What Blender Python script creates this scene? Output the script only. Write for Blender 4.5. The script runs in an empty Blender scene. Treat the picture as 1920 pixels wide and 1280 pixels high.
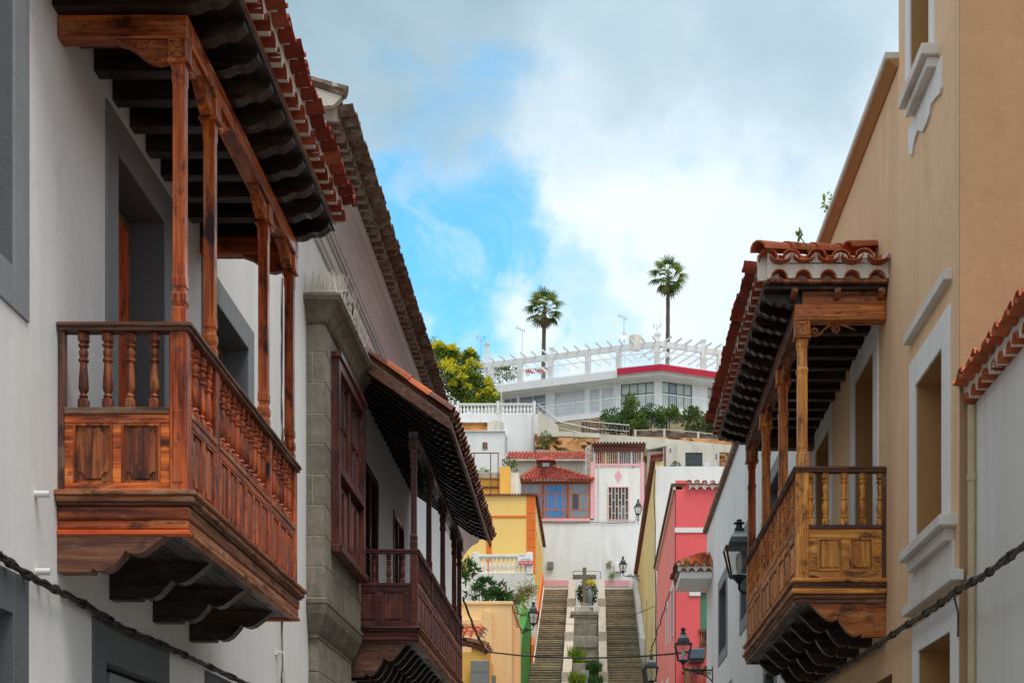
import bpy, bmesh, math, random
from mathutils import Vector, Matrix, Euler
random.seed(11)
sc = bpy.context.scene
COL = sc.collection
R = math.radians

# ------------------------------------------------------------------ camera
F, VX, HY, EYE = 2900.0, 1112.0, 1595.0, 1.6      # focal length and vanishing point, in pixels of the 1920 wide photograph
cam_data = bpy.data.cameras.new('camera')
cam = bpy.data.objects.new('camera', cam_data)
COL.objects.link(cam)
cam.location = (0, 0, EYE)
cam.rotation_euler = (R(90), 0, 0)
cam_data.sensor_width = 36.0
cam_data.lens = 36.0 * F / 1920.0
cam_data.shift_x = -(VX - 960.0) / 1920.0
cam_data.shift_y = (HY - 640.0) / 1920.0
cam_data.clip_start = 0.1
cam_data.clip_end = 3000.0
sc.camera = cam

# ------------------------------------------------------------------ world: blue sky behind broken cloud
SUN_EL, SUN_AZ = 67.0, 142.0          # high, behind the camera and to the right (azimuth from +Y towards +X)
world = bpy.data.worlds.new('World')
sc.world = world
world.use_nodes = True
wt = world.node_tree
wt.nodes.clear()
wl = wt.links.new
w_out = wt.nodes.new('ShaderNodeOutputWorld')
w_sky = wt.nodes.new('ShaderNodeTexSky')
w_sky.sky_type = 'NISHITA'
w_sky.sun_disc = False
w_sky.sun_elevation = R(SUN_EL)
w_sky.sun_rotation = R(SUN_AZ)
w_sky.altitude = 300
w_sky.air_density = 1.0
w_sky.dust_density = 0.3
w_sky.ozone_density = 2.5
w_hs = wt.nodes.new('ShaderNodeHueSaturation')
w_hs.inputs['Hue'].default_value = 0.475
w_hs.inputs['Saturation'].default_value = 1.26
w_hs.inputs['Value'].default_value = 1.14
wl(w_sky.outputs[0], w_hs.inputs['Color'])
w_bg = wt.nodes.new('ShaderNodeBackground')
w_bg.inputs['Strength'].default_value = 0.12
wl(w_hs.outputs[0], w_bg.inputs['Color'])
w_tc = wt.nodes.new('ShaderNodeTexCoord')


def wnoise(scale, detail, rough, off, dist=0.0, sc3=(1, 1, 1)):
    mp = wt.nodes.new('ShaderNodeMapping')
    mp.inputs['Location'].default_value = off
    mp.inputs['Scale'].default_value = sc3
    wl(w_tc.outputs['Generated'], mp.inputs['Vector'])
    n = wt.nodes.new('ShaderNodeTexNoise')
    n.inputs['Scale'].default_value = scale
    n.inputs['Detail'].default_value = detail
    n.inputs['Roughness'].default_value = rough
    n.inputs['Distortion'].default_value = dist
    wl(mp.outputs[0], n.inputs['Vector'])
    return n.outputs['Fac']


def wmath(op, a, b=None, c=None, clamp=False):
    m = wt.nodes.new('ShaderNodeMath')
    m.operation = op
    m.use_clamp = clamp
    for i, x in enumerate((a, b, c)):
        if x is None:
            continue
        if isinstance(x, (int, float)):
            m.inputs[i].default_value = x
        else:
            wl(x, m.inputs[i])
    return m.outputs[0]


def wrange(x, a, b, c=0.0, d=1.0):
    m = wt.nodes.new('ShaderNodeMapRange')
    m.interpolation_type = 'SMOOTHSTEP'
    for i, v in enumerate((a, b, c, d)):
        m.inputs[i + 1].default_value = v
    wl(x, m.inputs[0])
    return m.outputs[0]


# the direction, ruffled by noise so that the cloud edges are ragged
w_rn = wt.nodes.new('ShaderNodeTexNoise')
w_rn.inputs['Scale'].default_value = 6.5
w_rn.inputs['Detail'].default_value = 7
w_rn.inputs['Roughness'].default_value = 0.55
wl(w_tc.outputs['Generated'], w_rn.inputs['Vector'])
w_sub = wt.nodes.new('ShaderNodeVectorMath')
w_sub.operation = 'SUBTRACT'
w_sub.inputs[1].default_value = (0.5, 0.5, 0.5)
wl(w_rn.outputs['Color'], w_sub.inputs[0])
w_ma = wt.nodes.new('ShaderNodeVectorMath')
w_ma.operation = 'MULTIPLY_ADD'
w_ma.inputs[1].default_value = (0.30, 0.30, 0.30)
wl(w_sub.outputs[0], w_ma.inputs[0])
wl(w_tc.outputs['Generated'], w_ma.inputs[2])
w_nm = wt.nodes.new('ShaderNodeVectorMath')
w_nm.operation = 'NORMALIZE'
wl(w_ma.outputs[0], w_nm.inputs[0])


def wgap(px, py, inner, outer):
    """1 in the direction of a hole in the cloud, fading to 0 at the angle `outer` (degrees)"""
    d = Vector(((px - VX) / F, 1.0, (HY - py) / F)).normalized()
    vm = wt.nodes.new('ShaderNodeVectorMath')
    vm.operation = 'DOT_PRODUCT'
    vm.inputs[1].default_value = d
    wl(w_nm.outputs[0], vm.inputs[0])
    return wrange(vm.outputs['Value'], math.cos(R(outer)), math.cos(R(inner)))


n_fine = wnoise(9.0, 9, 0.60, (7.3, 2.4, 5.1), 0.35, (1, 1, 1.5))
n_big = wnoise(2.3, 3, 0.5, (0.9, 2.2, 0.3), 0.2)
gap = wmath('MAXIMUM', wgap(885, 485, 0.8, 5.1), wgap(870, 585, 0.6, 4.6))
gap = wmath('MAXIMUM', gap, wmath('MULTIPLY', wgap(965, 540, 0.3, 3.0), 0.85))
gap = wmath('MAXIMUM', gap, wmath('MULTIPLY', wgap(1105, 590, 0.1, 2.6), 0.50))
gap = wmath('MAXIMUM', gap, wmath('MULTIPLY', wgap(1370, 285, 0.1, 4.6), 0.46))
gap = wmath('MAXIMUM', gap, wmath('MULTIPLY', wgap(850, 250, 0.1, 3.2), 0.42))
cover = wmath('ADD', n_fine, wmath('MULTIPLY', wmath('SUBTRACT', n_big, 0.5), 0.30))
cover = wmath('SUBTRACT', wmath('ADD', cover, 0.34), wmath('MULTIPLY', gap, 0.66))
cover = wrange(cover, 0.08, 0.74)
n_wisp = wnoise(13.0, 9, 0.66, (2.2, 8.1, 0.6), 0.9, (1, 1, 1.3))
cover = wmath('MAXIMUM', cover, wmath('MULTIPLY', wrange(n_wisp, 0.40, 0.78), 0.75))
# cloud brightness: thick grey parts and thin white ones, greyer overhead
n_shade = wnoise(3.4, 5, 0.55, (5.2, 1.3, 4.4), 0.3)
# a bank of thicker grey cloud across the upper part of the view
bank = wmath('MAXIMUM', wgap(640, -40, 2.0, 11.0), wmath('MULTIPLY', wgap(1500, -60, 2.0, 9.0), 0.8))
bank = wmath('MAXIMUM', bank, wmath('MULTIPLY', wgap(1050, -80, 1.0, 9.0), 0.75))
shade = wmath('ADD', wmath('MULTIPLY', n_shade, 0.80), wmath('MULTIPLY', bank, 0.50))
w_ramp = wt.nodes.new('ShaderNodeValToRGB')
w_ramp.color_ramp.elements[0].position = 0.34
w_ramp.color_ramp.elements[0].color = (0.745, 0.83, 0.89, 1)
w_ramp.color_ramp.elements[1].position = 0.98
w_ramp.color_ramp.elements[1].color = (0.25, 0.375, 0.455, 1)
e = w_ramp.color_ramp.elements.new(0.62)
e.color = (0.58, 0.70, 0.78, 1)
wl(shade, w_ramp.inputs[0])
w_cloud = wt.nodes.new('ShaderNodeBackground')
w_cloud.inputs['Strength'].default_value = 0.585
wl(w_ramp.outputs[0], w_cloud.inputs['Color'])
w_mix = wt.nodes.new('ShaderNodeMixShader')
wl(cover, w_mix.inputs[0])
wl(w_bg.outputs[0], w_mix.inputs[1])
wl(w_cloud.outputs[0], w_mix.inputs[2])
wl(w_mix.outputs[0], w_out.inputs[0])

# ------------------------------------------------------------------ sun (soft, through thin cloud) and exposure
sun_data = bpy.data.lights.new('sun', 'SUN')
sun_data.energy = 1.35
sun_data.angle = R(28)
sun_data.color = (1.0, 0.95, 0.87)
sun = bpy.data.objects.new('sun', sun_data)
COL.objects.link(sun)
sun_dir = Vector((math.sin(R(SUN_AZ)) * math.cos(R(SUN_EL)), math.cos(R(SUN_AZ)) * math.cos(R(SUN_EL)), math.sin(R(SUN_EL))))
sun.rotation_euler = sun_dir.to_track_quat('Z', 'Y').to_euler()
sun.location = (0, 0, 60)
sc.view_settings.view_transform = 'Standard'
sc.view_settings.look = 'None'
sc.view_settings.exposure = 1.12
sc.view_settings.gamma = 1.0
sc.view_settings.use_curve_mapping = False
sc.cycles.max_bounces = 6
sc.cycles.diffuse_bounces = 4
sc.cycles.transparent_max_bounces = 8


# ------------------------------------------------------------------ helpers
def P(px, py, Y):
    """the point that the photograph shows at pixel (px, py), at the distance Y down the street"""
    return Vector(((px - VX) * Y / F, Y, EYE + (HY - py) * Y / F))


def wy(px, X):
    """distance at which the plane x = X passes pixel column px"""
    return F * X / (px - VX)


def wz(py, Y):
    return EYE + (HY - py) * Y / F


class MB:
    def __init__(s):
        s.v, s.f = [], []

    def add(s, vs, fs):
        o = len(s.v)
        s.v += [Vector(p) for p in vs]
        s.f += [tuple(i + o for i in f) for f in fs]
        return s

    def box(s, x0, x1, y0, y1, z0, z1, c=0.0):
        x0, x1 = min(x0, x1), max(x0, x1)
        y0, y1 = min(y0, y1), max(y0, y1)
        z0, z1 = min(z0, z1), max(z0, z1)
        return s.obox(((x0 + x1) / 2, (y0 + y1) / 2, (z0 + z1) / 2), ((x1 - x0) / 2, (y1 - y0) / 2, (z1 - z0) / 2), None, c)

    def obox(s, ctr, h, rot=None, c=0.0):
        ctr = Vector(ctr)
        hx, hy, hz = h
        c = min(c, 0.45 * min(h))
        vs, fs = [], []
        if c <= 0:
            for sx in (-1, 1):
                for sy in (-1, 1):
                    for sz in (-1, 1):
                        vs.append(Vector((sx * hx, sy * hy, sz * hz)))
            fs = [(0, 1, 3, 2), (4, 6, 7, 5), (0, 4, 5, 1), (2, 3, 7, 6), (0, 2, 6, 4), (1, 5, 7, 3)]
        else:
            idx = {}
            for sx in (-1, 1):
                for sy in (-1, 1):
                    for sz in (-1, 1):
                        for a in range(3):
                            q = [hx - c, hy - c, hz - c]
                            q[a] += c
                            idx[(sx, sy, sz, a)] = len(vs)
                            vs.append(Vector((sx * q[0], sy * q[1], sz * q[2])))
            for a in range(3):
                b, d = (a + 1) % 3, (a + 2) % 3
                for sg in (-1, 1):
                    loop = []
                    for sb, sd in ((-1, -1), (1, -1), (1, 1), (-1, 1)):
                        k = [0, 0, 0]
                        k[a], k[b], k[d] = sg, sb, sd
                        loop.append(idx[(k[0], k[1], k[2], a)])
                    fs.append(tuple(loop))
                for sb in (-1, 1):
                    for sd in (-1, 1):
                        k0 = [0, 0, 0]
                        k1 = [0, 0, 0]
                        k0[a], k0[b], k0[d] = -1, sb, sd
                        k1[a], k1[b], k1[d] = 1, sb, sd
                        fs.append((idx[(*k0, b)], idx[(*k1, b)], idx[(*k1, d)], idx[(*k0, d)]))
            for sx in (-1, 1):
                for sy in (-1, 1):
                    for sz in (-1, 1):
                        fs.append(tuple(idx[(sx, sy, sz, a)] for a in range(3)))
        if rot is not None:
            vs = [rot @ p for p in vs]
        return s.add([p + ctr for p in vs], fs)

    def beam(s, p0, p1, w, h, c=0.0, up=(0, 0, 1)):
        p0, p1 = Vector(p0), Vector(p1)
        d = p1 - p0
        L = d.length
        d = d / L
        x = d.cross(Vector(up))
        if x.length < 1e-5:
            x = d.cross(Vector((0, 1, 0)))
        x.normalize()
        z = x.cross(d)
        m = Matrix((x, d, z)).transposed()
        return s.obox((p0 + p1) / 2, (w / 2, L / 2, h / 2), m, c)

    def tube(s, pts, r, n=8, cap=True):
        pts = [Vector(p) for p in pts]
        k = len(pts)
        rs = r if isinstance(r, (list, tuple)) else [r] * k
        t0 = (pts[1] - pts[0]).normalized()
        ref = Vector((0, 0, 1)) if abs(t0.z) < 0.9 else Vector((1, 0, 0))
        a = t0.cross(ref).normalized()
        o = len(s.v)
        for i, p in enumerate(pts):
            t = (pts[min(i + 1, k - 1)] - pts[max(i - 1, 0)])
            if t.length < 1e-9:
                t = t0
            t.normalize()
            a = (a - t * a.dot(t))
            if a.length < 1e-6:
                a = t.cross(Vector((0.3, 0.5, 0.8)))
            a.normalize()
            b = t.cross(a)
            for j in range(n):
                an = 2 * math.pi * j / n
                s.v.append(p + (a * math.cos(an) + b * math.sin(an)) * rs[i])
        for i in range(k - 1):
            for j in range(n):
                j2 = (j + 1) % n
                s.f.append((o + i * n + j, o + i * n + j2, o + (i + 1) * n + j2, o + (i + 1) * n + j))
        if cap:
            s.f.append(tuple(o + j for j in range(n))[::-1])
            s.f.append(tuple(o + (k - 1) * n + j for j in range(n)))
        return s

    def lathe(s, prof, ctr=(0, 0, 0), n=10, rot=0.0, sx=1.0, sy=1.0):
        """prof: list of (radius, z)"""
        ctr = Vector(ctr)
        o = len(s.v)
        for r, z in prof:
            for j in range(n):
                an = 2 * math.pi * j / n + rot
                s.v.append(ctr + Vector((math.cos(an) * r * sx, math.sin(an) * r * sy, z)))
        for i in range(len(prof) - 1):
            for j in range(n):
                j2 = (j + 1) % n
                s.f.append((o + i * n + j, o + i * n + j2, o + (i + 1) * n + j2, o + (i + 1) * n + j))
        s.f.append(tuple(o + j for j in range(n))[::-1])
        s.f.append(tuple(o + (len(prof) - 1) * n + j for j in range(n)))
        return s

    def prism(s, poly, ext):
        """poly: closed loop of 3D points, ext: extrusion vector"""
        poly = [Vector(p) for p in poly]
        ext = Vector(ext)
        n = len(poly)
        vs = poly + [p + ext for p in poly]
        fs = [tuple(range(n))[::-1], tuple(range(n, 2 * n))]
        for i in range(n):
            j = (i + 1) % n
            fs.append((i, j, n + j, n + i))
        return s.add(vs, fs)

    def quad(s, a, b, c, d):
        return s.add([a, b, c, d], [(0, 1, 2, 3)])

    def wall(s, mp, u0, u1, v0, v1, holes=(), th=0.3, back=True):
        """slab with rectangular openings; mp(u, v, depth) -> world"""
        us = sorted(set([u0, u1] + [x for h in holes for x in h[:2] if u0 < x < u1]))
        vs = sorted(set([v0, v1] + [x for h in holes for x in h[2:4] if v0 < x < v1]))
        for i in range(len(us) - 1):
            for j in range(len(vs) - 1):
                cu, cv = (us[i] + us[i + 1]) / 2, (vs[j] + vs[j + 1]) / 2
                if any(h[0] < cu < h[1] and h[2] < cv < h[3] for h in holes):
                    continue
                for w in ((0, th) if back else (0,)):
                    s.quad(mp(us[i], vs[j], w), mp(us[i + 1], vs[j], w), mp(us[i + 1], vs[j + 1], w), mp(us[i], vs[j + 1], w))
        for (a, b, c, d) in [tuple(h[:4]) for h in holes] + [(u0, u1, v0, v1)]:
            s.quad(mp(a, c, 0), mp(a, d, 0), mp(a, d, th), mp(a, c, th))
            s.quad(mp(b, c, 0), mp(b, d, 0), mp(b, d, th), mp(b, c, th))
            s.quad(mp(a, c, 0), mp(b, c, 0), mp(b, c, th), mp(a, c, th))
            s.quad(mp(a, d, 0), mp(b, d, 0), mp(b, d, th), mp(a, d, th))
        return s

    def mesh(s, name, smooth=False, origin=None, weld=True):
        xs = [p.x for p in s.v]
        ys = [p.y for p in s.v]
        zs = [p.z for p in s.v]
        if origin is None:
            origin = Vector(((min(xs) + max(xs)) / 2, (min(ys) + max(ys)) / 2, (min(zs) + max(zs)) / 2))
        origin = Vector(origin)
        me = bpy.data.meshes.new(name)
        me.from_pydata([tuple(p - origin) for p in s.v], [], s.f)
        if len(s.f) < 60000:
            bm = bmesh.new()
            bm.from_mesh(me)
            if weld:
                bmesh.ops.remove_doubles(bm, verts=bm.verts, dist=1e-5)
            bmesh.ops.recalc_face_normals(bm, faces=bm.faces)
            bm.to_mesh(me)
            bm.free()
        if smooth:
            me.shade_smooth()
            me.set_sharp_from_angle(angle=R(42))
        ext = (max(xs) - min(xs), max(ys) - min(ys), max(zs) - min(zs))
        return me, origin, ext

    def build(s, name, mat, parent=None, smooth=False, weld=True, **props):
        me, o, ext = s.mesh(name, smooth, None, weld)
        if isinstance(mat, dict):
            mat = mat['xyz'[ext.index(max(ext))]]
        me.materials.append(mat)
        return link(bpy.data.objects.new(name, me), o, parent, props)


WLOC = {}


def link(ob, loc, parent, props=None, rot=None):
    COL.objects.link(ob)
    loc = Vector(loc)
    WLOC[ob.name] = loc
    if parent is not None:
        ob.parent = parent
        ob.location = loc - WLOC[parent.name]
    else:
        ob.location = loc
    if rot is not None:
        ob.rotation_euler = rot
    for k, v in (props or {}).items():
        ob[k] = v
    return ob


def thing(name, loc, label, category, group=None):
    e = bpy.data.objects.new(name, None)
    e.empty_display_size = 0.2
    link(e, loc, None)
    e['label'] = label
    e['category'] = category
    if group:
        e['group'] = group
    return e


def tag(ob, label, category, group=None):
    ob['label'] = label
    ob['category'] = category
    if group:
        ob['group'] = group
    return ob


def inst(me, name, loc, parent, rot=(0, 0, 0), scale=None):
    ob = bpy.data.objects.new(name, me)
    link(ob, loc, parent, None, rot)
    if scale is not None:
        ob.scale = scale
    return ob


def LEFT(X):
    return lambda u, v, w: Vector((X - w, u, v))


def RIGHT(X):
    return lambda u, v, w: Vector((X + w, u, v))


def FRONT(Y):
    return lambda u, v, w: Vector((u, Y + w, v))


# ------------------------------------------------------------------ materials
class NT:
    def __init__(s, name):
        s.m = bpy.data.materials.new(name)
        s.m.use_nodes = True
        s.t = s.m.node_tree
        s.t.nodes.clear()
        s.out = s.t.nodes.new('ShaderNodeOutputMaterial')
        s.b = s.t.nodes.new('ShaderNodeBsdfPrincipled')
        s.t.links.new(s.b.outputs[0], s.out.inputs[0])

    def n(s, typ, **kw):
        nd = s.t.nodes.new(typ)
        for k, v in kw.items():
            setattr(nd, k, v)
        return nd

    def put(s, sock, x):
        if isinstance(x, (int, float)):
            sock.default_value = x
        elif isinstance(x, tuple):
            sock.default_value = (*x, 1.0) if len(x) == 3 and sock.type == 'RGBA' else x
        else:
            s.t.links.new(x, sock)

    def pos(s, scale=(1, 1, 1), obj=False):
        if obj:
            src = s.n('ShaderNodeTexCoord').outputs['Object']
            rnd = s.n('ShaderNodeObjectInfo').outputs['Random']
            ad = s.n('ShaderNodeVectorMath', operation='ADD')
            ml = s.n('ShaderNodeMath', operation='MULTIPLY')
            s.put(ml.inputs[0], rnd)
            ml.inputs[1].default_value = 43.0
            cb = s.n('ShaderNodeCombineXYZ')
            for i in range(3):
                s.put(cb.inputs[i], ml.outputs[0])
            s.put(ad.inputs[0], src)
            s.put(ad.inputs[1], cb.outputs[0])
            src = ad.outputs[0]
        else:
            src = s.n('ShaderNodeNewGeometry').outputs['Position']
        mp = s.n('ShaderNodeMapping')
        s.put(mp.inputs['Vector'], src)
        mp.inputs['Scale'].default_value = scale
        return mp.outputs[0]

    def noise(s, vec, scale, detail=4.0, rough=0.55, dist=0.0):
        nd = s.n('ShaderNodeTexNoise')
        s.put(nd.inputs['Vector'], vec)
        nd.inputs['Scale'].default_value = scale
        nd.inputs['Detail'].default_value = detail
        nd.inputs['Roughness'].default_value = rough
        nd.inputs['Distortion'].default_value = dist
        return nd.outputs['Fac']

    def ramp(s, fac, stops):
        nd = s.n('ShaderNodeValToRGB')
        cr = nd.color_ramp
        for i, (p, c) in enumerate(stops):
            el = cr.elements[i] if i < 2 else cr.elements.new(p)
            el.position = p
            el.color = (*c, 1.0) if isinstance(c, tuple) else (c, c, c, 1.0)
        s.put(nd.inputs[0], fac)
        return nd.outputs[0]

    def mix(s, fac, a, b, blend='MIX'):
        nd = s.n('ShaderNodeMix', data_type='RGBA', blend_type=blend)
        s.put(nd.inputs[0], fac)
        s.put(nd.inputs[6], a)
        s.put(nd.inputs[7], b)
        return nd.outputs[2]

    def math(s, op, a, b=0.0, clamp=False):
        nd = s.n('ShaderNodeMath', operation=op, use_clamp=clamp)
        s.put(nd.inputs[0], a)
        s.put(nd.inputs[1], b)
        return nd.outputs[0]

    def bump(s, h, strength=0.3, dist=0.02):
        nd = s.n('ShaderNodeBump')
        nd.inputs['Strength'].default_value = strength
        nd.inputs['Distance'].default_value = dist
        s.put(nd.inputs['Height'], h)
        s.t.links.new(nd.outputs[0], s.b.inputs['Normal'])

    def fin(s, color, rough=0.8, spec=0.3, metal=0.0):
        s.put(s.b.inputs['Base Color'], color)
        s.put(s.b.inputs['Roughness'], rough)
        s.b.inputs['Specular IOR Level'].default_value = spec
        s.b.inputs['Metallic'].default_value = metal
        return s.m


def mul(c, k):
    return tuple(max(0.0, min(1.0, x * k)) for x in c)


def plaster(name, col, stain=(0.30, 0.27, 0.23), amount=0.3, var=0.10, bump=0.25, streak=(2.2, 2.2, 0.28), peel=None, rough=0.88, spec=0.2):
    t = NT(name)
    p = t.pos()
    big = t.noise(p, 0.55, 4, 0.6)
    fine = t.noise(p, 9.0, 6, 0.65)
    c = t.mix(t.ramp(big, [(0.3, 0.0), (0.7, 1.0)]), mul(col, 1.0 - var), mul(col, 1.0 + var * 0.5))
    c = t.mix(t.ramp(fine, [(0.35, 0.0), (0.75, 1.0)]), c, t.mix(0.5, c, mul(col, 1.0 - 1.4 * var)))
    st = t.noise(t.pos(streak), 1.0, 7, 0.68, 0.4)
    st = t.math('MULTIPLY', t.ramp(st, [(0.47, 0.0), (0.76, 1.0)]), t.ramp(big, [(0.35, 0.25), (0.65, 1.0)]))
    c = t.mix(t.math('MULTIPLY', st, amount), c, stain)
    if peel:
        pk, pc, pa = peel
        pn = t.noise(p, pk, 8, 0.72)
        c = t.mix(t.ramp(pn, [(pa, 0.0), (pa + 0.03, 1.0)]), c, pc)
    # hairline cracks and small scuffs, only here and there
    cr = t.math('ABSOLUTE', t.math('SUBTRACT', t.noise(p, 1.1, 9, 0.62, 0.8), 0.5))
    cr = t.math('MULTIPLY', t.ramp(cr, [(0.0, 1.0), (0.006, 0.0)]), t.ramp(t.noise(p, 0.35, 3, 0.5), [(0.52, 0.0), (0.62, 1.0)]))
    c = t.mix(t.math('MULTIPLY', cr, 0.15 + 0.3 * amount), c, stain)
    sp = t.noise(p, 21.0, 6, 0.7)
    c = t.mix(t.math('MULTIPLY', t.ramp(sp, [(0.68, 0.0), (0.74, 1.0)]), 0.5 * min(1.0, amount + 0.2)), c, stain)
    tiny = t.noise(p, 55.0, 3, 0.6)
    h = t.math('ADD', t.math('MULTIPLY', tiny, 0.25), t.math('MULTIPLY', t.noise(p, 3.0, 5, 0.6), 1.0))
    t.bump(h, bump, 0.03)
    return t.fin(c, rough, spec)


def wood(name, dark, mid, light, rough=0.42, worn=0.35, worncol=None, spec=0.45):
    """grain runs along the longest side of the piece"""
    out = {}
    for i, ax in enumerate('xyz'):
        t = NT(name + '_' + ax)

        def sc3(a, l):
            k = [a, a, a]
            k[i] = l
            return tuple(k)
        coarse = t.noise(t.pos(sc3(9.0, 0.7), obj=True), 1.0, 5, 0.6, 1.4)
        fine = t.noise(t.pos(sc3(58.0, 1.6), obj=True), 1.0, 5, 0.65, 0.6)
        g = t.math('ADD', t.math('MULTIPLY', coarse, 0.62), t.math('MULTIPLY', fine, 0.38))
        c = t.ramp(g, [(0.36, dark), (0.48, mid), (0.61, light)])
        # knots
        kn = t.noise(t.pos(sc3(5.5, 3.2), obj=True), 1.0, 1, 0.4, 0.0)
        c = t.mix(t.ramp(kn, [(0.70, 0.0), (0.76, 1.0)]), c, mul(dark, 0.6))
        # worn, sun-bleached streaks and old flaking varnish
        w = t.noise(t.pos(sc3(7.0, 2.0), obj=True), 1.0, 8, 0.72, 0.4)
        c = t.mix(t.math('MULTIPLY', t.ramp(w, [(0.54, 0.0), (0.62, 1.0)]), worn), c, worncol or light)
        d = t.noise(t.pos(sc3(6.0, 3.0), obj=True), 1.0, 8, 0.75, 0.2)
        c = t.mix(t.math('MULTIPLY', t.ramp(d, [(0.52, 0.0), (0.63, 1.0)]), 0.85), c, mul(dark, 0.4))
        ol = t.n('ShaderNodeObjectInfo').outputs['Random']
        c = t.mix(1.0, c, t.ramp(ol, [(0.0, 0.72), (1.0, 1.22)]), 'MULTIPLY')
        t.bump(t.math('ADD', g, t.math('MULTIPLY', w, 0.6)), 0.35, 0.008)
        rr = t.ramp(w, [(0.40, rough - 0.06), (0.62, min(1.0, rough + 0.32))])
        out[ax] = t.fin(c, rr, spec)
    return out


def clay(name, a, b, c3, lichen=(0.35, 0.34, 0.30), la=0.35, lcut=0.55):
    t = NT(name)
    ol = t.n('ShaderNodeObjectInfo').outputs['Random']
    isl = t.n('ShaderNodeNewGeometry').outputs['Random Per Island']
    rr = t.math('FRACT', t.math('ADD', ol, isl))
    c = t.ramp(rr, [(0.0, a), (0.5, b), (1.0, c3)])
    c = t.mix(1.0, c, t.ramp(t.math('FRACT', t.math('MULTIPLY', rr, 7.31)), [(0.0, 0.70), (1.0, 1.25)]), 'MULTIPLY')
    p = t.pos()
    nn = t.noise(p, 14.0, 6, 0.65)
    c = t.mix(t.ramp(nn, [(0.3, 0.0), (0.75, 0.6)]), c, mul(a, 0.55))
    l = t.noise(p, 6.5, 8, 0.75)
    c = t.mix(t.math('MULTIPLY', t.ramp(l, [(lcut, 0.0), (lcut + 0.10, 1.0)]), la), c, lichen)
    t.bump(nn, 0.3, 0.01)
    return t.fin(c, 0.8, 0.25)


def stone(name, a, b, speck=(0.5, 0.48, 0.42), sa=0.25, scale=7.0, rv=0.17):
    t = NT(name)
    p = t.pos()
    ol = t.n('ShaderNodeObjectInfo').outputs['Random']
    nn = t.noise(p, scale, 8, 0.7)
    c = t.ramp(nn, [(0.28, a), (0.72, b)])
    c = t.mix(1.0, c, t.ramp(ol, [(0.0, 1.0 - rv), (1.0, 1.0 + rv)]), 'MULTIPLY')
    s2 = t.noise(p, scale * 3.3, 4, 0.6)
    c = t.mix(t.math('MULTIPLY', t.ramp(s2, [(0.60, 0.0), (0.70, 1.0)]), sa), c, speck)
    st = t.noise(t.pos((3, 3, 0.5)), 1.0, 6, 0.7)
    c = t.mix(t.math('MULTIPLY', t.ramp(st, [(0.5, 0.0), (0.75, 1.0)]), 0.45), c, mul(a, 0.5))
    t.bump(t.noise(p, scale * 2, 8, 0.75), 0.5, 0.02)
    return t.fin(c, 0.9, 0.2)


def plain(name, col, rough=0.6, metal=0.0, var=0.15, spec=0.4, scale=12.0):
    t = NT(name)
    nn = t.noise(t.pos(), scale, 5, 0.6)
    c = t.mix(t.ramp(nn, [(0.3, 0.0), (0.75, 1.0)]), mul(col, 1 - var), mul(col, 1 + var * 0.6))
    t.bump(nn, 0.1, 0.005)
    return t.fin(c, rough, spec, metal)


def glass(name, col, rough=0.06, spec=0.8):
    t = NT(name)
    nn = t.noise(t.pos(), 1.3, 2, 0.5)
    c = t.mix(nn, mul(col, 0.6), mul(col, 1.3))
    t.bump(t.noise(t.pos(), 2.5, 2, 0.5), 0.03, 0.02)
    return t.fin(c, rough, spec)


def clear_glass(name):
    t = NT(name)
    tr = t.n('ShaderNodeBsdfTransparent')
    gl = t.n('ShaderNodeBsdfGlossy')
    gl.inputs['Roughness'].default_value = 0.05
    mx = t.n('ShaderNodeMixShader')
    fr = t.n('ShaderNodeFresnel')
    fr.inputs['IOR'].default_value = 1.5
    s = t.math('ADD', t.math('MULTIPLY', fr.outputs[0], 0.8), 0.06)
    t.put(mx.inputs[0], s)
    tr.inputs['Color'].default_value = (0.9, 0.92, 0.9, 1)
    t.t.links.new(tr.outputs[0], mx.inputs[1])
    t.t.links.new(gl.outputs[0], mx.inputs[2])
    t.t.links.new(mx.outputs[0], t.out.inputs[0])
    return t.m


def leaf(name, a, b, c3, trans=0.25):
    t = NT(name)
    isl = t.n('ShaderNodeNewGeometry').outputs['Random Per Island']
    big = t.noise(t.pos(), 0.9, 3, 0.6)
    r = t.math('ADD', t.math('MULTIPLY', isl, 0.6), t.math('MULTIPLY', big, 0.5))
    c = t.ramp(r, [(0.15, a), (0.5, b), (0.9, c3)])
    t.fin(c, 0.55, 0.35)
    tb = t.n('ShaderNodeBsdfTranslucent')
    t.put(tb.inputs['Color'], t.mix(1.0, c, (1.1, 1.2, 0.6), 'MULTIPLY'))
    mx = t.n('ShaderNodeMixShader')
    mx.inputs[0].default_value = trans
    t.t.links.new(t.b.outputs[0], mx.inputs[1])
    t.t.links.new(tb.outputs[0], mx.inputs[2])
    t.t.links.new(mx.outputs[0], t.out.inputs[0])
    return t.m


# plasters
M_white1 = plaster('plaster_white_near', (0.77, 0.76, 0.75), (0.44, 0.41, 0.38), 0.42, 0.07, 0.12)
M_white2 = plaster('plaster_white_second', (0.80, 0.80, 0.79), (0.42, 0.39, 0.36), 0.40, 0.06, 0.22)
M_white3 = plaster('plaster_white_far', (0.74, 0.74, 0.73), (0.42, 0.40, 0.36), 0.55, 0.06, 0.2)
M_whitew = plaster('plaster_white_weathered', (0.72, 0.70, 0.66), (0.22, 0.21, 0.19), 0.85, 0.10, 0.3, (1.5, 1.5, 0.35))
M_peel = plaster('plaster_white_peeling', (0.76, 0.75, 0.72), (0.36, 0.33, 0.28), 0.5, 0.07, 0.3, peel=(1.5, (0.30, 0.27, 0.22), 0.60))
M_hill = plaster('plaster_hill_house', (0.74, 0.745, 0.75), (0.42, 0.40, 0.37), 0.55, 0.05, 0.15)
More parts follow.
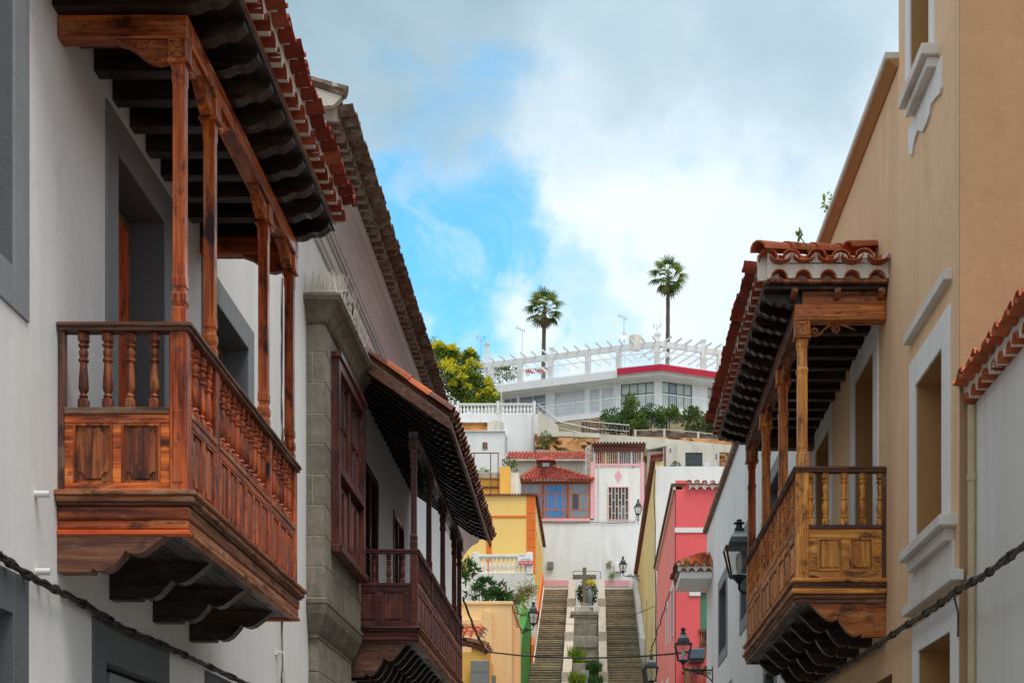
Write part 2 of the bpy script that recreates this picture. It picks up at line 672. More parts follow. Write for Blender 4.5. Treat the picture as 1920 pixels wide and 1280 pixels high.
M_right = plaster('plaster_white_right', (0.70, 0.685, 0.66), (0.36, 0.33, 0.30), 0.50, 0.07, 0.22)
M_grey = plaster('plaster_grey_surround', (0.135, 0.145, 0.155), (0.07, 0.07, 0.07), 0.4, 0.10, 0.3)
M_greylt = plaster('plaster_grey_light', (0.25, 0.265, 0.28), (0.12, 0.12, 0.12), 0.4, 0.10, 0.3)
M_cove = plaster('plaster_grey_cornice', (0.60, 0.595, 0.61), (0.72, 0.70, 0.68), 0.6, 0.12, 0.12, (2.5, 0.5, 2.5), rough=0.34, spec=0.55)
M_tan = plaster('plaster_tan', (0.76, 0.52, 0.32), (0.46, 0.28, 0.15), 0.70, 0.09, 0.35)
M_tan2 = plaster('plaster_tan_shaded_return', (0.43, 0.265, 0.145), (0.32, 0.19, 0.10), 0.7, 0.14, 0.25)  # darker copy of the tan: the return's shade is put into the colour
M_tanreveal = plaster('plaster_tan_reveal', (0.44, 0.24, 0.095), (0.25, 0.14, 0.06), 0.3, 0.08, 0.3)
M_pink = plaster('plaster_coral_pink', (0.80, 0.130, 0.135), (0.52, 0.10, 0.10), 0.50, 0.07, 0.25)
M_pinkstreet = plaster('plaster_pink_lit_side', (0.83, 0.26, 0.23), (0.60, 0.28, 0.24), 0.35, 0.09, 0.3)  # lighter copy of the pink: light on the street side put into the colour
M_pinktrim = plaster('plaster_rose_trim', (0.76, 0.40, 0.43), (0.45, 0.25, 0.26), 0.3, 0.08, 0.2)
M_yellow = plaster('plaster_yellow', (0.82, 0.56, 0.19), (0.55, 0.34, 0.12), 0.50, 0.06, 0.2)
M_paleyellow = plaster('plaster_pale_yellow', (0.82, 0.62, 0.29), (0.30, 0.20, 0.10), 0.55, 0.08, 0.3)
M_cream = plaster('plaster_cream', (0.80, 0.55, 0.28), (0.55, 0.34, 0.16), 0.55, 0.06, 0.2)
M_ochre = plaster('plaster_ochre', (0.75, 0.43, 0.10), (0.42, 0.22, 0.07), 0.4, 0.08, 0.3)
M_orange = plaster('plaster_orange_quoin', (0.74, 0.165, 0.035), (0.45, 0.12, 0.04), 0.3, 0.10, 0.3)
M_green = plaster('plaster_green', (0.06, 0.26, 0.055), (0.16, 0.17, 0.06), 0.7, 0.18, 0.4, (2.0, 0.8, 0.4))
M_redband = plaster('paint_crimson', (0.47, 0.028, 0.058), (0.3, 0.03, 0.04), 0.2, 0.05, 0.1)
M_concrete = plaster('concrete', (0.42, 0.38, 0.32), (0.12, 0.11, 0.10), 0.9, 0.14, 0.5, (1.6, 1.6, 0.3))
M_concretel = plaster('concrete_light', (0.62, 0.58, 0.50), (0.16, 0.15, 0.13), 0.9, 0.12, 0.4, (1.3, 1.3, 0.25))
M_soil = plaster('orange_earth', (0.44, 0.22, 0.085), (0.20, 0.14, 0.08), 1.0, 0.35, 1.0, (0.9, 0.9, 0.7))
M_mortar = plaster('white_mortar', (0.74, 0.70, 0.63), (0.35, 0.30, 0.24), 0.5, 0.10, 0.6)
M_mortarold = plaster('old_mortar', (0.34, 0.29, 0.24), (0.12, 0.10, 0.08), 0.7, 0.18, 0.6)
M_trim = plaster('white_trim', (0.76, 0.755, 0.74), (0.36, 0.33, 0.28), 0.4, 0.06, 0.25)
M_sill = plaster('white_stone_sill', (0.68, 0.655, 0.61), (0.30, 0.27, 0.22), 0.7, 0.08, 0.4)
M_interior = plaster('dark_interior', (0.05, 0.045, 0.04), (0.02, 0.02, 0.02), 0.3, 0.1, 0.1)
# woods
W_front = wood('wood_amber', (0.040, 0.006, 0.002), (0.32, 0.054, 0.007), (0.68, 0.175, 0.024), 0.34, 0.5, (0.56, 0.24, 0.085))
W_red = wood('wood_red', (0.042, 0.006, 0.002), (0.30, 0.042, 0.008), (0.64, 0.135, 0.020), 0.32, 0.45, (0.42, 0.15, 0.055))
W_rail = wood('wood_dark_rail', (0.034, 0.011, 0.007), (0.10, 0.033, 0.018), (0.21, 0.083, 0.042), 0.45, 0.45, (0.34, 0.24, 0.16))
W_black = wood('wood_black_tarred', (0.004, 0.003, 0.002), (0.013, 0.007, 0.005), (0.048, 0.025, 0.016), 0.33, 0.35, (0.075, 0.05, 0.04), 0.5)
W_base = wood('wood_weathered_base', (0.070, 0.020, 0.009), (0.27, 0.080, 0.027), (0.52, 0.215, 0.095), 0.5, 0.6, (0.42, 0.28, 0.18))
W_maroon = wood('wood_maroon', (0.018, 0.004, 0.003), (0.070, 0.013, 0.009), (0.145, 0.030, 0.019), 0.34, 0.25, (0.22, 0.085, 0.06))
W_honey = wood('wood_honey', (0.105, 0.024, 0.004), (0.52, 0.180, 0.022), (0.84, 0.40, 0.070), 0.36, 0.45, (0.70, 0.45, 0.17))
W_honeyred = wood('wood_honey_red', (0.075, 0.014, 0.003), (0.43, 0.105, 0.013), (0.72, 0.26, 0.045), 0.36, 0.4, (0.60, 0.33, 0.12))
W_panel = wood('wood_panel_worn', (0.030, 0.006, 0.003), (0.150, 0.030, 0.010), (0.46, 0.125, 0.022), 0.42, 0.55, (0.62, 0.25, 0.07))
W_orange = wood('wood_painted_orange', (0.36, 0.050, 0.010), (0.58, 0.085, 0.014), (0.66, 0.12, 0.022), 0.35, 0.15, (0.6, 0.14, 0.04))
W_brown = wood('wood_brown', (0.045, 0.017, 0.008), (0.15, 0.060, 0.025), (0.27, 0.13, 0.06), 0.5, 0.4, (0.34, 0.22, 0.13))
# roof clay
T_new = clay('clay_red', (0.22, 0.032, 0.017), (0.30, 0.048, 0.024), (0.42, 0.105, 0.052), (0.42, 0.30, 0.24), 0.45, 0.58)
T_orange = clay('clay_orange', (0.42, 0.085, 0.028), (0.52, 0.125, 0.045), (0.48, 0.15, 0.07), (0.42, 0.36, 0.28), 0.55, 0.56)
T_old = clay('clay_weathered', (0.135, 0.085, 0.060), (0.19, 0.115, 0.080), (0.24, 0.14, 0.10), (0.36, 0.33, 0.28), 0.75, 0.50)
T_brown = clay('clay_brown', (0.12, 0.045, 0.030), (0.17, 0.058, 0.038), (0.20, 0.085, 0.055), (0.32, 0.27, 0.22), 0.6, 0.54)
T_hip = clay('clay_hip_roof', (0.36, 0.055, 0.035), (0.46, 0.085, 0.055), (0.42, 0.12, 0.085), (0.55, 0.42, 0.36), 0.55, 0.53)
# stone, metal, glass
S_bay = stone('stone_grey_blocks', (0.150, 0.128, 0.102), (0.31, 0.27, 0.22), (0.42, 0.40, 0.36), 0.18)
S_dark = stone('stone_dark_moulding', (0.095, 0.080, 0.060), (0.24, 0.205, 0.158), (0.36, 0.34, 0.28), 0.25)
S_joint = stone('stone_pale_joint', (0.42, 0.36, 0.27), (0.55, 0.49, 0.39))
S_step = stone('stone_step', (0.105, 0.080, 0.050), (0.29, 0.225, 0.140), (0.36, 0.30, 0.20), 0.2, 3.0)
S_kerb = stone('stone_parapet', (0.40, 0.345, 0.285), (0.54, 0.475, 0.40), (0.6, 0.55, 0.48), 0.3, 4.0)
S_cross = stone('stone_cross', (0.13, 0.105, 0.088), (0.215, 0.175, 0.145), (0.34, 0.30, 0.25), 0.3, 5.0)
S_ped = stone('stone_pedestal', (0.16, 0.145, 0.120), (0.36, 0.325, 0.27), (0.45, 0.42, 0.36), 0.3, 2.0)
K_iron = plain('black_iron', (0.018, 0.020, 0.022), 0.45, 0.5, 0.3)
K_lamp = plain('lantern_dark_metal', (0.030, 0.042, 0.050), 0.38, 0.5, 0.25)
K_cable = plain('black_cable', (0.022, 0.020, 0.019), 0.6, 0.0, 0.4)
K_cablegrey = plain('dusty_cable', (0.10, 0.085, 0.07), 0.8, 0.0, 0.5, scale=30)
K_cream = plain('cream_painted_metal', (0.70, 0.58, 0.50), 0.5, 0.0, 0.1)
K_white = plain('white_painted_metal', (0.72, 0.72, 0.70), 0.45, 0.0, 0.08)
K_grey = plain('grey_metal', (0.34, 0.35, 0.36), 0.45, 0.6, 0.15)
K_box = plain('grey_box', (0.19, 0.19, 0.185), 0.6, 0.0, 0.2)
K_bluebox = plain('blue_grey_panel', (0.075, 0.105, 0.135), 0.5, 0.0, 0.1)
K_plastic = plain('white_plastic_pipe', (0.66, 0.64, 0.60), 0.4, 0.0, 0.08)
K_pipe = plain('beige_downpipe', (0.55, 0.43, 0.27), 0.5, 0.0, 0.12)
K_rust = plain('rusty_brown_steel', (0.17, 0.055, 0.040), 0.65, 0.3, 0.35)
K_spike = plain('pale_spike', (0.74, 0.69, 0.60), 0.5, 0.0, 0.1)
K_cloth = plain('brown_mesh_cloth', (0.145, 0.098, 0.075), 0.9, 0.0, 0.35, scale=2.2)
K_shutter = plain('green_roller_shutter', (0.09, 0.30, 0.17), 0.5, 0.0, 0.1)
K_signwhite = plain('sign_white', (0.80, 0.80, 0.80), 0.4, 0.0, 0.03)
K_signred = plain('sign_red', (0.62, 0.03, 0.075), 0.4, 0.0, 0.05)
K_signgrey = plain('sign_grey_ink', (0.25, 0.25, 0.26), 0.5, 0.0, 0.05)
K_frame = plain('terracotta_frame', (0.50, 0.135, 0.060), 0.5, 0.0, 0.15)
K_alu = plain('dark_window_frame', (0.05, 0.058, 0.060), 0.4, 0.3, 0.1)
K_silver = plain('aluminium_frame', (0.62, 0.63, 0.64), 0.35, 0.3, 0.06)
G_bay = glass('glass_bay_painted_reflection', (0.11, 0.10, 0.10), 0.10)  # grey pane tone stands for a reflection painted into the glass colour
G_dark = glass('glass_dark', (0.018, 0.022, 0.026))
G_blue = glass('glass_blue_film', (0.045, 0.175, 0.40), 0.22, 0.5)
G_greyblue = glass('glass_grey_film', (0.17, 0.205, 0.24), 0.15)
G_curtain = glass('glass_pale_curtain', (0.50, 0.53, 0.56), 0.12)
G_aqua = glass('glass_pale_green', (0.38, 0.46, 0.42), 0.10)
G_lamp = clear_glass('glass_lantern')
K_white_glass = plain('frosted_lamp_tube', (0.75, 0.73, 0.66), 0.5, 0.0, 0.05)
# plants
L_tree = leaf('leaf_tree_green', (0.025, 0.065, 0.010), (0.085, 0.150, 0.016), (0.21, 0.26, 0.022), 0.25)
L_flower = leaf('flower_yellow', (0.40, 0.38, 0.02), (0.62, 0.54, 0.022), (0.78, 0.64, 0.03), 0.3)
L_shrub = leaf('leaf_shrub_green', (0.012, 0.045, 0.012), (0.035, 0.105, 0.022), (0.085, 0.19, 0.04), 0.2)
L_hill = leaf('leaf_hill_shrub', (0.025, 0.060, 0.012), (0.075, 0.135, 0.025), (0.19, 0.23, 0.05), 0.25)
L_dry = leaf('leaf_dry_grass', (0.16, 0.13, 0.04), (0.26, 0.22, 0.06), (0.36, 0.31, 0.10), 0.2)
L_moss = leaf('leaf_bright_green', (0.07, 0.15, 0.015), (0.15, 0.26, 0.02), (0.34, 0.38, 0.03), 0.25)
L_palm = leaf('leaf_palm', (0.030, 0.080, 0.020), (0.090, 0.160, 0.036), (0.26, 0.28, 0.10), 0.3)
L_palmdry = leaf('leaf_palm_dry', (0.10, 0.072, 0.028), (0.17, 0.125, 0.05), (0.25, 0.19, 0.085), 0.15)
S_stepA = stone('stone_step_worn', (0.18, 0.150, 0.105), (0.39, 0.33, 0.235), (0.48, 0.43, 0.33), 0.3, 3.0, 0.38)
K_bark = stone('bark_palm', (0.085, 0.058, 0.042), (0.18, 0.125, 0.09), (0.28, 0.21, 0.15), 0.3, 5.0)
K_bark2 = stone('bark_tree', (0.05, 0.038, 0.028), (0.12, 0.09, 0.065), (0.2, 0.17, 0.13), 0.3, 6.0)
A_road = stone('stone_paving', (0.12, 0.115, 0.105), (0.22, 0.205, 0.185), (0.14, 0.13, 0.12), 0.3, 3.0)
A_pave = stone('pavement_slab', (0.26, 0.25, 0.23), (0.38, 0.36, 0.33), (0.34, 0.32, 0.29), 0.2, 3.0)
A_earth = stone('hillside_earth', (0.10, 0.082, 0.045), (0.21, 0.165, 0.088), (0.14, 0.16, 0.06), 0.5, 0.6)


# ------------------------------------------------------------------ ground
def gz(y):
    """height of the street"""
    if y < 46:
        return 0.065 * max(y, -40)
    return 2.99


def terrain_z(y):
    pts = [(-400, -2.6), (-40, -2.75), (46, 2.84), (53, 2.95), (84, 14.6), (88, 15.2), (90, 15.4), (95, 23.0), (99, 25.3), (103, 28.6),
           (108, 31.5), (116, 33.0), (150, 37.0), (260, 46.0), (700, 80.0), (1500, 90.0)]
    for (a, za), (b, zb) in zip(pts, pts[1:]):
        if a <= y <= b:
            return za + (zb - za) * (y - a) / (b - a)
    return pts[-1][1]


mb = MB()
ys = [-400, -150, -60, -40, -20, 0, 20, 40, 46, 53, 60, 70, 78, 84, 88, 90, 92, 95, 97, 99, 101, 103, 105, 108, 112, 116, 125, 135, 150, 180, 220, 260, 400, 700, 1500]
xs = [-900, -400, -200, -100, -60, -40, -30, -22, -16, -11, -7.5, -5, -3.5, -2.5, 0, 2.5, 3.5, 5, 7.5, 11, 16, 22, 30, 40, 60, 100, 200, 400, 900]
rg = random.Random(3)
for y in ys:
    for x in xs:
        z = terrain_z(y)
        if y > 90:
            z += rg.uniform(-0.35, 0.35) * (1 if y < 150 else 4)
        if abs(x) > 30:
            z += 2.5 * math.sin(x * 0.02 + y * 0.013)
        mb.v.append(Vector((x, y, z)))
nx = len(xs)
for j in range(len(ys) - 1):
    for i in range(nx - 1):
        mb.f.append((j * nx + i, j * nx + i + 1, (j + 1) * nx + i + 1, (j + 1) * nx + i))
mb.build('ground', A_earth, None, True, kind='structure')

mb = MB()
for y0, y1 in ((-40, 0), (0, 23), (23, 46), (46, 53.2)):
    mb.quad((-3.0, y0, gz(y0) + 0.01), (2.5, y0, gz(y0) + 0.01), (2.5, y1, gz(y1) + 0.01), (-3.0, y1, gz(y1) + 0.01))
mb.build('street', A_road, None, kind='structure')
for nm, xa, xb in (('pavement_left', -3.6, -2.98), ('pavement_right', 2.48, 3.2)):
    mb = MB()
    for y0, y1 in ((-40, 0), (0, 23), (23, 45)):
        a, b = gz(y0), gz(y1)
        mb.add([(xa, y0, a - 0.1), (xb, y0, a - 0.1), (xb, y1, b - 0.1), (xa, y1, b - 0.1), (xa, y0, a + 0.13), (xb, y0, a + 0.13), (xb, y1, b + 0.13), (xa, y1, b + 0.13)],
               [(4, 5, 6, 7), (0, 1, 5, 4), (1, 2, 6, 5), (3, 0, 4, 7), (2, 3, 7, 6)])
    mb.build(nm, A_pave, None, kind='structure')


# ------------------------------------------------------------------ clay tile eaves and tile fields
_arch = {}


def arch_mesh(r, L, th, mat, up=True, taper=0.86, n=6, flat=1.0):
    key = (round(r, 4), round(L, 3), mat.name, up, flat)
    if key in _arch:
        return _arch[key]
    m = MB()
    sg = 1 if up else -1
    for (y, k) in ((0.0, 1.0), (-L, taper)):
        for rr in (r * k, (r * k) - th):
            for i in range(n + 1):
                a = math.pi * i / n
                m.v.append(Vector((rr * math.cos(a), y, sg * rr * math.sin(a) * flat)))
    q = n + 1
    for i in range(n):
        m.f += [(i, i + 1, 2 * q + i + 1, 2 * q + i), (q + i + 1, q + i, 3 * q + i, 3 * q + i + 1), (i + 1, i, q + i, q + i + 1),
                (2 * q + i, 2 * q + i + 1, 3 * q + i + 1, 3 * q + i)]
    m.f += [(0, 2 * q, 3 * q, q), (n, q + n, 3 * q + n, 2 * q + n)]
    me, _, _ = m.mesh('tile', True, (0, 0, 0))
    me.materials.append(mat)
    _arch[key] = me
    return me


def eave(parent, org, along, out, n, sp, tile, mortar, pl=0.10, pu=0.20, tilt=14, courses=2, name='roof', jit=0.010, maxobj=400, third=False, rootmat=None):
    """double row of clay tiles bedded in mortar along an eave; returns the part that holds the tiles"""
    org, along, out = Vector(org), Vector(along).normalized(), Vector(out).normalized()
    phi = math.atan2(-out.x, out.y)
    r = sp * 0.345
    h1 = sp * 0.60
    ru = sp * 0.46
    zc = h1 + ru * 0.66
    m = MB()

    def pt(s, o, z):
        return org + along * s + out * o + Vector((0, 0, z))
    # mortar: lower band with arched mouths, plugs inside them, upper wavy band
    chunk = 12
    for c0 in range(0, n, chunk):
        c1 = min(n, c0 + chunk)
        poly = []
        for i in range(c0, c1):
            poly.append(pt(i * sp, -0.12, 0.002))
            for k in range(9):
                a = math.pi * (1 - k / 8)
                poly.append(pt((i + 0.5) * sp + (r - 0.004) * math.cos(a), -0.12, 0.002 + (r - 0.004) * math.sin(a) * 0.92))
        poly += [pt(c1 * sp, -0.12, 0.002), pt(c1 * sp, -0.12, h1), pt(c0 * sp, -0.12, h1)]
        m.prism(poly, out * (0.12 + pl - 0.012))
        up = []
        for k in range((c1 - c0) * 8 + 1):
            s = c0 * sp + k * sp / 8
            up.append(pt(s, -0.12, zc + 0.004 + (ru * 0.52) * math.cos(2 * math.pi * s / sp) - ru * 0.20))
        up += [pt(c1 * sp, -0.12, h1 + 0.001), pt(c0 * sp, -0.12, h1 + 0.001)]
        m.prism(up, out * (0.12 + pl - 0.006))
    for i in range(n):
        pg = [pt((i + 0.5) * sp + (r * 0.97) * math.cos(math.pi * k / 8), -0.10, 0.004 + r * 0.9 * math.sin(math.pi * k / 8)) for k in range(9)]
        m.prism(pg, out * (0.10 + pl - 0.115 * sp / 0.21))
    rg = random.Random(int(abs(org.x * 100 + org.y * 10)))
    for i in range(n + 1):
        # mortar lump in the mouth of each cover tile
        if rg.random() < 0.85:
            rc = sp * 0.34
            pg = [pt(i * sp + rc * 0.9 * math.cos(math.pi * k / 6), -0.1, zc - 0.03 + rc * 0.72 * math.sin(math.pi * k / 6)) for k in range(7)]
            m.prism(pg, out * (0.10 + pu - 0.05 - rg.uniform(0, 0.02)))
    part = m.build(name, mortar, parent)
    low = arch_mesh(r, 0.30, 0.012, tile, True, 0.9)
    cha = arch_mesh(ru, 0.36, 0.014, tile, False, 0.92, flat=0.66)
    cov = arch_mesh(sp * 0.38, 0.40, 0.014, tile, True, 0.86, flat=0.8)
    cnt = 0
    for i in range(n):
        if cnt < maxobj:
            j = lambda: rg.uniform(-jit, jit)
            inst(low, 'tile', pt((i + 0.5) * sp + j(), pl + j(), j() * 0.4), part, (0, 0, phi + j()))
            inst(cha, 'tile', pt((i + 0.5) * sp + j(), pu + j() * 2, zc + j()), part, (R(tilt * 0.45), rg.uniform(-0.03, 0.03), phi + j() * 3))
            inst(cov, 'tile', pt((i + 1) * sp + j(), pu - 0.025 + j() * 2, zc - 0.005 + j()), part, (R(tilt * 0.45), rg.uniform(-0.04, 0.04), phi + j() * 3))
            cnt += 3
    if cnt < n * 3:
        rest = MB()
        for i in range(cnt // 3, n):
            for (rad, sg, s, o, z) in ((r, 1, (i + 0.5) * sp, pl, 0), (ru, -1, (i + 0.5) * sp, pu, zc), (sp * 0.37, 1, (i + 1) * sp, pu - 0.02, zc)):
                a = [pt(s + rad * math.cos(math.pi * k / 5), o, z + sg * rad * 0.92 * math.sin(math.pi * k / 5)) for k in range(6)]
                b = [p - out * 0.3 for p in a]
                for k in range(5):
                    rest.quad(a[k], a[k + 1], b[k + 1], b[k])
        rest.build('far_tiles', tile, part, True, kind='stuff')
    return part


def tile_field(m, a, b, c, d, ncol, nrow, amp=0.06, step=0.02):
    """wavy courses of tiles on the quad a-b (eave) d-c (ridge)"""
    a, b, c, d = Vector(a), Vector(b), Vector(c), Vector(d)
    nrm = (b - a).cross(d - a).normalized()
    if nrm.z < 0:
        nrm = -nrm
    k = ncol * 6
    for r_ in range(nrow):
        o = len(m.v)
        for e, lift in ((r_ / nrow, step), ((r_ + 1.08) / nrow, 0.0)):
            e = min(e, 1.0)
            L, Rr = a.lerp(d, e), b.lerp(c, e)
            for i in range(k + 1):
                w = math.cos(2 * math.pi * i / 6.0)
                m.v.append(L.lerp(Rr, i / k) + nrm * (amp * w + lift))
        for i in range(k):
            m.f.append((o + i, o + i + 1, o + k + 1 + i + 1, o + k + 1 + i))
        o2 = len(m.v)
        L, Rr = a.lerp(d, r_ / nrow), b.lerp(c, r_ / nrow)
        for i in range(k + 1):
            m.v.append(L.lerp(Rr, i / k) + nrm * (amp * math.cos(2 * math.pi * i / 6.0) - 0.02))
        for i in range(k):
            m.f.append((o + i, o + i + 1, o2 + i + 1, o2 + i))
    return m


# ------------------------------------------------------------------ timber balcony kit
def mbx(m, mp, a0, a1, z0, z1, o0, o1, c=0.0):
    p, q = mp(a0, z0, o0), mp(a1, z1, o1)
    m.box(p.x, q.x, p.y, q.y, p.z, q.z, c)


def field_panel(parent, mp, a0, a1, z0, z1, mat, frame_mat, style='carved'):
    """a recessed panel with a raised, shaped field"""
    m = MB()
    mbx(m, mp, a0, a1, z0, z1, -0.045, -0.022)
    w, h = a1 - a0, z1 - z0
    g = 0.13 * w
    if style == 'carved':
        c = 0.22 * w
        pts = []
        for (cx, cz, sa) in ((a0 + g, z0 + g, 0), (a1 - g, z0 + g, 1), (a1 - g, z1 - g, 2), (a0 + g, z1 - g, 3)):
            order = [(1, 1), (-1, 1), (-1, -1), (1, -1)][sa]
            seq = []
            for k in range(5):
                t = k / 4
                ang = math.pi / 2 * t
                seq.append((cx + order[0] * c * math.cos(ang) * 0.8, cz + order[1] * c * math.sin(ang) * 0.8))
            if sa in (0, 2):
                seq = seq[::-1]
            pts += seq
        m.prism([mp(a, z, -0.022) for a, z in pts], mp(a0, z0, 0) - mp(a0, z0, -0.013))
    else:
        pl, ph = (mp(a0 + g, z0 + g, -0.022), mp(a1 - g, z1 - g, -0.006))
        m.box(pl.x, ph.x, pl.y, ph.y, pl.z, ph.z, 0.009)
    ob = m.build('panel', mat, parent)
    f = MB()
    e = 0.016
    mbx(f, mp, a0, a0 + e, z0, z1, -0.026, -0.003)
    mbx(f, mp, a1 - e, a1, z0, z1, -0.026, -0.003)
    mbx(f, mp, a0 + e, a1 - e, z1 - e, z1, -0.026, -0.004)
    mbx(f, mp, a0 + e, a1 - e, z0, z0 + e, -0.026, -0.004)
    f.build('bead', frame_mat, ob)
    return ob


def panel_run(parent, mp, a0, a1, z0, z1, n, mat, frame_mat, style, stile=0.055, deep=0.05):
    m = MB()
    mbx(m, mp, a0, a1, z1 - stile, z1, -deep, 0, 0.004)
    mbx(m, mp, a0, a1, z0, z0 + stile, -deep, 0, 0.004)
    w = (a1 - a0 - stile * (n + 1)) / n
    for i in range(n + 1):
        s = a0 + i * (w + stile)
        mbx(m, mp, s, s + stile, z0 + stile, z1 - stile, -deep, -0.002, 0.004)
    m.build('panel_frame', frame_mat, parent)
    for i in range(n):
        s = a0 + stile + i * (w + stile)
        field_panel(parent, mp, s, s + w, z0 + stile, z1 - stile, mat, frame_mat, style)


_bal = {}


def baluster_mesh(h, mat, fat=0.040, kind=0):
    key = (round(h, 3), mat.name, kind)
    if key in _bal:
        return _bal[key]
    m = MB()
    if kind == 0:
        prof = [(.55, .14), (.82, .165), (.52, .20), (.70, .225), (.95, .27), (.86, .40), (.66, .585), (.62, .61), (.95, .625), (.95, .65), (.60, .67), (.78, .70),
                (.88, .745), (.58, .80), (.98, .82), (.98, .845), (.60, .865)]
    else:
        prof = [(.55, .14), (.85, .16), (.55, .19), (.62, .22), (.95, .30), (.98, .36), (.70, .44), (.52, .48), (.92, .50), (.92, .525), (.52, .545), (.66, .62), (.80, .74),
                (.55, .79), (.98, .815), (.98, .84), (.60, .865)]
    m.lathe([(r * fat, z * h) for r, z in prof], (0, 0, 0), 10)
    b = fat * 0.86
    m.box(-b, b, -b, b, 0, h * .125, 0.006)
    m.lathe([(b * 1.25, h * .125), (fat * .5, h * .155)], (0, 0, 0), 4, math.pi / 4)
    m.box(-b, b, -b, b, h * .885, h, 0.006)
    m.lathe([(fat * .55, h * .855), (b * 1.25, h * .885)], (0, 0, 0), 4, math.pi / 4)
    me, _, _ = m.mesh('baluster', True, (0, 0, 0))
    me.materials.append(mat)
    _bal[key] = me
    return me


def scroll(m, mp, ca, cz, r0, turns, o, rad, sgn=1, start=0.0):
    pts = []
    k = int(16 * turns)
    for i in range(k + 1):
        t = i / k
        a = start + sgn * 2 * math.pi * turns * t
        rr = r0 * (1 - 0.85 * t)
        pts.append(mp(ca + rr * math.cos(a), cz + rr * math.sin(a), o))
    m.tube(pts, rad, 6)


def carved_bracket(parent, mp, a0, sg, z, L, H, mat, th=0.07):
    """wing under a beam: tall at a0, dying out at a0 + sg*L"""
    m = MB()
    prof = [(0, 0), (1.0, 0), (1.0, -.06), (.90, -.14), (.78, -.24), (.66, -.42), (.56, -.62), (.46, -.80), (.34, -.94), (.20, -1.0), (.08, -.92), (.0, -.78)]
    m.prism([mp(a0 + sg * L * u, z + H * v, -th / 2) for u, v in prof], mp(a0, z, th / 2) - mp(a0, z, -th / 2))
    ob = m.build('bracket', mat, parent)
    for side in (1, -1):
        s = MB()
        scroll(s, mp, a0 + sg * L * .20, z - H * .62, H * .27, 1.6, side * th / 2, 0.007, sg)
        pts = [mp(a0 + sg * L * u, z + H * (v + .07), side * th / 2) for u, v in prof[2:10]]
        s.tube(pts, 0.007, 6)
        for k in range(4):
            u = .38 + .13 * k
            top = -.10
            bot = -.62 + .15 * k
            s.tube([mp(a0 + sg * L * (u - .05), z + H * top, side * th / 2), mp(a0 + sg * L * (u + .02), z + H * (top + bot) / 2, side * th / 2),
                    mp(a0 + sg * L * (u - .03), z + H * bot, side * th / 2)], [0.010, 0.008, 0.004], 6)
        s.build('carving', mat, ob, True)
    return ob


def post_mesh(m, x, y, z0, z1, w, sections):
    """square timber post with shaped ends; sections: list of (height above z0 or below z1, width factor)"""
    prof = []
    for z, k in sections:
        zz = z0 + z if z >= 0 else z1 + z
        prof.append((w / 2 * k * math.sqrt(2), zz))
    m.lathe(prof, (x, y, 0), 4, math.pi / 4)


def corbel_profile(d, zf, zc):
    h = zf - zc
    pr = [(0, 0), (.26, 0), (.27, .10), (.31, .03), (.37, .04), (.43, .15), (.50, .40), (.53, .56), (.545, .50), (.60, .45), (.66, .50), (.73, .66), (.82, .90), (.86, 1.0), (0, 1.0)]
    return [(u * d, zc + h * v) for u, v in pr]


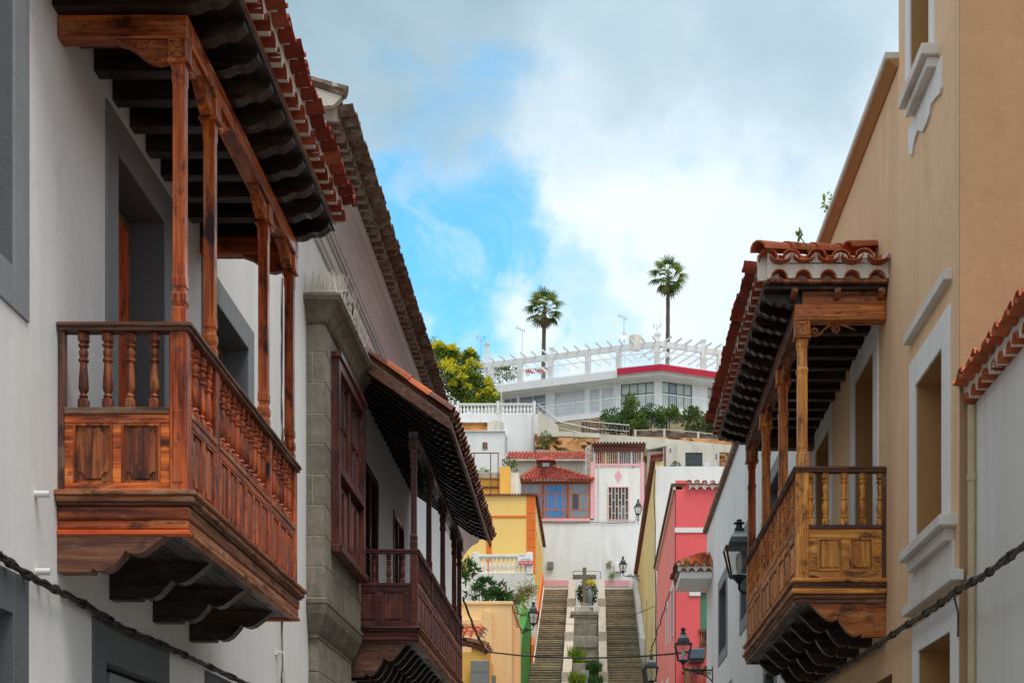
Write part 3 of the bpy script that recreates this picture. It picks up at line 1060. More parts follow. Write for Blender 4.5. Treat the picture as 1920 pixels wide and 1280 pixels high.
def balcony(cfg):
    g = cfg
    wX, s, d, y0, y1 = g['wall'], g['s'], g['d'], g['y0'], g['y1']
    zr, zm, zb, zf, zc = g['zr'], g['zm'], g['zb'], g['zf'], g['zc']
    Wf, Ws, Wp, Wr, Wb, Wk = g['W_front'], g['W_side'], g['W_post'], g['W_rail'], g['W_base'], g['W_black']
    root = thing('wooden_balcony', (wX + s * d / 2, (y0 + y1) / 2, zc), g['label'], 'balcony', 'carved timber balconies')
    near = lambda a, z, o: Vector((wX + s * a, y0 - o, z))
    far = lambda a, z, o: Vector((wX + s * a, y1 + o, z))
    side = lambda a, z, o: Vector((wX + s * (d + o), a, z))
    pw = g['pw']
    # deck boards
    nb = 6
    for i in range(nb):
        m = MB()
        m.box(wX + s * (d * i / nb + 0.004), wX + s * (d * (i + 1) / nb - 0.004), y0 + 0.03, y1 - 0.03, zf + 0.02, zf + 0.06)
        m.build('deck_board', Wk, root)
    # fascia mouldings round three sides
    H = zb - zf
    st = g['steps']
    for nm, mp, A0, A1, W_ in (('near', near, 0.0, d, Wf), ('far', far, 0.0, d, Wf), ('side', side, y0 + 0.05, y1 - 0.05, Wb)):
        for (t0, t1, o, wd) in st:
            m = MB()
            if nm == 'side':
                mbx(m, mp, A0, A1, zb - H * t1, zb - H * t0, -0.05, o, 0.012)
            else:
                mbx(m, mp, 0.002, d + o, zb - H * t1, zb - H * t0, -0.05, o, 0.012)
            m.build('fascia', (wd if nm != 'side' or wd is W_rail else None) or W_, root)
    # corbels
    for y in g['corbels']:
        m = MB()
        ct = g.get('corbel_t', 0.10)
        m.prism([Vector((wX + s * (u * 1.0), y - ct / 2, z)) for u, z in corbel_profile(d, zf + 0.02, zc)], (0, ct, 0))
        first = y == g['corbels'][0]
        m.build('corbel', g.get('W_corbel', Wk) if first else Wk, root)
    # newels, wall posts
    for i, y in enumerate([y0] + g['posts'][1:-1] + [y1 - pw]):
        m = MB()
        k = pw if i in (0, len(g['posts']) - 1) else pw * 0.8
        m.box(wX + s * (d - k), wX + s * d, y, y + k, zb - 0.005, zr - 0.045, 0.008)
        if i == 0:
            m.box(wX + s * (d - k * 0.78), wX + s * (d - k * 0.22), y - 0.008, y + 0.01, zb + 0.06, zm - 0.02, 0.004)
        m.build('newel', Wp, root)
    for y in (y0 + 0.002, y1 - 0.062):
        m = MB()
        m.box(wX + s * 0.003, wX + s * 0.045, y, y + 0.06, zb, zr - 0.04, 0.004)
        m.build('wall_post', Wr, root)
    # handrails
    for (xa, xb, ya, yb) in ((0.002, d + 0.035, y0 - 0.03, y0 + pw * .8), (0.002, d + 0.035, y1 - pw * .8, y1 + 0.03), (d - pw * .8, d + 0.035, y0 + pw * .8, y1 - pw * .8)):
        m = MB()
        m.box(wX + s * xa, wX + s * xb, ya, yb, zr - 0.028, zr, 0.008)
        m.box(wX + s * (xa + (0.012 if xa > 0.1 else 0)), wX + s * (xb - 0.014), ya + 0.012, yb - 0.012, zr - 0.052, zr - 0.028)
        m.build('handrail', Wr, root)
    # mid rails, balusters and panels on the two short ends
    hb = zr - 0.052 - zm
    bm_ = baluster_mesh(hb, g['W_bal']['z'] if g.get('W_bal') else Wf['z'], g.get('bal_r', 0.040), g.get('bal_kind', 0))
    for yy, mp in ((y0, near), (y1, far)):
        m = MB()
        mbx(m, mp, 0.045, d - pw, zm - 0.045, zm, -0.085, 0.008, 0.006)
        m.build('mid_rail', Wr, root)
        for a in g['near_bal']:
            p = mp(a, zm, -0.045)
            inst(bm_, 'baluster', p, root, (0, 0, random.uniform(-0.05, 0.05)))
        panel_run(root, mp, 0.045, d - pw, zb, zm - 0.045, 2, g['W_panel'], Wf, g['pstyle'], g.get('stile', 0.055))
    # the long side, bay by bay
    sb = baluster_mesh(hb, Ws['z'], g.get('bal_r', 0.040), g.get('bal_kind', 0))
    edges = [y0 + pw] + [q for y in g['posts'][1:-1] for q in (y, y + pw * .8)] + [y1 - pw]
    for k in range(0, len(edges), 2):
        a, b = edges[k], edges[k + 1]
        m = MB()
        mbx(m, side, a, b, zm - 0.045, zm, -0.085, 0.008, 0.006)
        m.build('mid_rail', g.get('W_midside', Ws), root)
        n = max(2, round((b - a) / g['bal_sp']))
        for i in range(n):
            yy = a + (i + 0.5) * (b - a) / n
            inst(sb, 'baluster', side(yy, zm, -0.045), root, (0, 0, random.uniform(-0.06, 0.06)))
        np_ = max(2, round((b - a) / g['pan_sp']))
        panel_run(root, side, a, b, zb, zm - 0.045, np_, Ws, Ws, g['pstyle'], g.get('sstile', 0.05))
    # posts up to the roof beam
    zt = g['ztop']
    uw = g['uw']
    pys = [y0 + pw / 2] + [y + pw * .4 for y in g['posts'][1:-1]] + [y1 - pw / 2]
    pc = d - pw / 2
    for i, y in enumerate(pys):
        m = MB()
        post_mesh(m, wX + s * pc, y, zr - 0.001, zt, uw, g['psec'])
        m.build('post', g['post_mats'][i % len(g['post_mats'])], root)
    # capital blocks
    ch = g['cap_h']
    for i, y in enumerate(pys):
        m = MB()
        q = uw * 0.72
        X = wX + s * pc
        m.box(X - q, X + q, y - q, y + q, zt + 0.012, zt + ch, 0.006)
        m.box(X - q * 1.12, X + q * 1.12, y - q * 1.12, y + q * 1.12, zt - 0.006, zt + 0.014, 0.004)
        cp = m.build('capital', g['W_cap'], root)
        if i == 0:
            c = MB()
            zl, zh = zt + 0.03, zt + ch - 0.02
            yf = y - q - 0.004
            e = q * 0.72
            if g.get('lattice'):
                for sg in (1, -1):
                    c.beam((X - e * sg, yf, zl), (X + e * sg, yf, zh), 0.012, 0.012, 0.0, (0, 1, 0))
            for xx in (-e, e):
                c.box(X + xx - .008, X + xx + .008, yf - 0.006, yf + 0.006, zl, zh)
            c.box(X - e + .009, X + e - .009, yf - 0.006, yf + 0.006, zl - .008, zl + .008)
            c.box(X - e + .009, X + e - .009, yf - 0.006, yf + 0.006, zh - .008, zh + .008)
            c.build('carving', g['W_cap'], cp)
    # beams
    b0, b1 = zt + ch + 0.002, g['zbeam']
    bw = uw * 1.5
    cross0 = 0.002 if not g.get('no_cross') else pc - bw / 2
    m = MB()
    m.box(wX + s * cross0, wX + s * (pc + bw / 2), pys[0] - bw / 2, pys[0] + bw / 2, b0, b1, 0.008)
    if g.get('beam_panel'):
        m.box(wX + s * (d * .30), wX + s * (d * .70), pys[0] - bw / 2 - .008, pys[0] - bw / 2 + .004, b0 + .03, b1 - .025, 0.004)
    m.build('beam', g['W_beam'], root)
    m = MB()
    m.box(wX + s * cross0, wX + s * (pc + bw / 2), pys[-1] - bw / 2, pys[-1] + bw / 2, b0, b1, 0.008)
    m.build('beam', g['W_beam2'], root)
    m = MB()
    m.box(wX + s * (pc - bw / 2), wX + s * (pc + bw / 2), pys[0] + bw / 2 + .001, pys[-1] - bw / 2 - .001, b0 + .002, b1 - .002, 0.008)
    m.build('beam', g['W_beam2'], root)
    # brackets
    if g['bracket'] == 'carved':
        nearb = lambda a, z, o: Vector((wX + s * a, pys[0] - o, z))
        if not g.get('no_cross'):
            carved_bracket(root, nearb, pc - uw * .72, -1, b0 - 0.001, 0.34, 0.145, g['W_brk'])
        sideb = lambda a, z, o: Vector((wX + s * (pc + o), a, z))
        for i, y in enumerate(pys):
            if i < len(pys) - 1:
                carved_bracket(root, sideb, y + uw * .72, 1, b0 - 0.001, 0.36, 0.15, g['W_brk'])
            if i > 0:
                carved_bracket(root, sideb, y - uw * .72, -1, b0 - 0.001, 0.36, 0.15, g['W_brk'])
        farb = lambda a, z, o: Vector((wX + s * a, pys[-1] + o, z))
        if not g.get('no_cross'):
            carved_bracket(root, farb, pc - uw * .72, -1, b0 - 0.001, 0.34, 0.15, g['W_beam2'])
    elif g['bracket'] == 'scroll':
        nearb = lambda a, z, o: Vector((wX + s * a, pys[0] - o, z))
        m = MB()
        ca = pc - uw * .72
        z = b0 - 0.06
        scroll(m, nearb, ca - .055, z - .03, .045, 1.4, 0.0, 0.012, 1, -1.57)
        scroll(m, nearb, ca - .27, z + .0, .05, 1.5, 0.0, 0.012, -1, 1.57)
        m.tube([nearb(ca - .055, z - .075, 0), nearb(ca - .10, z - .055, 0), nearb(ca - .15, z - .005, 0), nearb(ca - .20, z + .035, 0), nearb(ca - .27, z + .05, 0)], 0.013, 8)
        m.tube([nearb(ca - .27, z + .05, 0), nearb(ca - .36, z + .03, 0), nearb(ca - .46, z - .015, 0)], [0.013, 0.011, 0.008], 8)
        m.build('bracket', g['W_brk'], root, True)
        sideb = lambda a, z, o: Vector((wX + s * (pc + o), a, z))
        for i, y in enumerate(pys):
            if i < len(pys) - 1:
                carved_bracket(root, sideb, y + uw * .72, 1, b0 - 0.001, 0.40, 0.13, g['W_brk'], 0.05)
            if i > 0:
                carved_bracket(root, sideb, y - uw * .72, -1, b0 - 0.001, 0.40, 0.13, g['W_brk'], 0.05)
    return root, pys, b1


# ================================================================== LEFT SIDE OF THE STREET
XL = -3.43
mpL = LEFT(XL)


def surround(parent, mp, u0, u1, v0, v1, t, mat, proud=0.012, bottom=True, name='window_surround', deep=0.0):
    """flat painted border round an opening"""
    m = MB()

    def bb(a0, a1, c0, c1):
        p, q = mp(a0, c0, -proud), mp(a1, c1, 0.02)
        m.box(p.x, q.x, p.y, q.y, p.z, q.z, 0.004)
    bb(u0, u0 + t, v0, v1)
    bb(u1 - t, u1, v0, v1)
    bb(u0 + t, u1 - t, v1 - t, v1)
    if bottom:
        bb(u0 + t, u1 - t, v0, v0 + t)
    return m.build(name, mat, parent)


def reveal(parent, mp, u0, u1, v0, v1, d, mat, fill=None, eps=0.004):
    """lining of an opening, proud of the wall's own reveal by a few mm, and its back"""
    m = MB()
    a, b, c, e = u0 + eps, u1 - eps, v0 + eps, v1 - eps
    m.quad(mp(a, c, -0.002), mp(a, e, -0.002), mp(a, e, d), mp(a, c, d))
    m.quad(mp(b, c, -0.002), mp(b, e, -0.002), mp(b, e, d), mp(b, c, d))
    m.quad(mp(a, c, -0.002), mp(b, c, -0.002), mp(b, c, d), mp(a, c, d))
    m.quad(mp(a, e, -0.002), mp(b, e, -0.002), mp(b, e, d), mp(a, e, d))
    ob = m.build('reveal', mat, parent)
    if fill is not None:
        f = MB()
        f.quad(mp(a, c, d - .003), mp(b, c, d - .003), mp(b, e, d - .003), mp(a, e, d - .003))
        f.build('back', fill, ob)
    return ob


def sash(parent, mp, u0, u1, v0, v1, d, nu, nv, fmat, gmat, bar=0.04, name='window', gmats=None, fd=0.05):
    m = MB()

    def bb(a0, a1, c0, c1, k=0.0):
        p, q = mp(a0, c0, d - fd / 2 + k), mp(a1, c1, d + fd / 2 - k)
        m.box(p.x, q.x, p.y, q.y, p.z, q.z)
    bb(u0, u0 + bar, v0, v1)
    bb(u1 - bar, u1, v0, v1)
    bb(u0 + bar, u1 - bar, v1 - bar, v1)
    bb(u0 + bar, u1 - bar, v0, v0 + bar)
    for i in range(1, nu):
        x = u0 + (u1 - u0) * i / nu
        bb(x - bar / 2, x + bar / 2, v0 + bar, v1 - bar, 0.002)
    for j in range(1, nv):
        z = v0 + (v1 - v0) * j / nv
        bb(u0 + bar, u1 - bar, z - bar / 2, z + bar / 2, 0.004)
    ob = m.build(name, fmat, parent)
    for i in range(nu):
        for j in range(nv):
            g = MB()
            a0, a1 = u0 + (u1 - u0) * i / nu + bar * .4, u0 + (u1 - u0) * (i + 1) / nu - bar * .4
            c0, c1 = v0 + (v1 - v0) * j / nv + bar * .4, v0 + (v1 - v0) * (j + 1) / nv - bar * .4
            p, q = mp(a0, c0, d - 0.003), mp(a1, c1, d + 0.003)
            g.box(p.x, q.x, p.y, q.y, p.z, q.z)
            gm = gmats[(i * nv + j) % len(gmats)] if gmats else gmat
            g.build('pane', gm, ob)
    return ob


def louvre_door(parent, mp, u0, u1, v0, v1, d, mat, frame=0.09, n=34, leaves=2):
    m = MB()

    def bb(mm, a0, a1, c0, c1, w0, w1):
        p, q = mp(a0, c0, w0), mp(a1, c1, w1)
        mm.box(p.x, q.x, p.y, q.y, p.z, q.z, 0.004)
    bb(m, u0, u0 + frame, v0, v1, d - .04, d + .05)
    bb(m, u1 - frame, u1, v0, v1, d - .04, d + .05)
    bb(m, u0 + frame, u1 - frame, v1 - frame, v1, d - .04, d + .05)
    mid = (u0 + u1) / 2
    bb(m, mid - .05, mid + .05, v0, v1 - frame, d - .02, d + .05)
    bb(m, u0 + frame, mid - .05, v0, v0 + .12, d - .02, d + .05)
    bb(m, mid + .05, u1 - frame, v0, v0 + .12, d - .02, d + .05)
    ob = m.build('louvre_door', mat, parent)
    for (a, b) in ((u0 + frame, mid - .05), (mid + .05, u1 - frame)):
        for i in range(n):
            z = v0 + .14 + (v1 - frame - v0 - .14) * (i + .5) / n
            h = (v1 - v0) / n * 0.42
            s_ = MB()
            q = [mp(a, z - h, d - .008), mp(b, z - h, d - .008), mp(b, z + h, d + .028), mp(a, z + h, d + .028)]
            s_.prism(q, mp(a, z, 0.008) - mp(a, z, 0))
            s_.build('slat', mat, ob)
    return ob


# ---- white house with the first balcony
Z1T = 7.1
hA = thing('white_house', (XL, 8, 0), 'white plastered house with charcoal window surrounds behind the nearest left balcony', 'house', 'houses along the street')
holesA = [(7.2, 9.13, 5.05, 8.6), (11.14, 12.36, 3.95, 6.62), (13.78, 15.36, 5.05, 6.58), (7.3, 9.12, 0.9, 3.0), (10.86, 12.2, 0.72, 2.93), (13.9, 15.3, 1.0, 2.95)]
m = MB()
m.wall(mpL, 3.0, 16.98, -0.4, 9.4, holesA, 0.34)
m.box(XL - 8, XL - 0.345, 3.0, 3.2, -0.4, 9.4)
m.box(XL - 8, XL - 0.345, 16.8, 16.98, -0.4, 9.4)
m.box(XL - 8.2, XL - 8.002, 3.0, 16.98, -0.4, 9.4)
m.box(XL - 8, XL - .36, 3.21, 16.79, 9.1, 9.39)
m.build('wall', M_white1, hA)
for (a, b, c, e), t, bot in zip(holesA, (0.25, 0.27, 0.24, 0.25, 0.28, 0.25), (True, False, True, False, False, False)):
    surround(hA, mpL, a - t, b + t, c - (t if bot else 0), e + t, t, M_greylt if c > 3 else M_grey, 0.014, bot)
    reveal(hA, mpL, a, b, c, e, 0.31, M_grey, M_interior)
# balcony door: orange leaf set deep in the opening
m = MB()
m.box(XL - .30, XL - .255, 11.16, 12.27, 3.98, 6.50, 0.006)
dr = m.build('door', W_orange, hA)
m = MB()
m.box(XL - .335, XL - .26, 12.28, 12.34, 3.98, 6.58, 0.004)
m.box(XL - .335, XL - .26, 11.26, 12.27, 6.50, 6.58, 0.004)
m.build('frame', W_brown, dr)
sash(hA, mpL, 13.84, 15.30, 5.10, 6.53, 0.26, 2, 2, W_brown, G_dark, 0.06)
sash(hA, mpL, 7.3, 9.05, 5.15, 8.5, 0.26, 2, 3, W_brown, G_dark, 0.06)
sash(hA, mpL, 7.4, 9.05, 0.95, 2.95, 0.26, 2, 2, W_brown, G_dark, 0.06)
m = MB()
m.box(XL - .14, XL - .06, 11.2, 12.15, 0.74, 2.9, 0.01)
m.box(XL - .06, XL - .04, 11.3, 11.62, 0.9, 2.75, 0.01)
m.box(XL - .06, XL - .04, 11.74, 12.05, 0.9, 2.75, 0.01)
m.build('door', M_greylt, hA)
# roof over the balcony is part of the balcony; the house's own roof slope sits behind it
m = MB()
tile_field(m, (XL + .02, 16.98, 9.30), (XL + .02, 3.0, 9.30), (XL - 3.6, 3.0, 10.6), (XL - 3.6, 16.98, 10.6), 60, 10, 0.045)
m.build('roof', T_brown, hA, True)
# small white drain spouts
for (px, py) in ((66, 926), (68, 1071)):
    y = wy(px, XL)
    m = MB()
    q = Vector((XL, y, wz(py, y)))
    m.tube([q - Vector((.05, 0, 0)), q + Vector((.09, -.0, .0))], 0.022, 12)
    m.build('drain_spout', K_plastic, hA, True)

stepsA = [(0.0, 0.12, 0.075, W_base), (0.12, 0.26, 0.055, W_base), (0.26, 0.33, 0.035, W_rail), (0.33, 0.64, 0.018, None), (0.64, 0.88, 0.010, None), (0.88, 1.0, 0.022, W_orange)]
Dl = 0.83
rootA, pysA, zbA = balcony(dict(
    label='red-brown carved balcony on the near white house at left', wall=XL, s=1, d=Dl, y0=9.9, y1=13.6,
    zr=4.98, zm=4.44, zb=3.90, zf=3.62, zc=3.385, posts=[9.9, 10.69, 12.44, 13.49], corbels=[9.96, 11.03, 12.11, 13.2], corbel_t=0.13, pw=0.115, uw=0.085,
    W_front=W_front, W_side=W_red, W_post=W_red, W_rail=W_rail, W_base=W_base, W_black=W_black, W_corbel=W_rail, W_panel=W_panel, W_midside=W_base, W_bal=W_panel,
    steps=stepsA, near_bal=[0.155, 0.31, 0.455, 0.61], bal_sp=0.152, pan_sp=0.30, pstyle='carved', bal_r=0.036,
    ztop=6.655, cap_h=0.145, zbeam=6.95, cap=1, W_cap=W_front, W_beam=W_front, W_beam2=W_front, W_brk=W_front, bracket='carved', lattice=True,
    post_mats=[W_red['z'], W_front['z'], W_red['z'], W_red['z']],
    psec=[(0, 1.05), (.10, 1.05), (.115, .86), (.15, 1.08), (.19, 1.08), (.21, .84), (.235, .84), (.25, 1.0), (.30, 1.0), (.32, .9), (-.14, .9), (-.12, 1.0), (-1e-4, 1.0)]))
# ceiling joists and boards, tile eave
eX = XL + 1.115
m = MB()
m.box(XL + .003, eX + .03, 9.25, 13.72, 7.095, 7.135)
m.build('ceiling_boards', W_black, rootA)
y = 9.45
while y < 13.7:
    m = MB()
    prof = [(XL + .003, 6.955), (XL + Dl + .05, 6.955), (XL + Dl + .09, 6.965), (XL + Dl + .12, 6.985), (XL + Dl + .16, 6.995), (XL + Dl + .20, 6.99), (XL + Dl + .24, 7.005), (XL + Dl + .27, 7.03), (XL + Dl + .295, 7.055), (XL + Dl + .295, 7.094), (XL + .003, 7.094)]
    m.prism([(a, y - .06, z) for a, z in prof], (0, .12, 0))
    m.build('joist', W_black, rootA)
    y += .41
m = MB()
m.box(eX - .02, eX + .035, 9.25, 13.72, 7.136, 7.165, 0.006)
m.build('eave_board', W_base, rootA)
roofA = eave(rootA, (eX + .02, 9.27, 7.166), (0, 1, 0), (1, 0, 0), 21, 0.212, T_new, M_mortar, 0.10, 0.205, 18)
m = MB()
tile_field(m, (eX + .10, 13.70, 7.36), (eX + .10, 9.25, 7.36), (XL + .01, 9.25, 7.86), (XL + .01, 13.70, 7.86), 21, 4, 0.04)
m.build('roof_covering', T_new, roofA, True)
m = MB()
m.prism([(XL + .02, 13.66, 7.14), (eX, 13.66, 7.14), (eX + .02, 13.66, 7.30), (XL + .02, 13.66, 7.80)], (0, .04, 0))
m.prism([(XL + .02, 9.27, 7.14), (eX, 9.27, 7.14), (eX + .02, 9.27, 7.30), (XL + .02, 9.27, 7.80)], (0, .04, 0))
m.build('gable_mortar', M_mortar, roofA)

# ---- second house on the left: stone window bay, grey cornice, tiled eave
hB = thing('white_house', (XL, 28, 1), 'long white house with grey moulded cornice and carved stone window bay', 'house', 'houses along the street')
doorsB = [(23.1, 24.65), (26.5, 28.0), (29.85, 31.4), (33.2, 34.7)]
holesB = [(a, b, 4.9, 7.47) for a, b in doorsB] + [(18.95, 21.1, 5.35, 7.66)] + [(24.5, 26, 1.4, 4.0), (30, 31.5, 1.8, 4.2)]
m = MB()
m.wall(mpL, 17.0, 40.0, 0.6, 9.98, holesB, 0.36)
m.box(XL - 9, XL - .365, 17.0, 17.2, .6, 9.98)
m.box(XL - 9, XL - .365, 39.8, 40.0, .6, 9.98)
m.box(XL - 9.2, XL - 9.002, 17.0, 40.0, .6, 9.98)
m.build('wall', M_white2, hB)
for a, b in doorsB:
    reveal(hB, mpL, a, b, 4.9, 7.47, 0.30, M_white2, M_interior)
    louvre_door(hB, mpL, a + .01, b - .01, 4.91, 7.46, 0.02, W_maroon)
for (a, b, c, e) in holesB[-2:]:
    reveal(hB, mpL, a, b, c, e, 0.30, M_white2, M_interior)
# cornice profile (out from wall, height)
cp = [(0.0, 9.12), (.04, 9.12), (.04, 9.15), (.07, 9.17), (.09, 9.22), (.09, 9.26), (.12, 9.265), (.12, 9.295), (.155, 9.305), (.155, 9.345), (.175, 9.355), (.20, 9.385), (.25, 9.44), (.32, 9.50),
      (.40, 9.545), (.455, 9.56), (.455, 9.585), (.485, 9.595), (.485, 9.635), (.0, 9.645)]
m = MB()
m.prism([(XL + .003 + u, 17.02, z) for u, z in cp], (0, 22.96, 0))
m.build('cornice', M_cove, hB)
roofB = eave(hB, (XL + .47, 17.05, 9.637), (0, 1, 0), (1, 0, 0), 96, 0.238, T_old, M_mortarold, 0.15, 0.32, 20, maxobj=290, jit=.007)
m = MB()
tile_field(m, (XL + .66, 39.98, 9.87), (XL + .66, 17.03, 9.87), (XL - 4.2, 17.03, 11.35), (XL - 4.2, 39.98, 11.35), 96, 12, 0.045)
m.build('roof_covering', T_old, roofB, True)
m = MB()
m.prism([(XL + .58, 16.97, 9.78), (XL + .70, 16.97, 9.90), (XL - 4.2, 16.97, 11.40), (XL - 4.2, 16.97, 9.75), (XL + .1, 16.97, 9.75)], (0, .10, 0))
m.build('gable_mortar', M_concretel, roofB)
m = MB()
for k in range(9):
    m.tube([(XL + .72 - k * .5, 17.0, 9.93 + k * .144), (XL + .18 - k * .5, 17.0, 10.09 + k * .144)], [.075, .062], 8)
m.build('verge_tiles', T_old, roofB, True)
# drain crack / pipe where the two houses meet
m = MB()
rg = random.Random(5)
pts = [(XL + .012 + rg.uniform(-.006, .006), 17.0 + rg.uniform(-.015, .015), 3.0 + 4.9 * k / 30) for k in range(31)]
m.tube(pts, [0.010 + rg.uniform(-.004, .005) for _ in pts], 6)
tag(m.build('vertical_cable', K_cablegrey, None), 'thin dusty cable running down where two white houses meet at left', 'cable')

# stone window bay
XB = XL + .225
y0b, y1b = 18.5, 21.35
zb0, zb1 = 4.64, 7.93
bay = thing('stone_window_bay', (XL + .1, (y0b + y1b) / 2, 4.0), 'grey stone window bay with block joints and a carved cornice', 'window bay')
nrow = 9
hrow = (zb1 - zb0) / nrow
m = MB()
m.wall(LEFT(XB - .008), y0b + .008, y1b - .01, zb0, zb1, [(18.96, 21.09, 5.36, 7.63)], .21)
core = m.build('mortar_core', S_joint, bay)
winB = (18.93, 21.12, 5.33, 7.66)
for r_ in range(nrow):
    z0, z1 = zb0 + r_ * hrow + .006, zb0 + (r_ + 1) * hrow - .006
    # near face: one or two blocks
    cuts = [0.003, .225] if r_ % 2 == 0 else ([0.003, .225] if r_ % 4 == 1 else [0.003, .075, .225])
    for u0, u1 in zip(cuts, cuts[1:]):
        last = u1 == cuts[-1]
        m = MB()
        x0, x1 = XL + u0 + (.004 if u0 > .01 else 0), XL + u1 - (.0 if last else .004)
        yb_ = winB[0] if (z1 > winB[2] and z0 < winB[3]) else (y0b + (.42 if r_ % 2 else .75))
        m.box(x0, x1, y0b, (yb_ - .003) if last else y0b + .1, z0, z1, 0.006)
        m.build('stone_block', S_bay, bay)
    # street face
    if not (z1 > winB[2] and z0 < winB[3]):
        ye = [y0b + (.42 if r_ % 2 else .75)]
        while ye[-1] < y1b - .3:
            ye.append(min(y1b, ye[-1] + .62))
        ye[-1] = y1b
        for a, b in zip(ye, ye[1:]):
            m = MB()
            m.box(XB - .10, XB, a + .003, b - .003, z0, z1, 0.006)
            m.build('stone_block', S_bay, bay)
    else:
        m = MB()
        m.box(XB - .10, XB, winB[1] + .003, y1b, z0, z1, 0.006)
        m.build('stone_block', S_bay, bay)
        part_ = (z0, winB[2] - .004) if z0 < winB[2] else ((winB[3] + .004, z1) if z1 > winB[3] else None)
        if part_:
            for a, b in ((winB[0], 19.7), (19.7, 20.4), (20.4, winB[1])):
                m = MB()
                m.box(XB - .10, XB - .001, a + .003, b - .003, part_[0], part_[1], 0.006)
                m.build('stone_block', S_bay, bay)


def moulding(name, prof, yA, yB, mat, parent, wall=XL):
    """a moulding that runs round the near end, the street side and the far end of the bay; prof: (out, z)"""
    m = MB()
    rings = []
    for o, z in prof:
        rings.append([Vector((wall + .003, yA - o, z)), Vector((XB + o, yA - o, z)), Vector((XB + o, yB + o, z)), Vector((wall + .003, yB + o, z))])
    for a, b in zip(rings, rings[1:]):
        for k in range(3):
            m.quad(a[k], a[k + 1], b[k + 1], b[k])
    m.quad(*rings[0])
    m.quad(*rings[-1])
    return m.build(name, mat, parent)


cor = moulding('cornice', [(0.004, 7.90), (.02, 7.905), (.02, 7.93), (.032, 7.935), (.032, 7.955), (.045, 7.96), (.045, 7.98), (.055, 8.0), (.08, 8.05), (.13, 8.10), (.185, 8.13), (.195, 8.14), (.195, 8.165),
                           (.21, 8.17), (.21, 8.20), (.0, 8.235)], y0b, y1b, S_dark, bay)
# dentil beads under the cornice
m = MB()
n = 9
for i in range(n):
    m.lathe([(.0, -.014), (.012, -.008), (.014, 0), (.012, .008), (.0, .014)], (XL + .02 + (.235) * i / (n - 1), y0b - .03, 7.916), 6)
for i in range(46):
    m.lathe([(.0, -.014), (.012, -.008), (.014, 0), (.012, .008), (.0, .014)], (XB + .028, y0b + i * (y1b - y0b) / 45, 7.916), 6)
m.build('bead_course', S_dark, cor, True, kind='stuff')
moulding('base_moulding', [(-.13, 4.16), (-.10, 4.17), (-.10, 4.22), (-.085, 4.23), (-.06, 4.28), (-.03, 4.36), (0.005, 4.45), (.018, 4.52), (.018, 4.56), (.03, 4.57), (.03, 4.62), (.0, 4.642)],
         y0b, y1b, S_dark, bay)
m = MB()
m.box(XL + .003, XB - .10, y0b + .13, y1b - .13, 1.0, 3.76, .01)
m.box(XL + .003, XB - .11, y0b + .14, y1b - .14, 3.765, 4.20, .01)
m.build('pilaster', S_bay, bay)
# broken pediment behind the cornice
m = MB()
for (ya, za, yb, zb_) in ((18.7, 8.24, 19.75, 8.62), (21.2, 8.24, 20.15, 8.62)):
    d_ = Vector((0, yb - ya, zb_ - za)).normalized()
    m.prism([(XL + .003, ya, za), (XL + .003, yb, zb_), (XL + .003, yb, zb_ + .12), (XL + .003, ya, za + .10)], (.30, 0, 0))
m.prism([(XL + .004, 19.65, 8.24), (XL + .004, 20.25, 8.24), (XL + .004, 20.15, 8.50), (XL + .004, 19.75, 8.50)], (.22, 0, 0))
m.build('pediment', S_dark, bay)
# bird spikes on cornice and pediment
rg = random.Random(9)
m = MB()


def spikes(p0, p1, n, h, spread):
    p0, p1 = Vector(p0), Vector(p1)
    m.beam(p0, p1, .02, .008)
    for i in range(n):
        q = p0.lerp(p1, (i + .5) / n)
        t = Vector((rg.uniform(-1, 1) * spread, rg.uniform(-1, 1) * spread, h * rg.uniform(.85, 1.05)))
        m.tube([q, q + t], [.0045, .003], 4)


for o in (.02, .09, .15):
    spikes((XL + .03, y0b - o, 8.235), (XB + o, y0b - o, 8.235), 16, .26, .05)
    spikes((XB + o, y0b - o, 8.235), (XB + o, y1b + .1, 8.235), 100, .22, .07)
for (ya, za, yb, zb_) in ((18.7, 8.35, 19.75, 8.75), (21.2, 8.35, 20.15, 8.75)):
    for xx in (.08, .2, .28):
        spikes((XL + xx, ya, za), (XL + xx, yb, zb_), 38, .22, .06)
m.build('bird_spikes', K_spike, bay, kind='stuff')
# the bay's timber window
mpB = LEFT(XB + .03)
m = MB()
a, b, c, e = winB


def fb(u0, u1, v0, v1, w0, w1, cc=.006):
    p, q = mpB(u0, v0, w0), mpB(u1, v1, w1)
    m.box(p.x, q.x, p.y, q.y, p.z, q.z, cc)


fb(a, a + .12, c, e, -.07, .2)
fb(b - .16, b, c, e, -.07, .2)
fb(a + .12, b - .16, e - .14, e, -.07, .2)
fb(a - .03, b + .03, e - .02, e + .05, -.10, .12)
fb(a - .03, b + .03, c - .07, c + .02, -.11, .12)
fb(a + .12, b - .16, 6.30, 6.42, -.05, .15)
fb(a + .12, b - .16, 6.24, 6.30, -.085, .15)
fb((a + b) / 2 - .06, (a + b) / 2 + .06, c + .02, e - .14, -.03, .15)
wb = m.build('window', W_maroon, bay)
for k in range(2):
    u0 = a + .12 if k == 0 else (a + b) / 2 + .06
    u1 = (a + b) / 2 - .06 if k == 0 else b - .16
    sash(wb, mpB, u0, u1, 6.42, e - .14, .02, 3, 2, W_maroon, G_bay, .045, 'sash')
    for i in range(2):
        w = (u1 - u0) / 2
        m = MB()
        fb(u0 + i * w + .01, u0 + (i + 1) * w - .01, c + .03, 6.23, .01, .06)
        fb(u0 + i * w + .09, u0 + (i + 1) * w - .09, c + .12, 6.14, -.02, .01, .012)
        m.build('panel', W_maroon, wb)

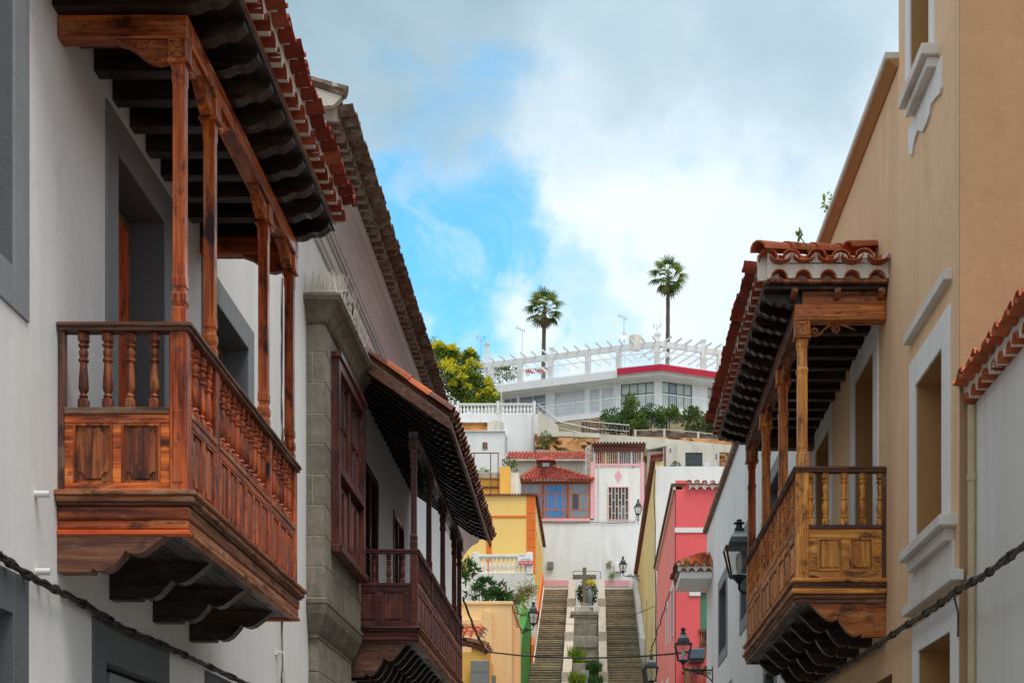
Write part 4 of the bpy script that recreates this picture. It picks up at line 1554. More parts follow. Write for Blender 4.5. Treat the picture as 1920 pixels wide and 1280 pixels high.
# second balcony on the left
Db = 1.0
stepsB = [(0.0, 0.14, 0.06, None), (0.14, 0.30, 0.035, None), (0.30, 0.62, 0.012, None), (0.62, 0.86, 0.03, None), (0.86, 1.0, 0.015, None)]
rootB, pysB, zbB = balcony(dict(
    label='dark maroon carved balcony under a lean-to roof, beyond the stone window bay', wall=XL, s=1, d=Db, y0=21.38, y1=28.75,
    zr=5.77, zm=5.31, zb=4.70, zf=4.48, zc=4.02, posts=[21.38, 23.35, 25.5, 27.6, 28.65], corbels=[21.45 + .52 * k for k in range(15)], corbel_t=0.10, pw=0.105, uw=0.095,
    W_front=W_maroon, W_side=W_maroon, W_post=W_maroon, W_rail=W_maroon, W_base=W_base, W_black=W_black, W_corbel=W_rail, W_panel=W_maroon, W_midside=W_base,
    steps=stepsB, near_bal=[0.20, 0.40, 0.60, 0.79], bal_sp=0.15, pan_sp=0.42, pstyle='plain', bal_r=0.038,
    no_cross=True, ztop=7.18, cap_h=0.10, zbeam=7.40, W_cap=W_rail, W_beam=W_black, W_beam2=W_black, W_brk=W_black, bracket='carved', stile=0.07,
    post_mats=[W_maroon['z']],
    psec=[(0, 1.05), (.12, 1.05), (.13, .9), (.16, 1.05), (.2, 1.05), (.22, .85), (-.30, .78), (-.29, 1.0), (-.24, 1.0), (-.23, .85), (-.16, .85), (-.15, 1.05), (-.09, 1.05), (-.08, .9), (-1e-4, .9)]))
# lean-to roof on sloping rafters
ua, za, ub, zb_ = 0.004, 8.46, 1.50, 7.40
yA, yB = 20.95, 29.2
sl = (zb_ - za) / (ub - ua)
y = yA + .08
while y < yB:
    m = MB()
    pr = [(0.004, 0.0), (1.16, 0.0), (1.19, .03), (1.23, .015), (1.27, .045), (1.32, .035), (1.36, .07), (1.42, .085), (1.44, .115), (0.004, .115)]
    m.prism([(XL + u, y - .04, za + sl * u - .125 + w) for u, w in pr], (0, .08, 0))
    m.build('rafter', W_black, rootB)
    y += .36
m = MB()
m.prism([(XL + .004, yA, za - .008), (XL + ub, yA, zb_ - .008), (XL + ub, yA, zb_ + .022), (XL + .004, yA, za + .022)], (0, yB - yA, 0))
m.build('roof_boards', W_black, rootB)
m = MB()
m.box(XL + ub - .03, XL + ub + .012, yA, yB, zb_ - .06, zb_ + .025, .004)
m.prism([(XL + .004, yA - .035, za - .13), (XL + ub, yA - .035, zb_ - .10), (XL + ub, yA - .035, zb_ + .03), (XL + .004, yA - .035, za + .03)], (0, .033, 0))
m.build('eave_board', W_rail, rootB)
nB = 34
spB = (yB - yA) / nB
phi = math.atan2(-1, 0)
m = MB()
m.prism([(XL + .004, yA + .01, za + .024), (XL + ub - .02, yA + .01, zb_ + .024), (XL + ub - .02, yA + .01, zb_ + .085), (XL + .004, yA + .01, za + .085)], (0, yB - yA - .02, 0))
rfB = m.build('roof', M_mortarold, rootB)
cha = arch_mesh(spB * .43, .44, .014, T_brown, False, .92, flat=.8)
cov = arch_mesh(spB * .39, .44, .014, T_brown, True, .86)
chaO = arch_mesh(spB * .43, .44, .014, T_orange, False, .92, flat=.8)
covO = arch_mesh(spB * .39, .44, .014, T_orange, True, .86)
tl = math.atan(-sl)
rg = random.Random(21)
L = math.hypot(ub, za - zb_)
for i in range(nB):
    y = yA + (i + .5) * spB
    inst(cha, 'tile', (XL + ub + .07 + rg.uniform(-.015, .015), y, zb_ + .10), rfB, (-tl, rg.uniform(-.04, .04), phi + rg.uniform(-.03, .03)))
    inst(cov, 'tile', (XL + ub + .05 + rg.uniform(-.015, .015), y + spB * .5, zb_ + .125), rfB, (-tl, rg.uniform(-.04, .04), phi + rg.uniform(-.03, .03)))
# the near verge: courses of tiles running down the slope, the only ones seen from the street
for k in range(5):
    t = .06 + k * .36
    u = ub + .06 - t * math.cos(tl)
    z = zb_ + .10 + t * math.sin(tl)
    for j in range(3):
        inst(covO if (k + j) % 3 or k == 4 else cov, 'tile', (XL + u + rg.uniform(-.02, .02), yA + .03 + j * spB, z + .03 - .02 * (j == 0)), rfB, (-tl, rg.uniform(-.05, .05), phi + rg.uniform(-.04, .04)))
        inst(chaO if (k + j) % 2 else cha, 'tile', (XL + u + rg.uniform(-.02, .02), yA + .03 + (j + .5) * spB, z - .01), rfB, (-tl, rg.uniform(-.05, .05), phi))
    m = None
m = MB()
tile_field(m, (XL + ub + .02, yB, zb_ + .13), (XL + ub + .02, yA + .75, zb_ + .13), (XL + .01, yA + .75, za + .12), (XL + .01, yB, za + .12), 31, 5, .035)
m.build('roof_covering', T_brown, rfB, True)

# cable bundle on the left wall
rg = random.Random(4)


def bundle(pts, r, name, label, mat, sub=14, ties=10, cat='cable'):
    pts = [Vector(p) for p in pts]
    fine = []
    for i in range(len(pts) - 1):
        for k in range(sub):
            t = k / sub
            a = pts[max(i - 1, 0)]
            b, c = pts[i], pts[i + 1]
            dd = pts[min(i + 2, len(pts) - 1)]
            fine.append(0.5 * ((2 * b) + (c - a) * t + (2 * a - 5 * b + 4 * c - dd) * t * t + (3 * b - a - 3 * c + dd) * t ** 3))
    fine.append(pts[-1])
    root = thing(name, fine[len(fine) // 2], label, cat)
    for s_ in range(3):
        m = MB()
        w = []
        for i, p in enumerate(fine):
            an = i * .42 + s_ * 2.1
            w.append(p + Vector((math.cos(an) * .35, math.sin(an) * .1, math.sin(an))) * r * .8 + Vector((0, 0, rg.uniform(-1, 1))) * r * .38)
        m.tube(w, [r * rg.uniform(.5, .85) for _ in w], 6)
        m.build('strand', mat, root, True)
    for k in range(ties):
        i = int((k + .5) / ties * (len(fine) - 2))
        m = MB()
        d_ = (fine[i + 1] - fine[i]).normalized()
        m.tube([fine[i] - d_ * .018, fine[i] + d_ * .018], r * 1.75, 8)
        q = fine[i]
        m.tube([q, q + Vector((.012 * (1 if q.x < 0 else -1), 0, rg.uniform(.015, .035))), q + Vector((.02 * (1 if q.x < 0 else -1), .02, rg.uniform(-.02, .03)))], r * .2, 5)
        m.build('cable_tie', K_cable, root)
    return root


def onwall(px, py, X):
    y = wy(px, X)
    return (X, y, wz(py, y))


bundle([onwall(a, b, XL + .05) for a, b in ((-60, 1005), (0, 1042), (60, 1082), (150, 1128), (235, 1178), (320, 1215), (400, 1252), (470, 1285), (520, 1310))], .018, 'cable_bundle',
       'black cable bundle sagging along the left white wall below the balcony', K_cable, 12, 14)
# a white hook on the wall near the end of the first house
m = MB()
q = Vector(onwall(521, 1222, XL + .02))
m.tube([q + Vector((-.02, 0, 0)), q + Vector((.06, 0, 0)), q + Vector((.075, 0, -.10)), q + Vector((.07, .0, -.26)), q + Vector((.06, .03, -.36)), q + Vector((.05, .05, -.30)), q + Vector((.045, .05, -.22))], .012, 8)
m.box(q.x - .02, q.x + .01, q.y - .03, q.y + .03, q.z - .03, q.z + .03)
tag(m.build('wall_hook', K_plastic, None, True), 'small white metal hook on the left wall under the balcony end', 'hook')


# ================================================================== RIGHT SIDE OF THE STREET
XR = 2.94
mpR = RIGHT(XR)
tan = thing('tan_house', (XR, 16, 1), 'tall tan plastered house with white window surrounds on the right', 'house', 'houses along the street')
winT = [(12.97, 14.03, 4.36, 5.82), (13.47, 14.28, 8.46, 10.9), (16.16, 17.32, 4.42, 6.83), (19.2, 20.36, 4.42, 6.85), (12.66, 13.92, 1.5, 3.40), (15.2, 17.0, 0.9, 3.35)]
m = MB()
m.wall(mpR, 12.42, 14.88, 0.3, 13.2, [h for h in winT if h[1] < 14.9], 0.40)
m.wall(mpR, 14.88, 22.0, 0.3, 9.14, [h for h in winT if h[0] > 14.9], 0.40)
m.box(XR + .405, XR + 9, 21.8, 22.0, .3, 9.14)
m.box(XR + .405, XR + 9, 14.68, 14.879, 9.0, 13.2)
m.box(XR + 9.01, XR + 9.2, 12.42, 22.0, .3, 13.0)
m.box(XR + .41, XR + 9, 14.9, 21.79, 8.9, 9.1)
m.box(XR + .41, XR + 9, 12.7, 14.67, 12.9, 13.1)
m.build('wall', M_tan, tan)
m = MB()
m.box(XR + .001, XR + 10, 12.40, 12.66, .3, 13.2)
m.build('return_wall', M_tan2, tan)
m = MB()
m.box(XR - .13, XR + .25, 14.885, 22.05, 9.22, 9.29, .008)
m.build('coping', M_sill, tan)
m = MB()
m.prism([(XR + .05, 14.886, 9.142), (XR - .02, 14.886, 9.142), (XR - .10, 14.886, 9.218), (XR + .05, 14.886, 9.218)], (0, 7.14, 0))
m.build('coping_moulding', M_tanreveal, tan)
for (a, b, c, e), t, bot in zip(winT, (.27, .20, .26, .26, .24, .2), (False, False, False, False, False, False)):
    if a == 15.2:
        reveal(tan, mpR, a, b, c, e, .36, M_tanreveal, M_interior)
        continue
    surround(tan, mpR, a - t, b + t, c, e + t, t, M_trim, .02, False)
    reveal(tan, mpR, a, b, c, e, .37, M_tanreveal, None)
    if b - a > 1.0 and c > 4.4:
        sash(tan, mpR, a + .02, b - .02, c, e - .02, .33, 2, 3, W_brown, G_dark, .07, 'glazed_door')
    else:
        sash(tan, mpR, a + .02, b - .02, c + .02, e - .02, .33, 2, 2, W_brown, G_dark, .07)


def rbox(mm, y0, y1, z0, z1, proud, c=.006, X=XR, inn=.02):
    mm.box(X - proud, X + inn, y0, y1, z0, z1, c)


m = MB()
rbox(m, 12.49, 14.17, 4.235, 4.325, .145)
rbox(m, 12.60, 14.08, 4.13, 4.234, .085)
m.build('window_sill', M_sill, tan)
m = MB()
rbox(m, 12.56, 14.32, 3.855, 4.129, .024)
rbox(m, 12.34, 14.33, 3.765, 3.853, .085)
m.build('apron', M_sill, tan)
m = MB()
rbox(m, 12.66, 14.33, 6.28, 6.37, .068)
m.build('drip_ledge', M_sill, tan)
m = MB()
rbox(m, 13.12, 14.12, 8.36, 8.455, .155)
rbox(m, 13.16, 14.06, 8.27, 8.359, .10)
m.build('window_sill', M_sill, tan)
m = MB()
zp = [(845, 300), (845, 490), (838, 525), (815, 545), (790, 580), (780, 640), (762, 690), (742, 735), (715, 728), (700, 770), (690, 815), (684, 862), (668, 862), (660, 640)]
pl_ = []
for x, y in zp:
    px, py = 1480 + x / 2.977, y / 2.977
    yy = wy(px, XR - .02)
    pl_.append(Vector((XR - .022, yy, min(8.268, wz(py, yy)))))
m.prism(pl_, (.024, 0, 0))
m.build('apron', M_trim, tan)
# weeds on the parapet
rg = random.Random(8)


def leaf_at(mm, p, d, L, w, n=None):
    """one folded leaf: base p, direction d"""
    p, d = Vector(p), Vector(d).normalized()
    sdir = d.cross(Vector((rg.uniform(-1, 1), rg.uniform(-1, 1), rg.uniform(-.3, 1)))).normalized()
    nn = d.cross(sdir)
    a = p + d * L * .45 + sdir * w / 2 + nn * w * .12
    b = p + d * L * .45 - sdir * w / 2 + nn * w * .12
    mm.add([p, a, p + d * L, b], [(0, 1, 2), (0, 2, 3)])


def rnd_dir(zmin=-1.0):
    while True:
        v = Vector((rg.uniform(-1, 1), rg.uniform(-1, 1), rg.uniform(zmin, 1)))
        if .05 < v.length < 1:
            return v.normalized()


def leaf_blob(mm, ctr, rad, n, L, w, zmin=-1.0, shell=.55):
    ctr = Vector(ctr)
    for _ in range(n):
        d = rnd_dir(zmin)
        k = shell + (1 - shell) * rg.random() if rg.random() < .8 else rg.random()
        p = ctr + Vector((d.x * rad[0], d.y * rad[1], d.z * rad[2])) * k
        leaf_at(mm, p, d + rnd_dir() * .8, L * rg.uniform(.6, 1.3), w * rg.uniform(.7, 1.2))


for (px, py, X, lab) in ((1556, 388, XR - .1, 'small green weed sprouting high on the tan parapet'),):
    q = Vector(onwall(px, py, X))
    m = MB()
    leaf_blob(m, q + Vector((-.03, 0, .05)), (.06, .09, .09), 60, .05, .035)
    tag(m.build('weed', L_moss, None), lab, 'plant')

# the right-hand balcony
Dr = 0.90
stepsR = [(0.0, 0.16, 0.05, None), (0.16, 0.30, 0.025, W_rail), (0.30, 0.42, 0.035, W_rail), (0.42, 0.62, 0.055, None), (0.62, 0.80, 0.025, W_rail), (0.80, 1.0, 0.012, W_rail)]
rootR, pysR, zbR = balcony(dict(
    label='honey coloured carved balcony on the tan house at right', wall=XR, s=-1, d=Dr, y0=15.5, y1=20.55,
    zr=5.45, zm=4.87, zb=4.33, zf=4.08, zc=3.75, posts=[15.5, 17.06, 18.75, 20.45], corbels=[15.56, 16.35, 17.15, 17.95, 18.75, 19.55, 20.4], corbel_t=0.10, pw=0.125, uw=0.105,
    W_front=W_honey, W_side=W_honeyred, W_post=W_honey, W_rail=W_rail, W_base=W_base, W_black=W_black, W_corbel=W_honeyred, W_panel=W_honey, W_midside=W_honeyred,
    steps=stepsR, near_bal=[0.055, 0.235, 0.42, 0.605, 0.755], bal_sp=0.125, pan_sp=0.42, pstyle='plain', bal_r=0.040, bal_kind=1, stile=.085, sstile=.06,
    ztop=6.745, cap_h=0.165, zbeam=7.075, W_cap=W_honeyred, W_beam=W_honeyred, W_beam2=W_rail, W_brk=W_base, bracket='scroll', beam_panel=True,
    post_mats=[W_honey['z'], W_honeyred['z'], W_honeyred['z'], W_red['z']],
    psec=[(0, 1.05), (.14, 1.05), (.15, .9), (.19, .9), (.20, 1.0), (.24, .92), (-.36, .92), (-.33, 1.05), (-.31, 1.05), (-.29, .86), (-.10, .86), (-.08, 1.0), (-1e-4, 1.0)]))
uE = 1.21
eXr = XR - uE
m = MB()
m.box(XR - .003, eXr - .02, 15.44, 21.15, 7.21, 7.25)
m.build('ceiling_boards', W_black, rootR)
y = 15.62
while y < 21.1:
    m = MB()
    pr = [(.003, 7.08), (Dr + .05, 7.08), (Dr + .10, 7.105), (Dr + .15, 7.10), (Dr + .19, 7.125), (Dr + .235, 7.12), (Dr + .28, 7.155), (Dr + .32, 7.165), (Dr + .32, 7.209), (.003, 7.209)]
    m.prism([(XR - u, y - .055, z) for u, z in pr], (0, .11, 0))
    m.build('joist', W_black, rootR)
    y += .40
# frieze board and rafter ends at the near end
m = MB()
m.box(XR - .004, XR - Dr + .06, 15.52, 15.55, 7.077, 7.208)
m.build('frieze', W_honeyred, rootR)
for xx in (.06, .50, .93):
    m = MB()
    m.prism([(XR - xx - .03, 15.54, 7.12), (XR - xx - .03, 15.47, 7.13), (XR - xx - .03, 15.40, 7.17), (XR - xx - .03, 15.40, 7.209), (XR - xx - .03, 15.54, 7.209)], (.06, 0, 0))
    m.build('rafter_end', W_base, rootR)
m = MB()
m.box(eXr - .03, eXr + .03, 15.40, 21.15, 7.251, 7.282, .006)
m.box(XR - .004, eXr + .031, 15.36, 15.42, 7.251, 7.282, .006)
m.build('eave_board', W_base, rootR)
roofR = eave(rootR, (eXr, 15.42, 7.284), (0, 1, 0), (-1, 0, 0), 24, 0.239, T_new, M_mortar, .10, .205, 18)
roofR2 = eave(rootR, (XR - .005, 15.42, 7.284), (-1, 0, 0), (0, -1, 0), 5, 0.241, T_orange, M_mortar, .08, .15, 18)
m = MB()
tile_field(m, (eXr - .06, 21.15, 7.50), (eXr - .06, 15.40, 7.50), (XR - .01, 16.7, 7.93), (XR - .01, 21.15, 7.93), 24, 4, .04)
m.build('roof_covering', T_orange, roofR, True)
m = MB()
tile_field(m, (XR - .01, 15.38, 7.49), (eXr - .04, 15.38, 7.49), (XR - .05, 16.68, 7.92), (XR - .01, 16.7, 7.93), 5, 4, .035)
m.build('roof_covering', T_orange, roofR2, True)
c_hip = arch_mesh(.10, .46, .016, T_orange, True, .84)
hd = Vector((XR - .02 - (eXr - .12), 1.38, .50))
for k in range(4):
    p_ = Vector((eXr - .10, 15.28, 7.53)) + hd * (k * .24)
    yaw = math.atan2(hd.x, -hd.y)
    inst(c_hip, 'tile', p_, roofR2, (-math.atan2(hd.z, math.hypot(hd.x, hd.y)), 0, yaw))
# a loose tile and a weed on the balcony roof
inst(c_hip, 'tile', P(1590, 470, 15.85), roofR2, (R(-14), R(8), R(118)))
m = MB()
q = P(1516, 472, 15.6)
m.tube([q, q + Vector((-.02, 0, .06)), q + Vector((-.07, 0, .13)), q + Vector((-.085, 0, .17))], .006, 5)
leaf_blob(m, q + Vector((-.085, 0, .17)), (.015, .015, .03), 26, .05, .03, shell=.0)
tag(m.build('weed', L_moss, None), 'tiny sprouting weed on the right balcony roof tiles', 'plant')

# near white house on the far right
XN = 3.05
nh = thing('white_house', (XN, 9, .3), 'low white house with tiled eave at the right edge of the picture', 'house', 'houses along the street')
m = MB()
m.wall(RIGHT(XN), 3.0, 12.385, -.2, 5.17, [], .3)
m.box(XN + .301, XN + 7, 3.0, 3.3, -.2, 5.17)
m.box(XN + 7.01, XN + 7.2, 3.0, 12.385, -.2, 5.17)
m.build('wall', M_right, nh)
rN = eave(nh, (XN - .004, 12.38, 5.172), (0, -1, 0), (-1, 0, 0), 36, .205, T_orange, M_mortar, .09, .18, 18)
m = MB()
tile_field(m, (XN - .10, 3.0, 5.36), (XN - .10, 12.38, 5.36), (XN + 5, 12.38, 7.0), (XN + 5, 3.0, 7.0), 45, 12, .04)
m.build('roof_covering', T_orange, rN, True)
m = MB()
m.tube([(XN - .03, 12.33, 5.15), (XN - .03, 12.33, 1.0)], .035, 12)
m.tube([(XN - .03, 12.33, 4.55), (XN - .03, 12.33, 4.60)], .042, 12)
m.tube([(XN - .03, 12.33, 3.75), (XN - .03, 12.33, 3.80)], .042, 12)
tag(m.build('downpipe', K_pipe, None, True), 'beige downpipe where the low white house meets the tan house', 'pipe')
bundle([onwall(a, b, XR - .09) for a, b in ((2010, 955), (1920, 1022), (1850, 1075), (1800, 1103), (1745, 1143), (1690, 1178), (1640, 1212), (1570, 1256), (1500, 1300))], .021, 'cable_bundle',
       'thick dusty cable bundle sagging along the right-hand walls', K_cablegrey, 12, 14)
m = MB()
q = Vector(onwall(1790, 1110, XR - .06))
m.tube([q, q + Vector((0, .0, -.05)), q + Vector((.02, -.03, -.16)), q + Vector((.03, .01, -.30)), q + Vector((.04, .06, -.34))], .009, 6)
tag(m.build('hanging_wire', K_cablegrey, None, True), 'short loop of wire hanging below the right cable bundle', 'wire')

# white house beyond the tan one
wh = thing('white_house', (XR, 31, 2), 'white house with grey window surrounds beyond the tan house at right', 'house', 'houses along the street')
winW = [(24.2, 25.9, 6.15, 7.62), (28.8, 30.65, 6.15, 7.62), (34.05, 35.95, 6.15, 7.62), (25, 26.4, 2.3, 4.6), (33, 34.4, 2.9, 5.0)]
m = MB()
m.wall(mpR, 22.02, 40.0, .9, 9.80, winW, .36)
m.box(XR + .361, XR + 9, 22.02, 22.2, .9, 9.8)
m.box(XR + .361, XR + 9, 39.8, 40.0, .9, 9.8)
m.box(XR + 9.01, XR + 9.2, 22.02, 40.0, .9, 9.8)
m.box(XR + .37, XR + 9, 22.25, 39.75, 9.5, 9.7)
m.build('wall', M_white3, wh)
for (a, b, c, e) in winW:
    surround(wh, mpR, a - .25, b + .25, c - .25, e + .25, .25, M_greylt, .02, True)
    reveal(wh, mpR, a, b, c, e, .30, M_grey, None)
    sash(wh, mpR, a + .01, b - .01, c + .01, e - .01, .25, 2, 2, M_grey, G_dark, .05)
m = MB()
m.box(XR - .10, XR + .3, 22.02, 40.05, 9.802, 9.93, .02)
m.build('coping', T_old, wh)
# little tiled canopy at its far end
can = thing('tiled_canopy', (2.5, 39, 8.3), 'small white canopy topped with orange clay tiles on the right', 'canopy')
m = MB()
m.box(2.14, XR - .003, 38.0, 40.0, 8.30, 8.47, .01)
m.build('soffit', M_white3, can)
cn = eave(can, (XR - .004, 38.02, 8.472), (-1, 0, 0), (0, -1, 0), 4, .205, T_orange, M_mortar, .08, .16, 20)
cs = eave(can, (2.16, 38.02, 8.472), (0, 1, 0), (-1, 0, 0), 9, .22, T_brown, M_mortar, .08, .16, 20)
m = MB()
tile_field(m, (XR - .004, 37.98, 8.68), (2.10, 37.98, 8.68), (2.75, 39.2, 9.12), (XR - .004, 39.2, 9.15), 4, 4, .05)
tile_field(m, (2.10, 40.0, 8.68), (2.10, 37.98, 8.68), (2.75, 39.2, 9.12), (2.9, 40.0, 9.12), 8, 4, .05)
m.build('roof_covering', T_orange, cn, True)
m = MB()
for (px, py) in ((1287, 1056),):
    q = P(px, py, 37.9)
    for k in range(18):
        leaf_at(m, q, Vector((rg.uniform(-1, 1), rg.uniform(-.5, .3), rg.uniform(.0, 1))), .16, .03)
tag(m.build('weed', L_dry, None), 'dry grass tuft growing on the small tiled canopy', 'plant')

# coral pink house
XP = 2.5
pk = thing('pink_house', (XP, 52, 3), 'coral pink house with a white band and tile coping', 'house', 'houses along the street')
Yp = 46.8
mpF = FRONT(Yp)
m = MB()
sh = (P(1313, 0, Yp).x, P(1331, 0, Yp).x, wz(1215, Yp), wz(1110, Yp))
m.wall(mpF, XP, 11, 2.5, wz(912, Yp), [sh], .35)
m.box(XP + .002, P(1293, 0, Yp).x, Yp + .001, Yp + .5, wz(912, Yp) + .001, wz(900, Yp))
m.box(XP + .4, 11, 60.2, 60.4, 2.5, 12.5)
m.box(11.01, 11.2, Yp, 60.4, 2.5, 12.5)
m.build('wall', M_pink, pk)
m = MB()
m.box(XP + .4, 10.9, Yp + .4, 60.1, 12.1, 12.4)
m.build('roof', M_concrete, pk)
m = MB()
mpS = RIGHT(XP)
holesP = [(48.0, 49.2, 8.3, 9.8), (51.2, 52.4, 4.6, 7.2), (51.4, 52.4, 8.5, 9.8), (55.5, 56.8, 5.2, 7.6), (48.0, 49.2, 4.2, 6.4)]
m.wall(mpS, Yp + .004, 60.4, 2.5, 12.62, holesP, .35)
m.build('street_wall', M_pinkstreet, pk)
for (a, b, c, e) in holesP:
    surround(pk, mpS, a - .15, b + .15, c - .05, e + .15, .15, M_trim, .03, False)
    reveal(pk, mpS, a, b, c, e, .3, M_pinkstreet, M_interior)
    sash(pk, mpS, a + .01, b - .01, c + .01, e - .01, .16, 2, 2, W_brown, G_dark, .07)
m = MB()
m.box(XP - .03, 11, Yp - .03, Yp + .01, wz(998, Yp), wz(989, Yp))
m.build('band', M_trim, pk)
m = MB()
m.box(P(1292, 0, Yp).x, P(1313.5, 0, Yp).x, Yp - .04, Yp + .01, wz(1117, Yp), wz(1105, Yp), .01)
m.build('plaque', M_trim, pk)
m = MB()
m.box(XP - .14, XP + .3, Yp - .02, 60.5, 12.63, 12.72)
m.build('eave', T_brown, pk)
m = MB()
m.box(XP - .08, XP + .2, Yp, 60.4, 12.54, 12.628)
m.build('eave_moulding', M_mortar, pk)
eave(pk, (P(1350, 0, Yp).x, Yp - .01, wz(918, Yp)), (-1, 0, 0), (0, -1, 0), 4, .235, T_orange, M_mortar, .06, .14, 16, name='tile_coping')
# green roller shutter: slats in an opening, with balusters below
sr = MB()
sr.box(sh[0] + .005, sh[1] - .005, Yp + .12, Yp + .16, wz(1180, Yp), wz(1108, Yp))
so = sr.build('roller_shutter', K_shutter, pk)
n = 16
for i in range(n):
    z = wz(1178, Yp) + (wz(1110, Yp) - wz(1178, Yp)) * (i + .5) / n
    s_ = MB()
    s_.box(sh[0] + .008, sh[1] - .008, Yp + .095, Yp + .125, z - .028, z + .028, .01)
    s_.build('slat', K_shutter, so)
m = MB()
m.box(sh[0] - .05, sh[1] + .05, Yp - .06, Yp + .02, wz(1184, Yp), wz(1179, Yp))
m.box(sh[0] - .05, sh[1] + .05, Yp - .06, Yp + .02, wz(1217, Yp), wz(1212, Yp))
br = m.build('balcony_rail', W_brown, pk)
for i in range(4):
    x = sh[0] + (sh[1] - sh[0]) * (i + .5) / 4
    b_ = MB()
    b_.lathe([(.035, wz(1212, Yp)), (.02, wz(1209, Yp)), (.045, wz(1204, Yp)), (.03, wz(1194, Yp)), (.02, wz(1190, Yp)), (.035, wz(1184, Yp))], (x, Yp - .02, 0), 8)
    b_.build('baluster', W_brown, br, True)
# blue-grey box on the pink wall, wooden gallery below it
m = MB()
m.box(P(1291, 0, 46.3).x, P(1322, 0, 46.3).x, 46.1, 46.75, wz(1236, 46.3), wz(1216, 46.3), .03)
m.box(P(1293, 0, 46.3).x, P(1320, 0, 46.3).x, 46.2, 46.74, wz(1240, 46.3), wz(1236.5, 46.3))
tag(m.build('wall_box', K_bluebox, None), 'blue-grey metal box on the coral pink wall behind the lantern', 'box')
gal = thing('wooden_gallery', (P(1311, 0, 45).x, 45, 5), 'weathered wooden gallery with cut-out slats below the blue-grey box', 'gallery')
yg = 45.2
m = MB()
m.box(P(1283, 0, yg).x, P(1340, 0, yg).x, yg, yg + 1.4, wz(1254, yg), wz(1249, yg), .01)
m.box(P(1283, 0, yg).x, P(1293, 0, yg).x, yg + .001, yg + .16, wz(1330, yg), wz(1254.5, yg), .01)
m.box(P(1294, 0, yg).x, P(1340, 0, yg).x, yg + .03, yg + 1.4, wz(1340, yg), wz(1325, yg), .01)
m.build('frame', W_brown, gal)
for i in range(6):
    x0 = P(1294 + i * 7.6, 0, yg).x
    w = .085
    zt, zb_ = wz(1255, yg), wz(1325, yg)
    m = MB()
    prof = [(.5, 0), (.5, .08), (.25, .14), (.18, .25), (.5, .38), (.55, .5), (.5, .62), (.18, .75), (.25, .86), (.5, .92), (.5, 1)]
    pg = [(x0 + .06 + w * a, yg + .05, zb_ + (zt - zb_) * b) for a, b in prof] + [(x0 + .06 - w * a, yg + .05, zb_ + (zt - zb_) * b) for a, b in prof[::-1]]
    m.prism(pg, (0, .03, 0))
    m.build('slat', W_brown, gal)

# pale yellow house at the foot of the upper stairs, right
XY = 2.45
yh = thing('yellow_house', (XY, 72, 8), 'tall pale yellow house beside the stairs behind the pink one', 'house', 'houses along the street')
m = MB()
m.wall(RIGHT(XY), 60.74, 87.9, 2.5, 16.9, [(64, 65, 9, 11), (70, 71, 11, 13), (77, 78, 13.5, 15.2)], .3)
m.build('street_wall', M_paleyellow, yh)
m = MB()
m.wall(FRONT(60.7), XY + .004, 14, 2.5, wz(874, 60.7), [], .3)
m.box(13.7, 14, 61.01, 87.9, 2.5, 16.6)
m.box(XY + .31, 13.69, 61.01, 87.9, 16.2, 16.5)
m.build('gable_wall', M_white3, yh)
m = MB()
m.box(XY - .14, XY + .25, 60.66, 88.0, 16.902, 17.06)
m.build('eave', T_brown, yh)
m = MB()
for k in range(115):
    y = 60.7 + k * .235
    m.tube([(XY - .18, y, 17.09), (XY + .3, y, 17.16)], .075, 6)
m.build('eave_tiles', T_new, yh, True, kind='stuff')
for (a, b, c, e) in ((64, 65, 9, 11), (70, 71, 11, 13), (77, 78, 13.5, 15.2)):
    reveal(yh, RIGHT(XY), a, b, c, e, .25, M_paleyellow, M_interior)
    sash(yh, RIGHT(XY), a + .01, b - .01, c + .01, e - .01, .15, 2, 2, W_brown, G_dark, .07)
# cables running down the yellow and pink walls
for nm, pts, lab in (
        ('wall_cable', [(1229, 880), (1226, 930), (1229, 985), (1228, 1050), (1230, 1120), (1229, 1180), (1231, 1230), (1230, 1290)], 'black cable running down the pale yellow wall'),):
    m = MB()
    fine = []
    for i in range(len(pts) - 1):
        for k in range(4):
            t = k / 4
            fine.append(P(pts[i][0] + (pts[i + 1][0] - pts[i][0]) * t, pts[i][1] + (pts[i + 1][1] - pts[i][1]) * t, 60.5))
    m.tube(fine, .018, 5)
    tag(m.build(nm, K_cable, None, True), lab, 'cable')


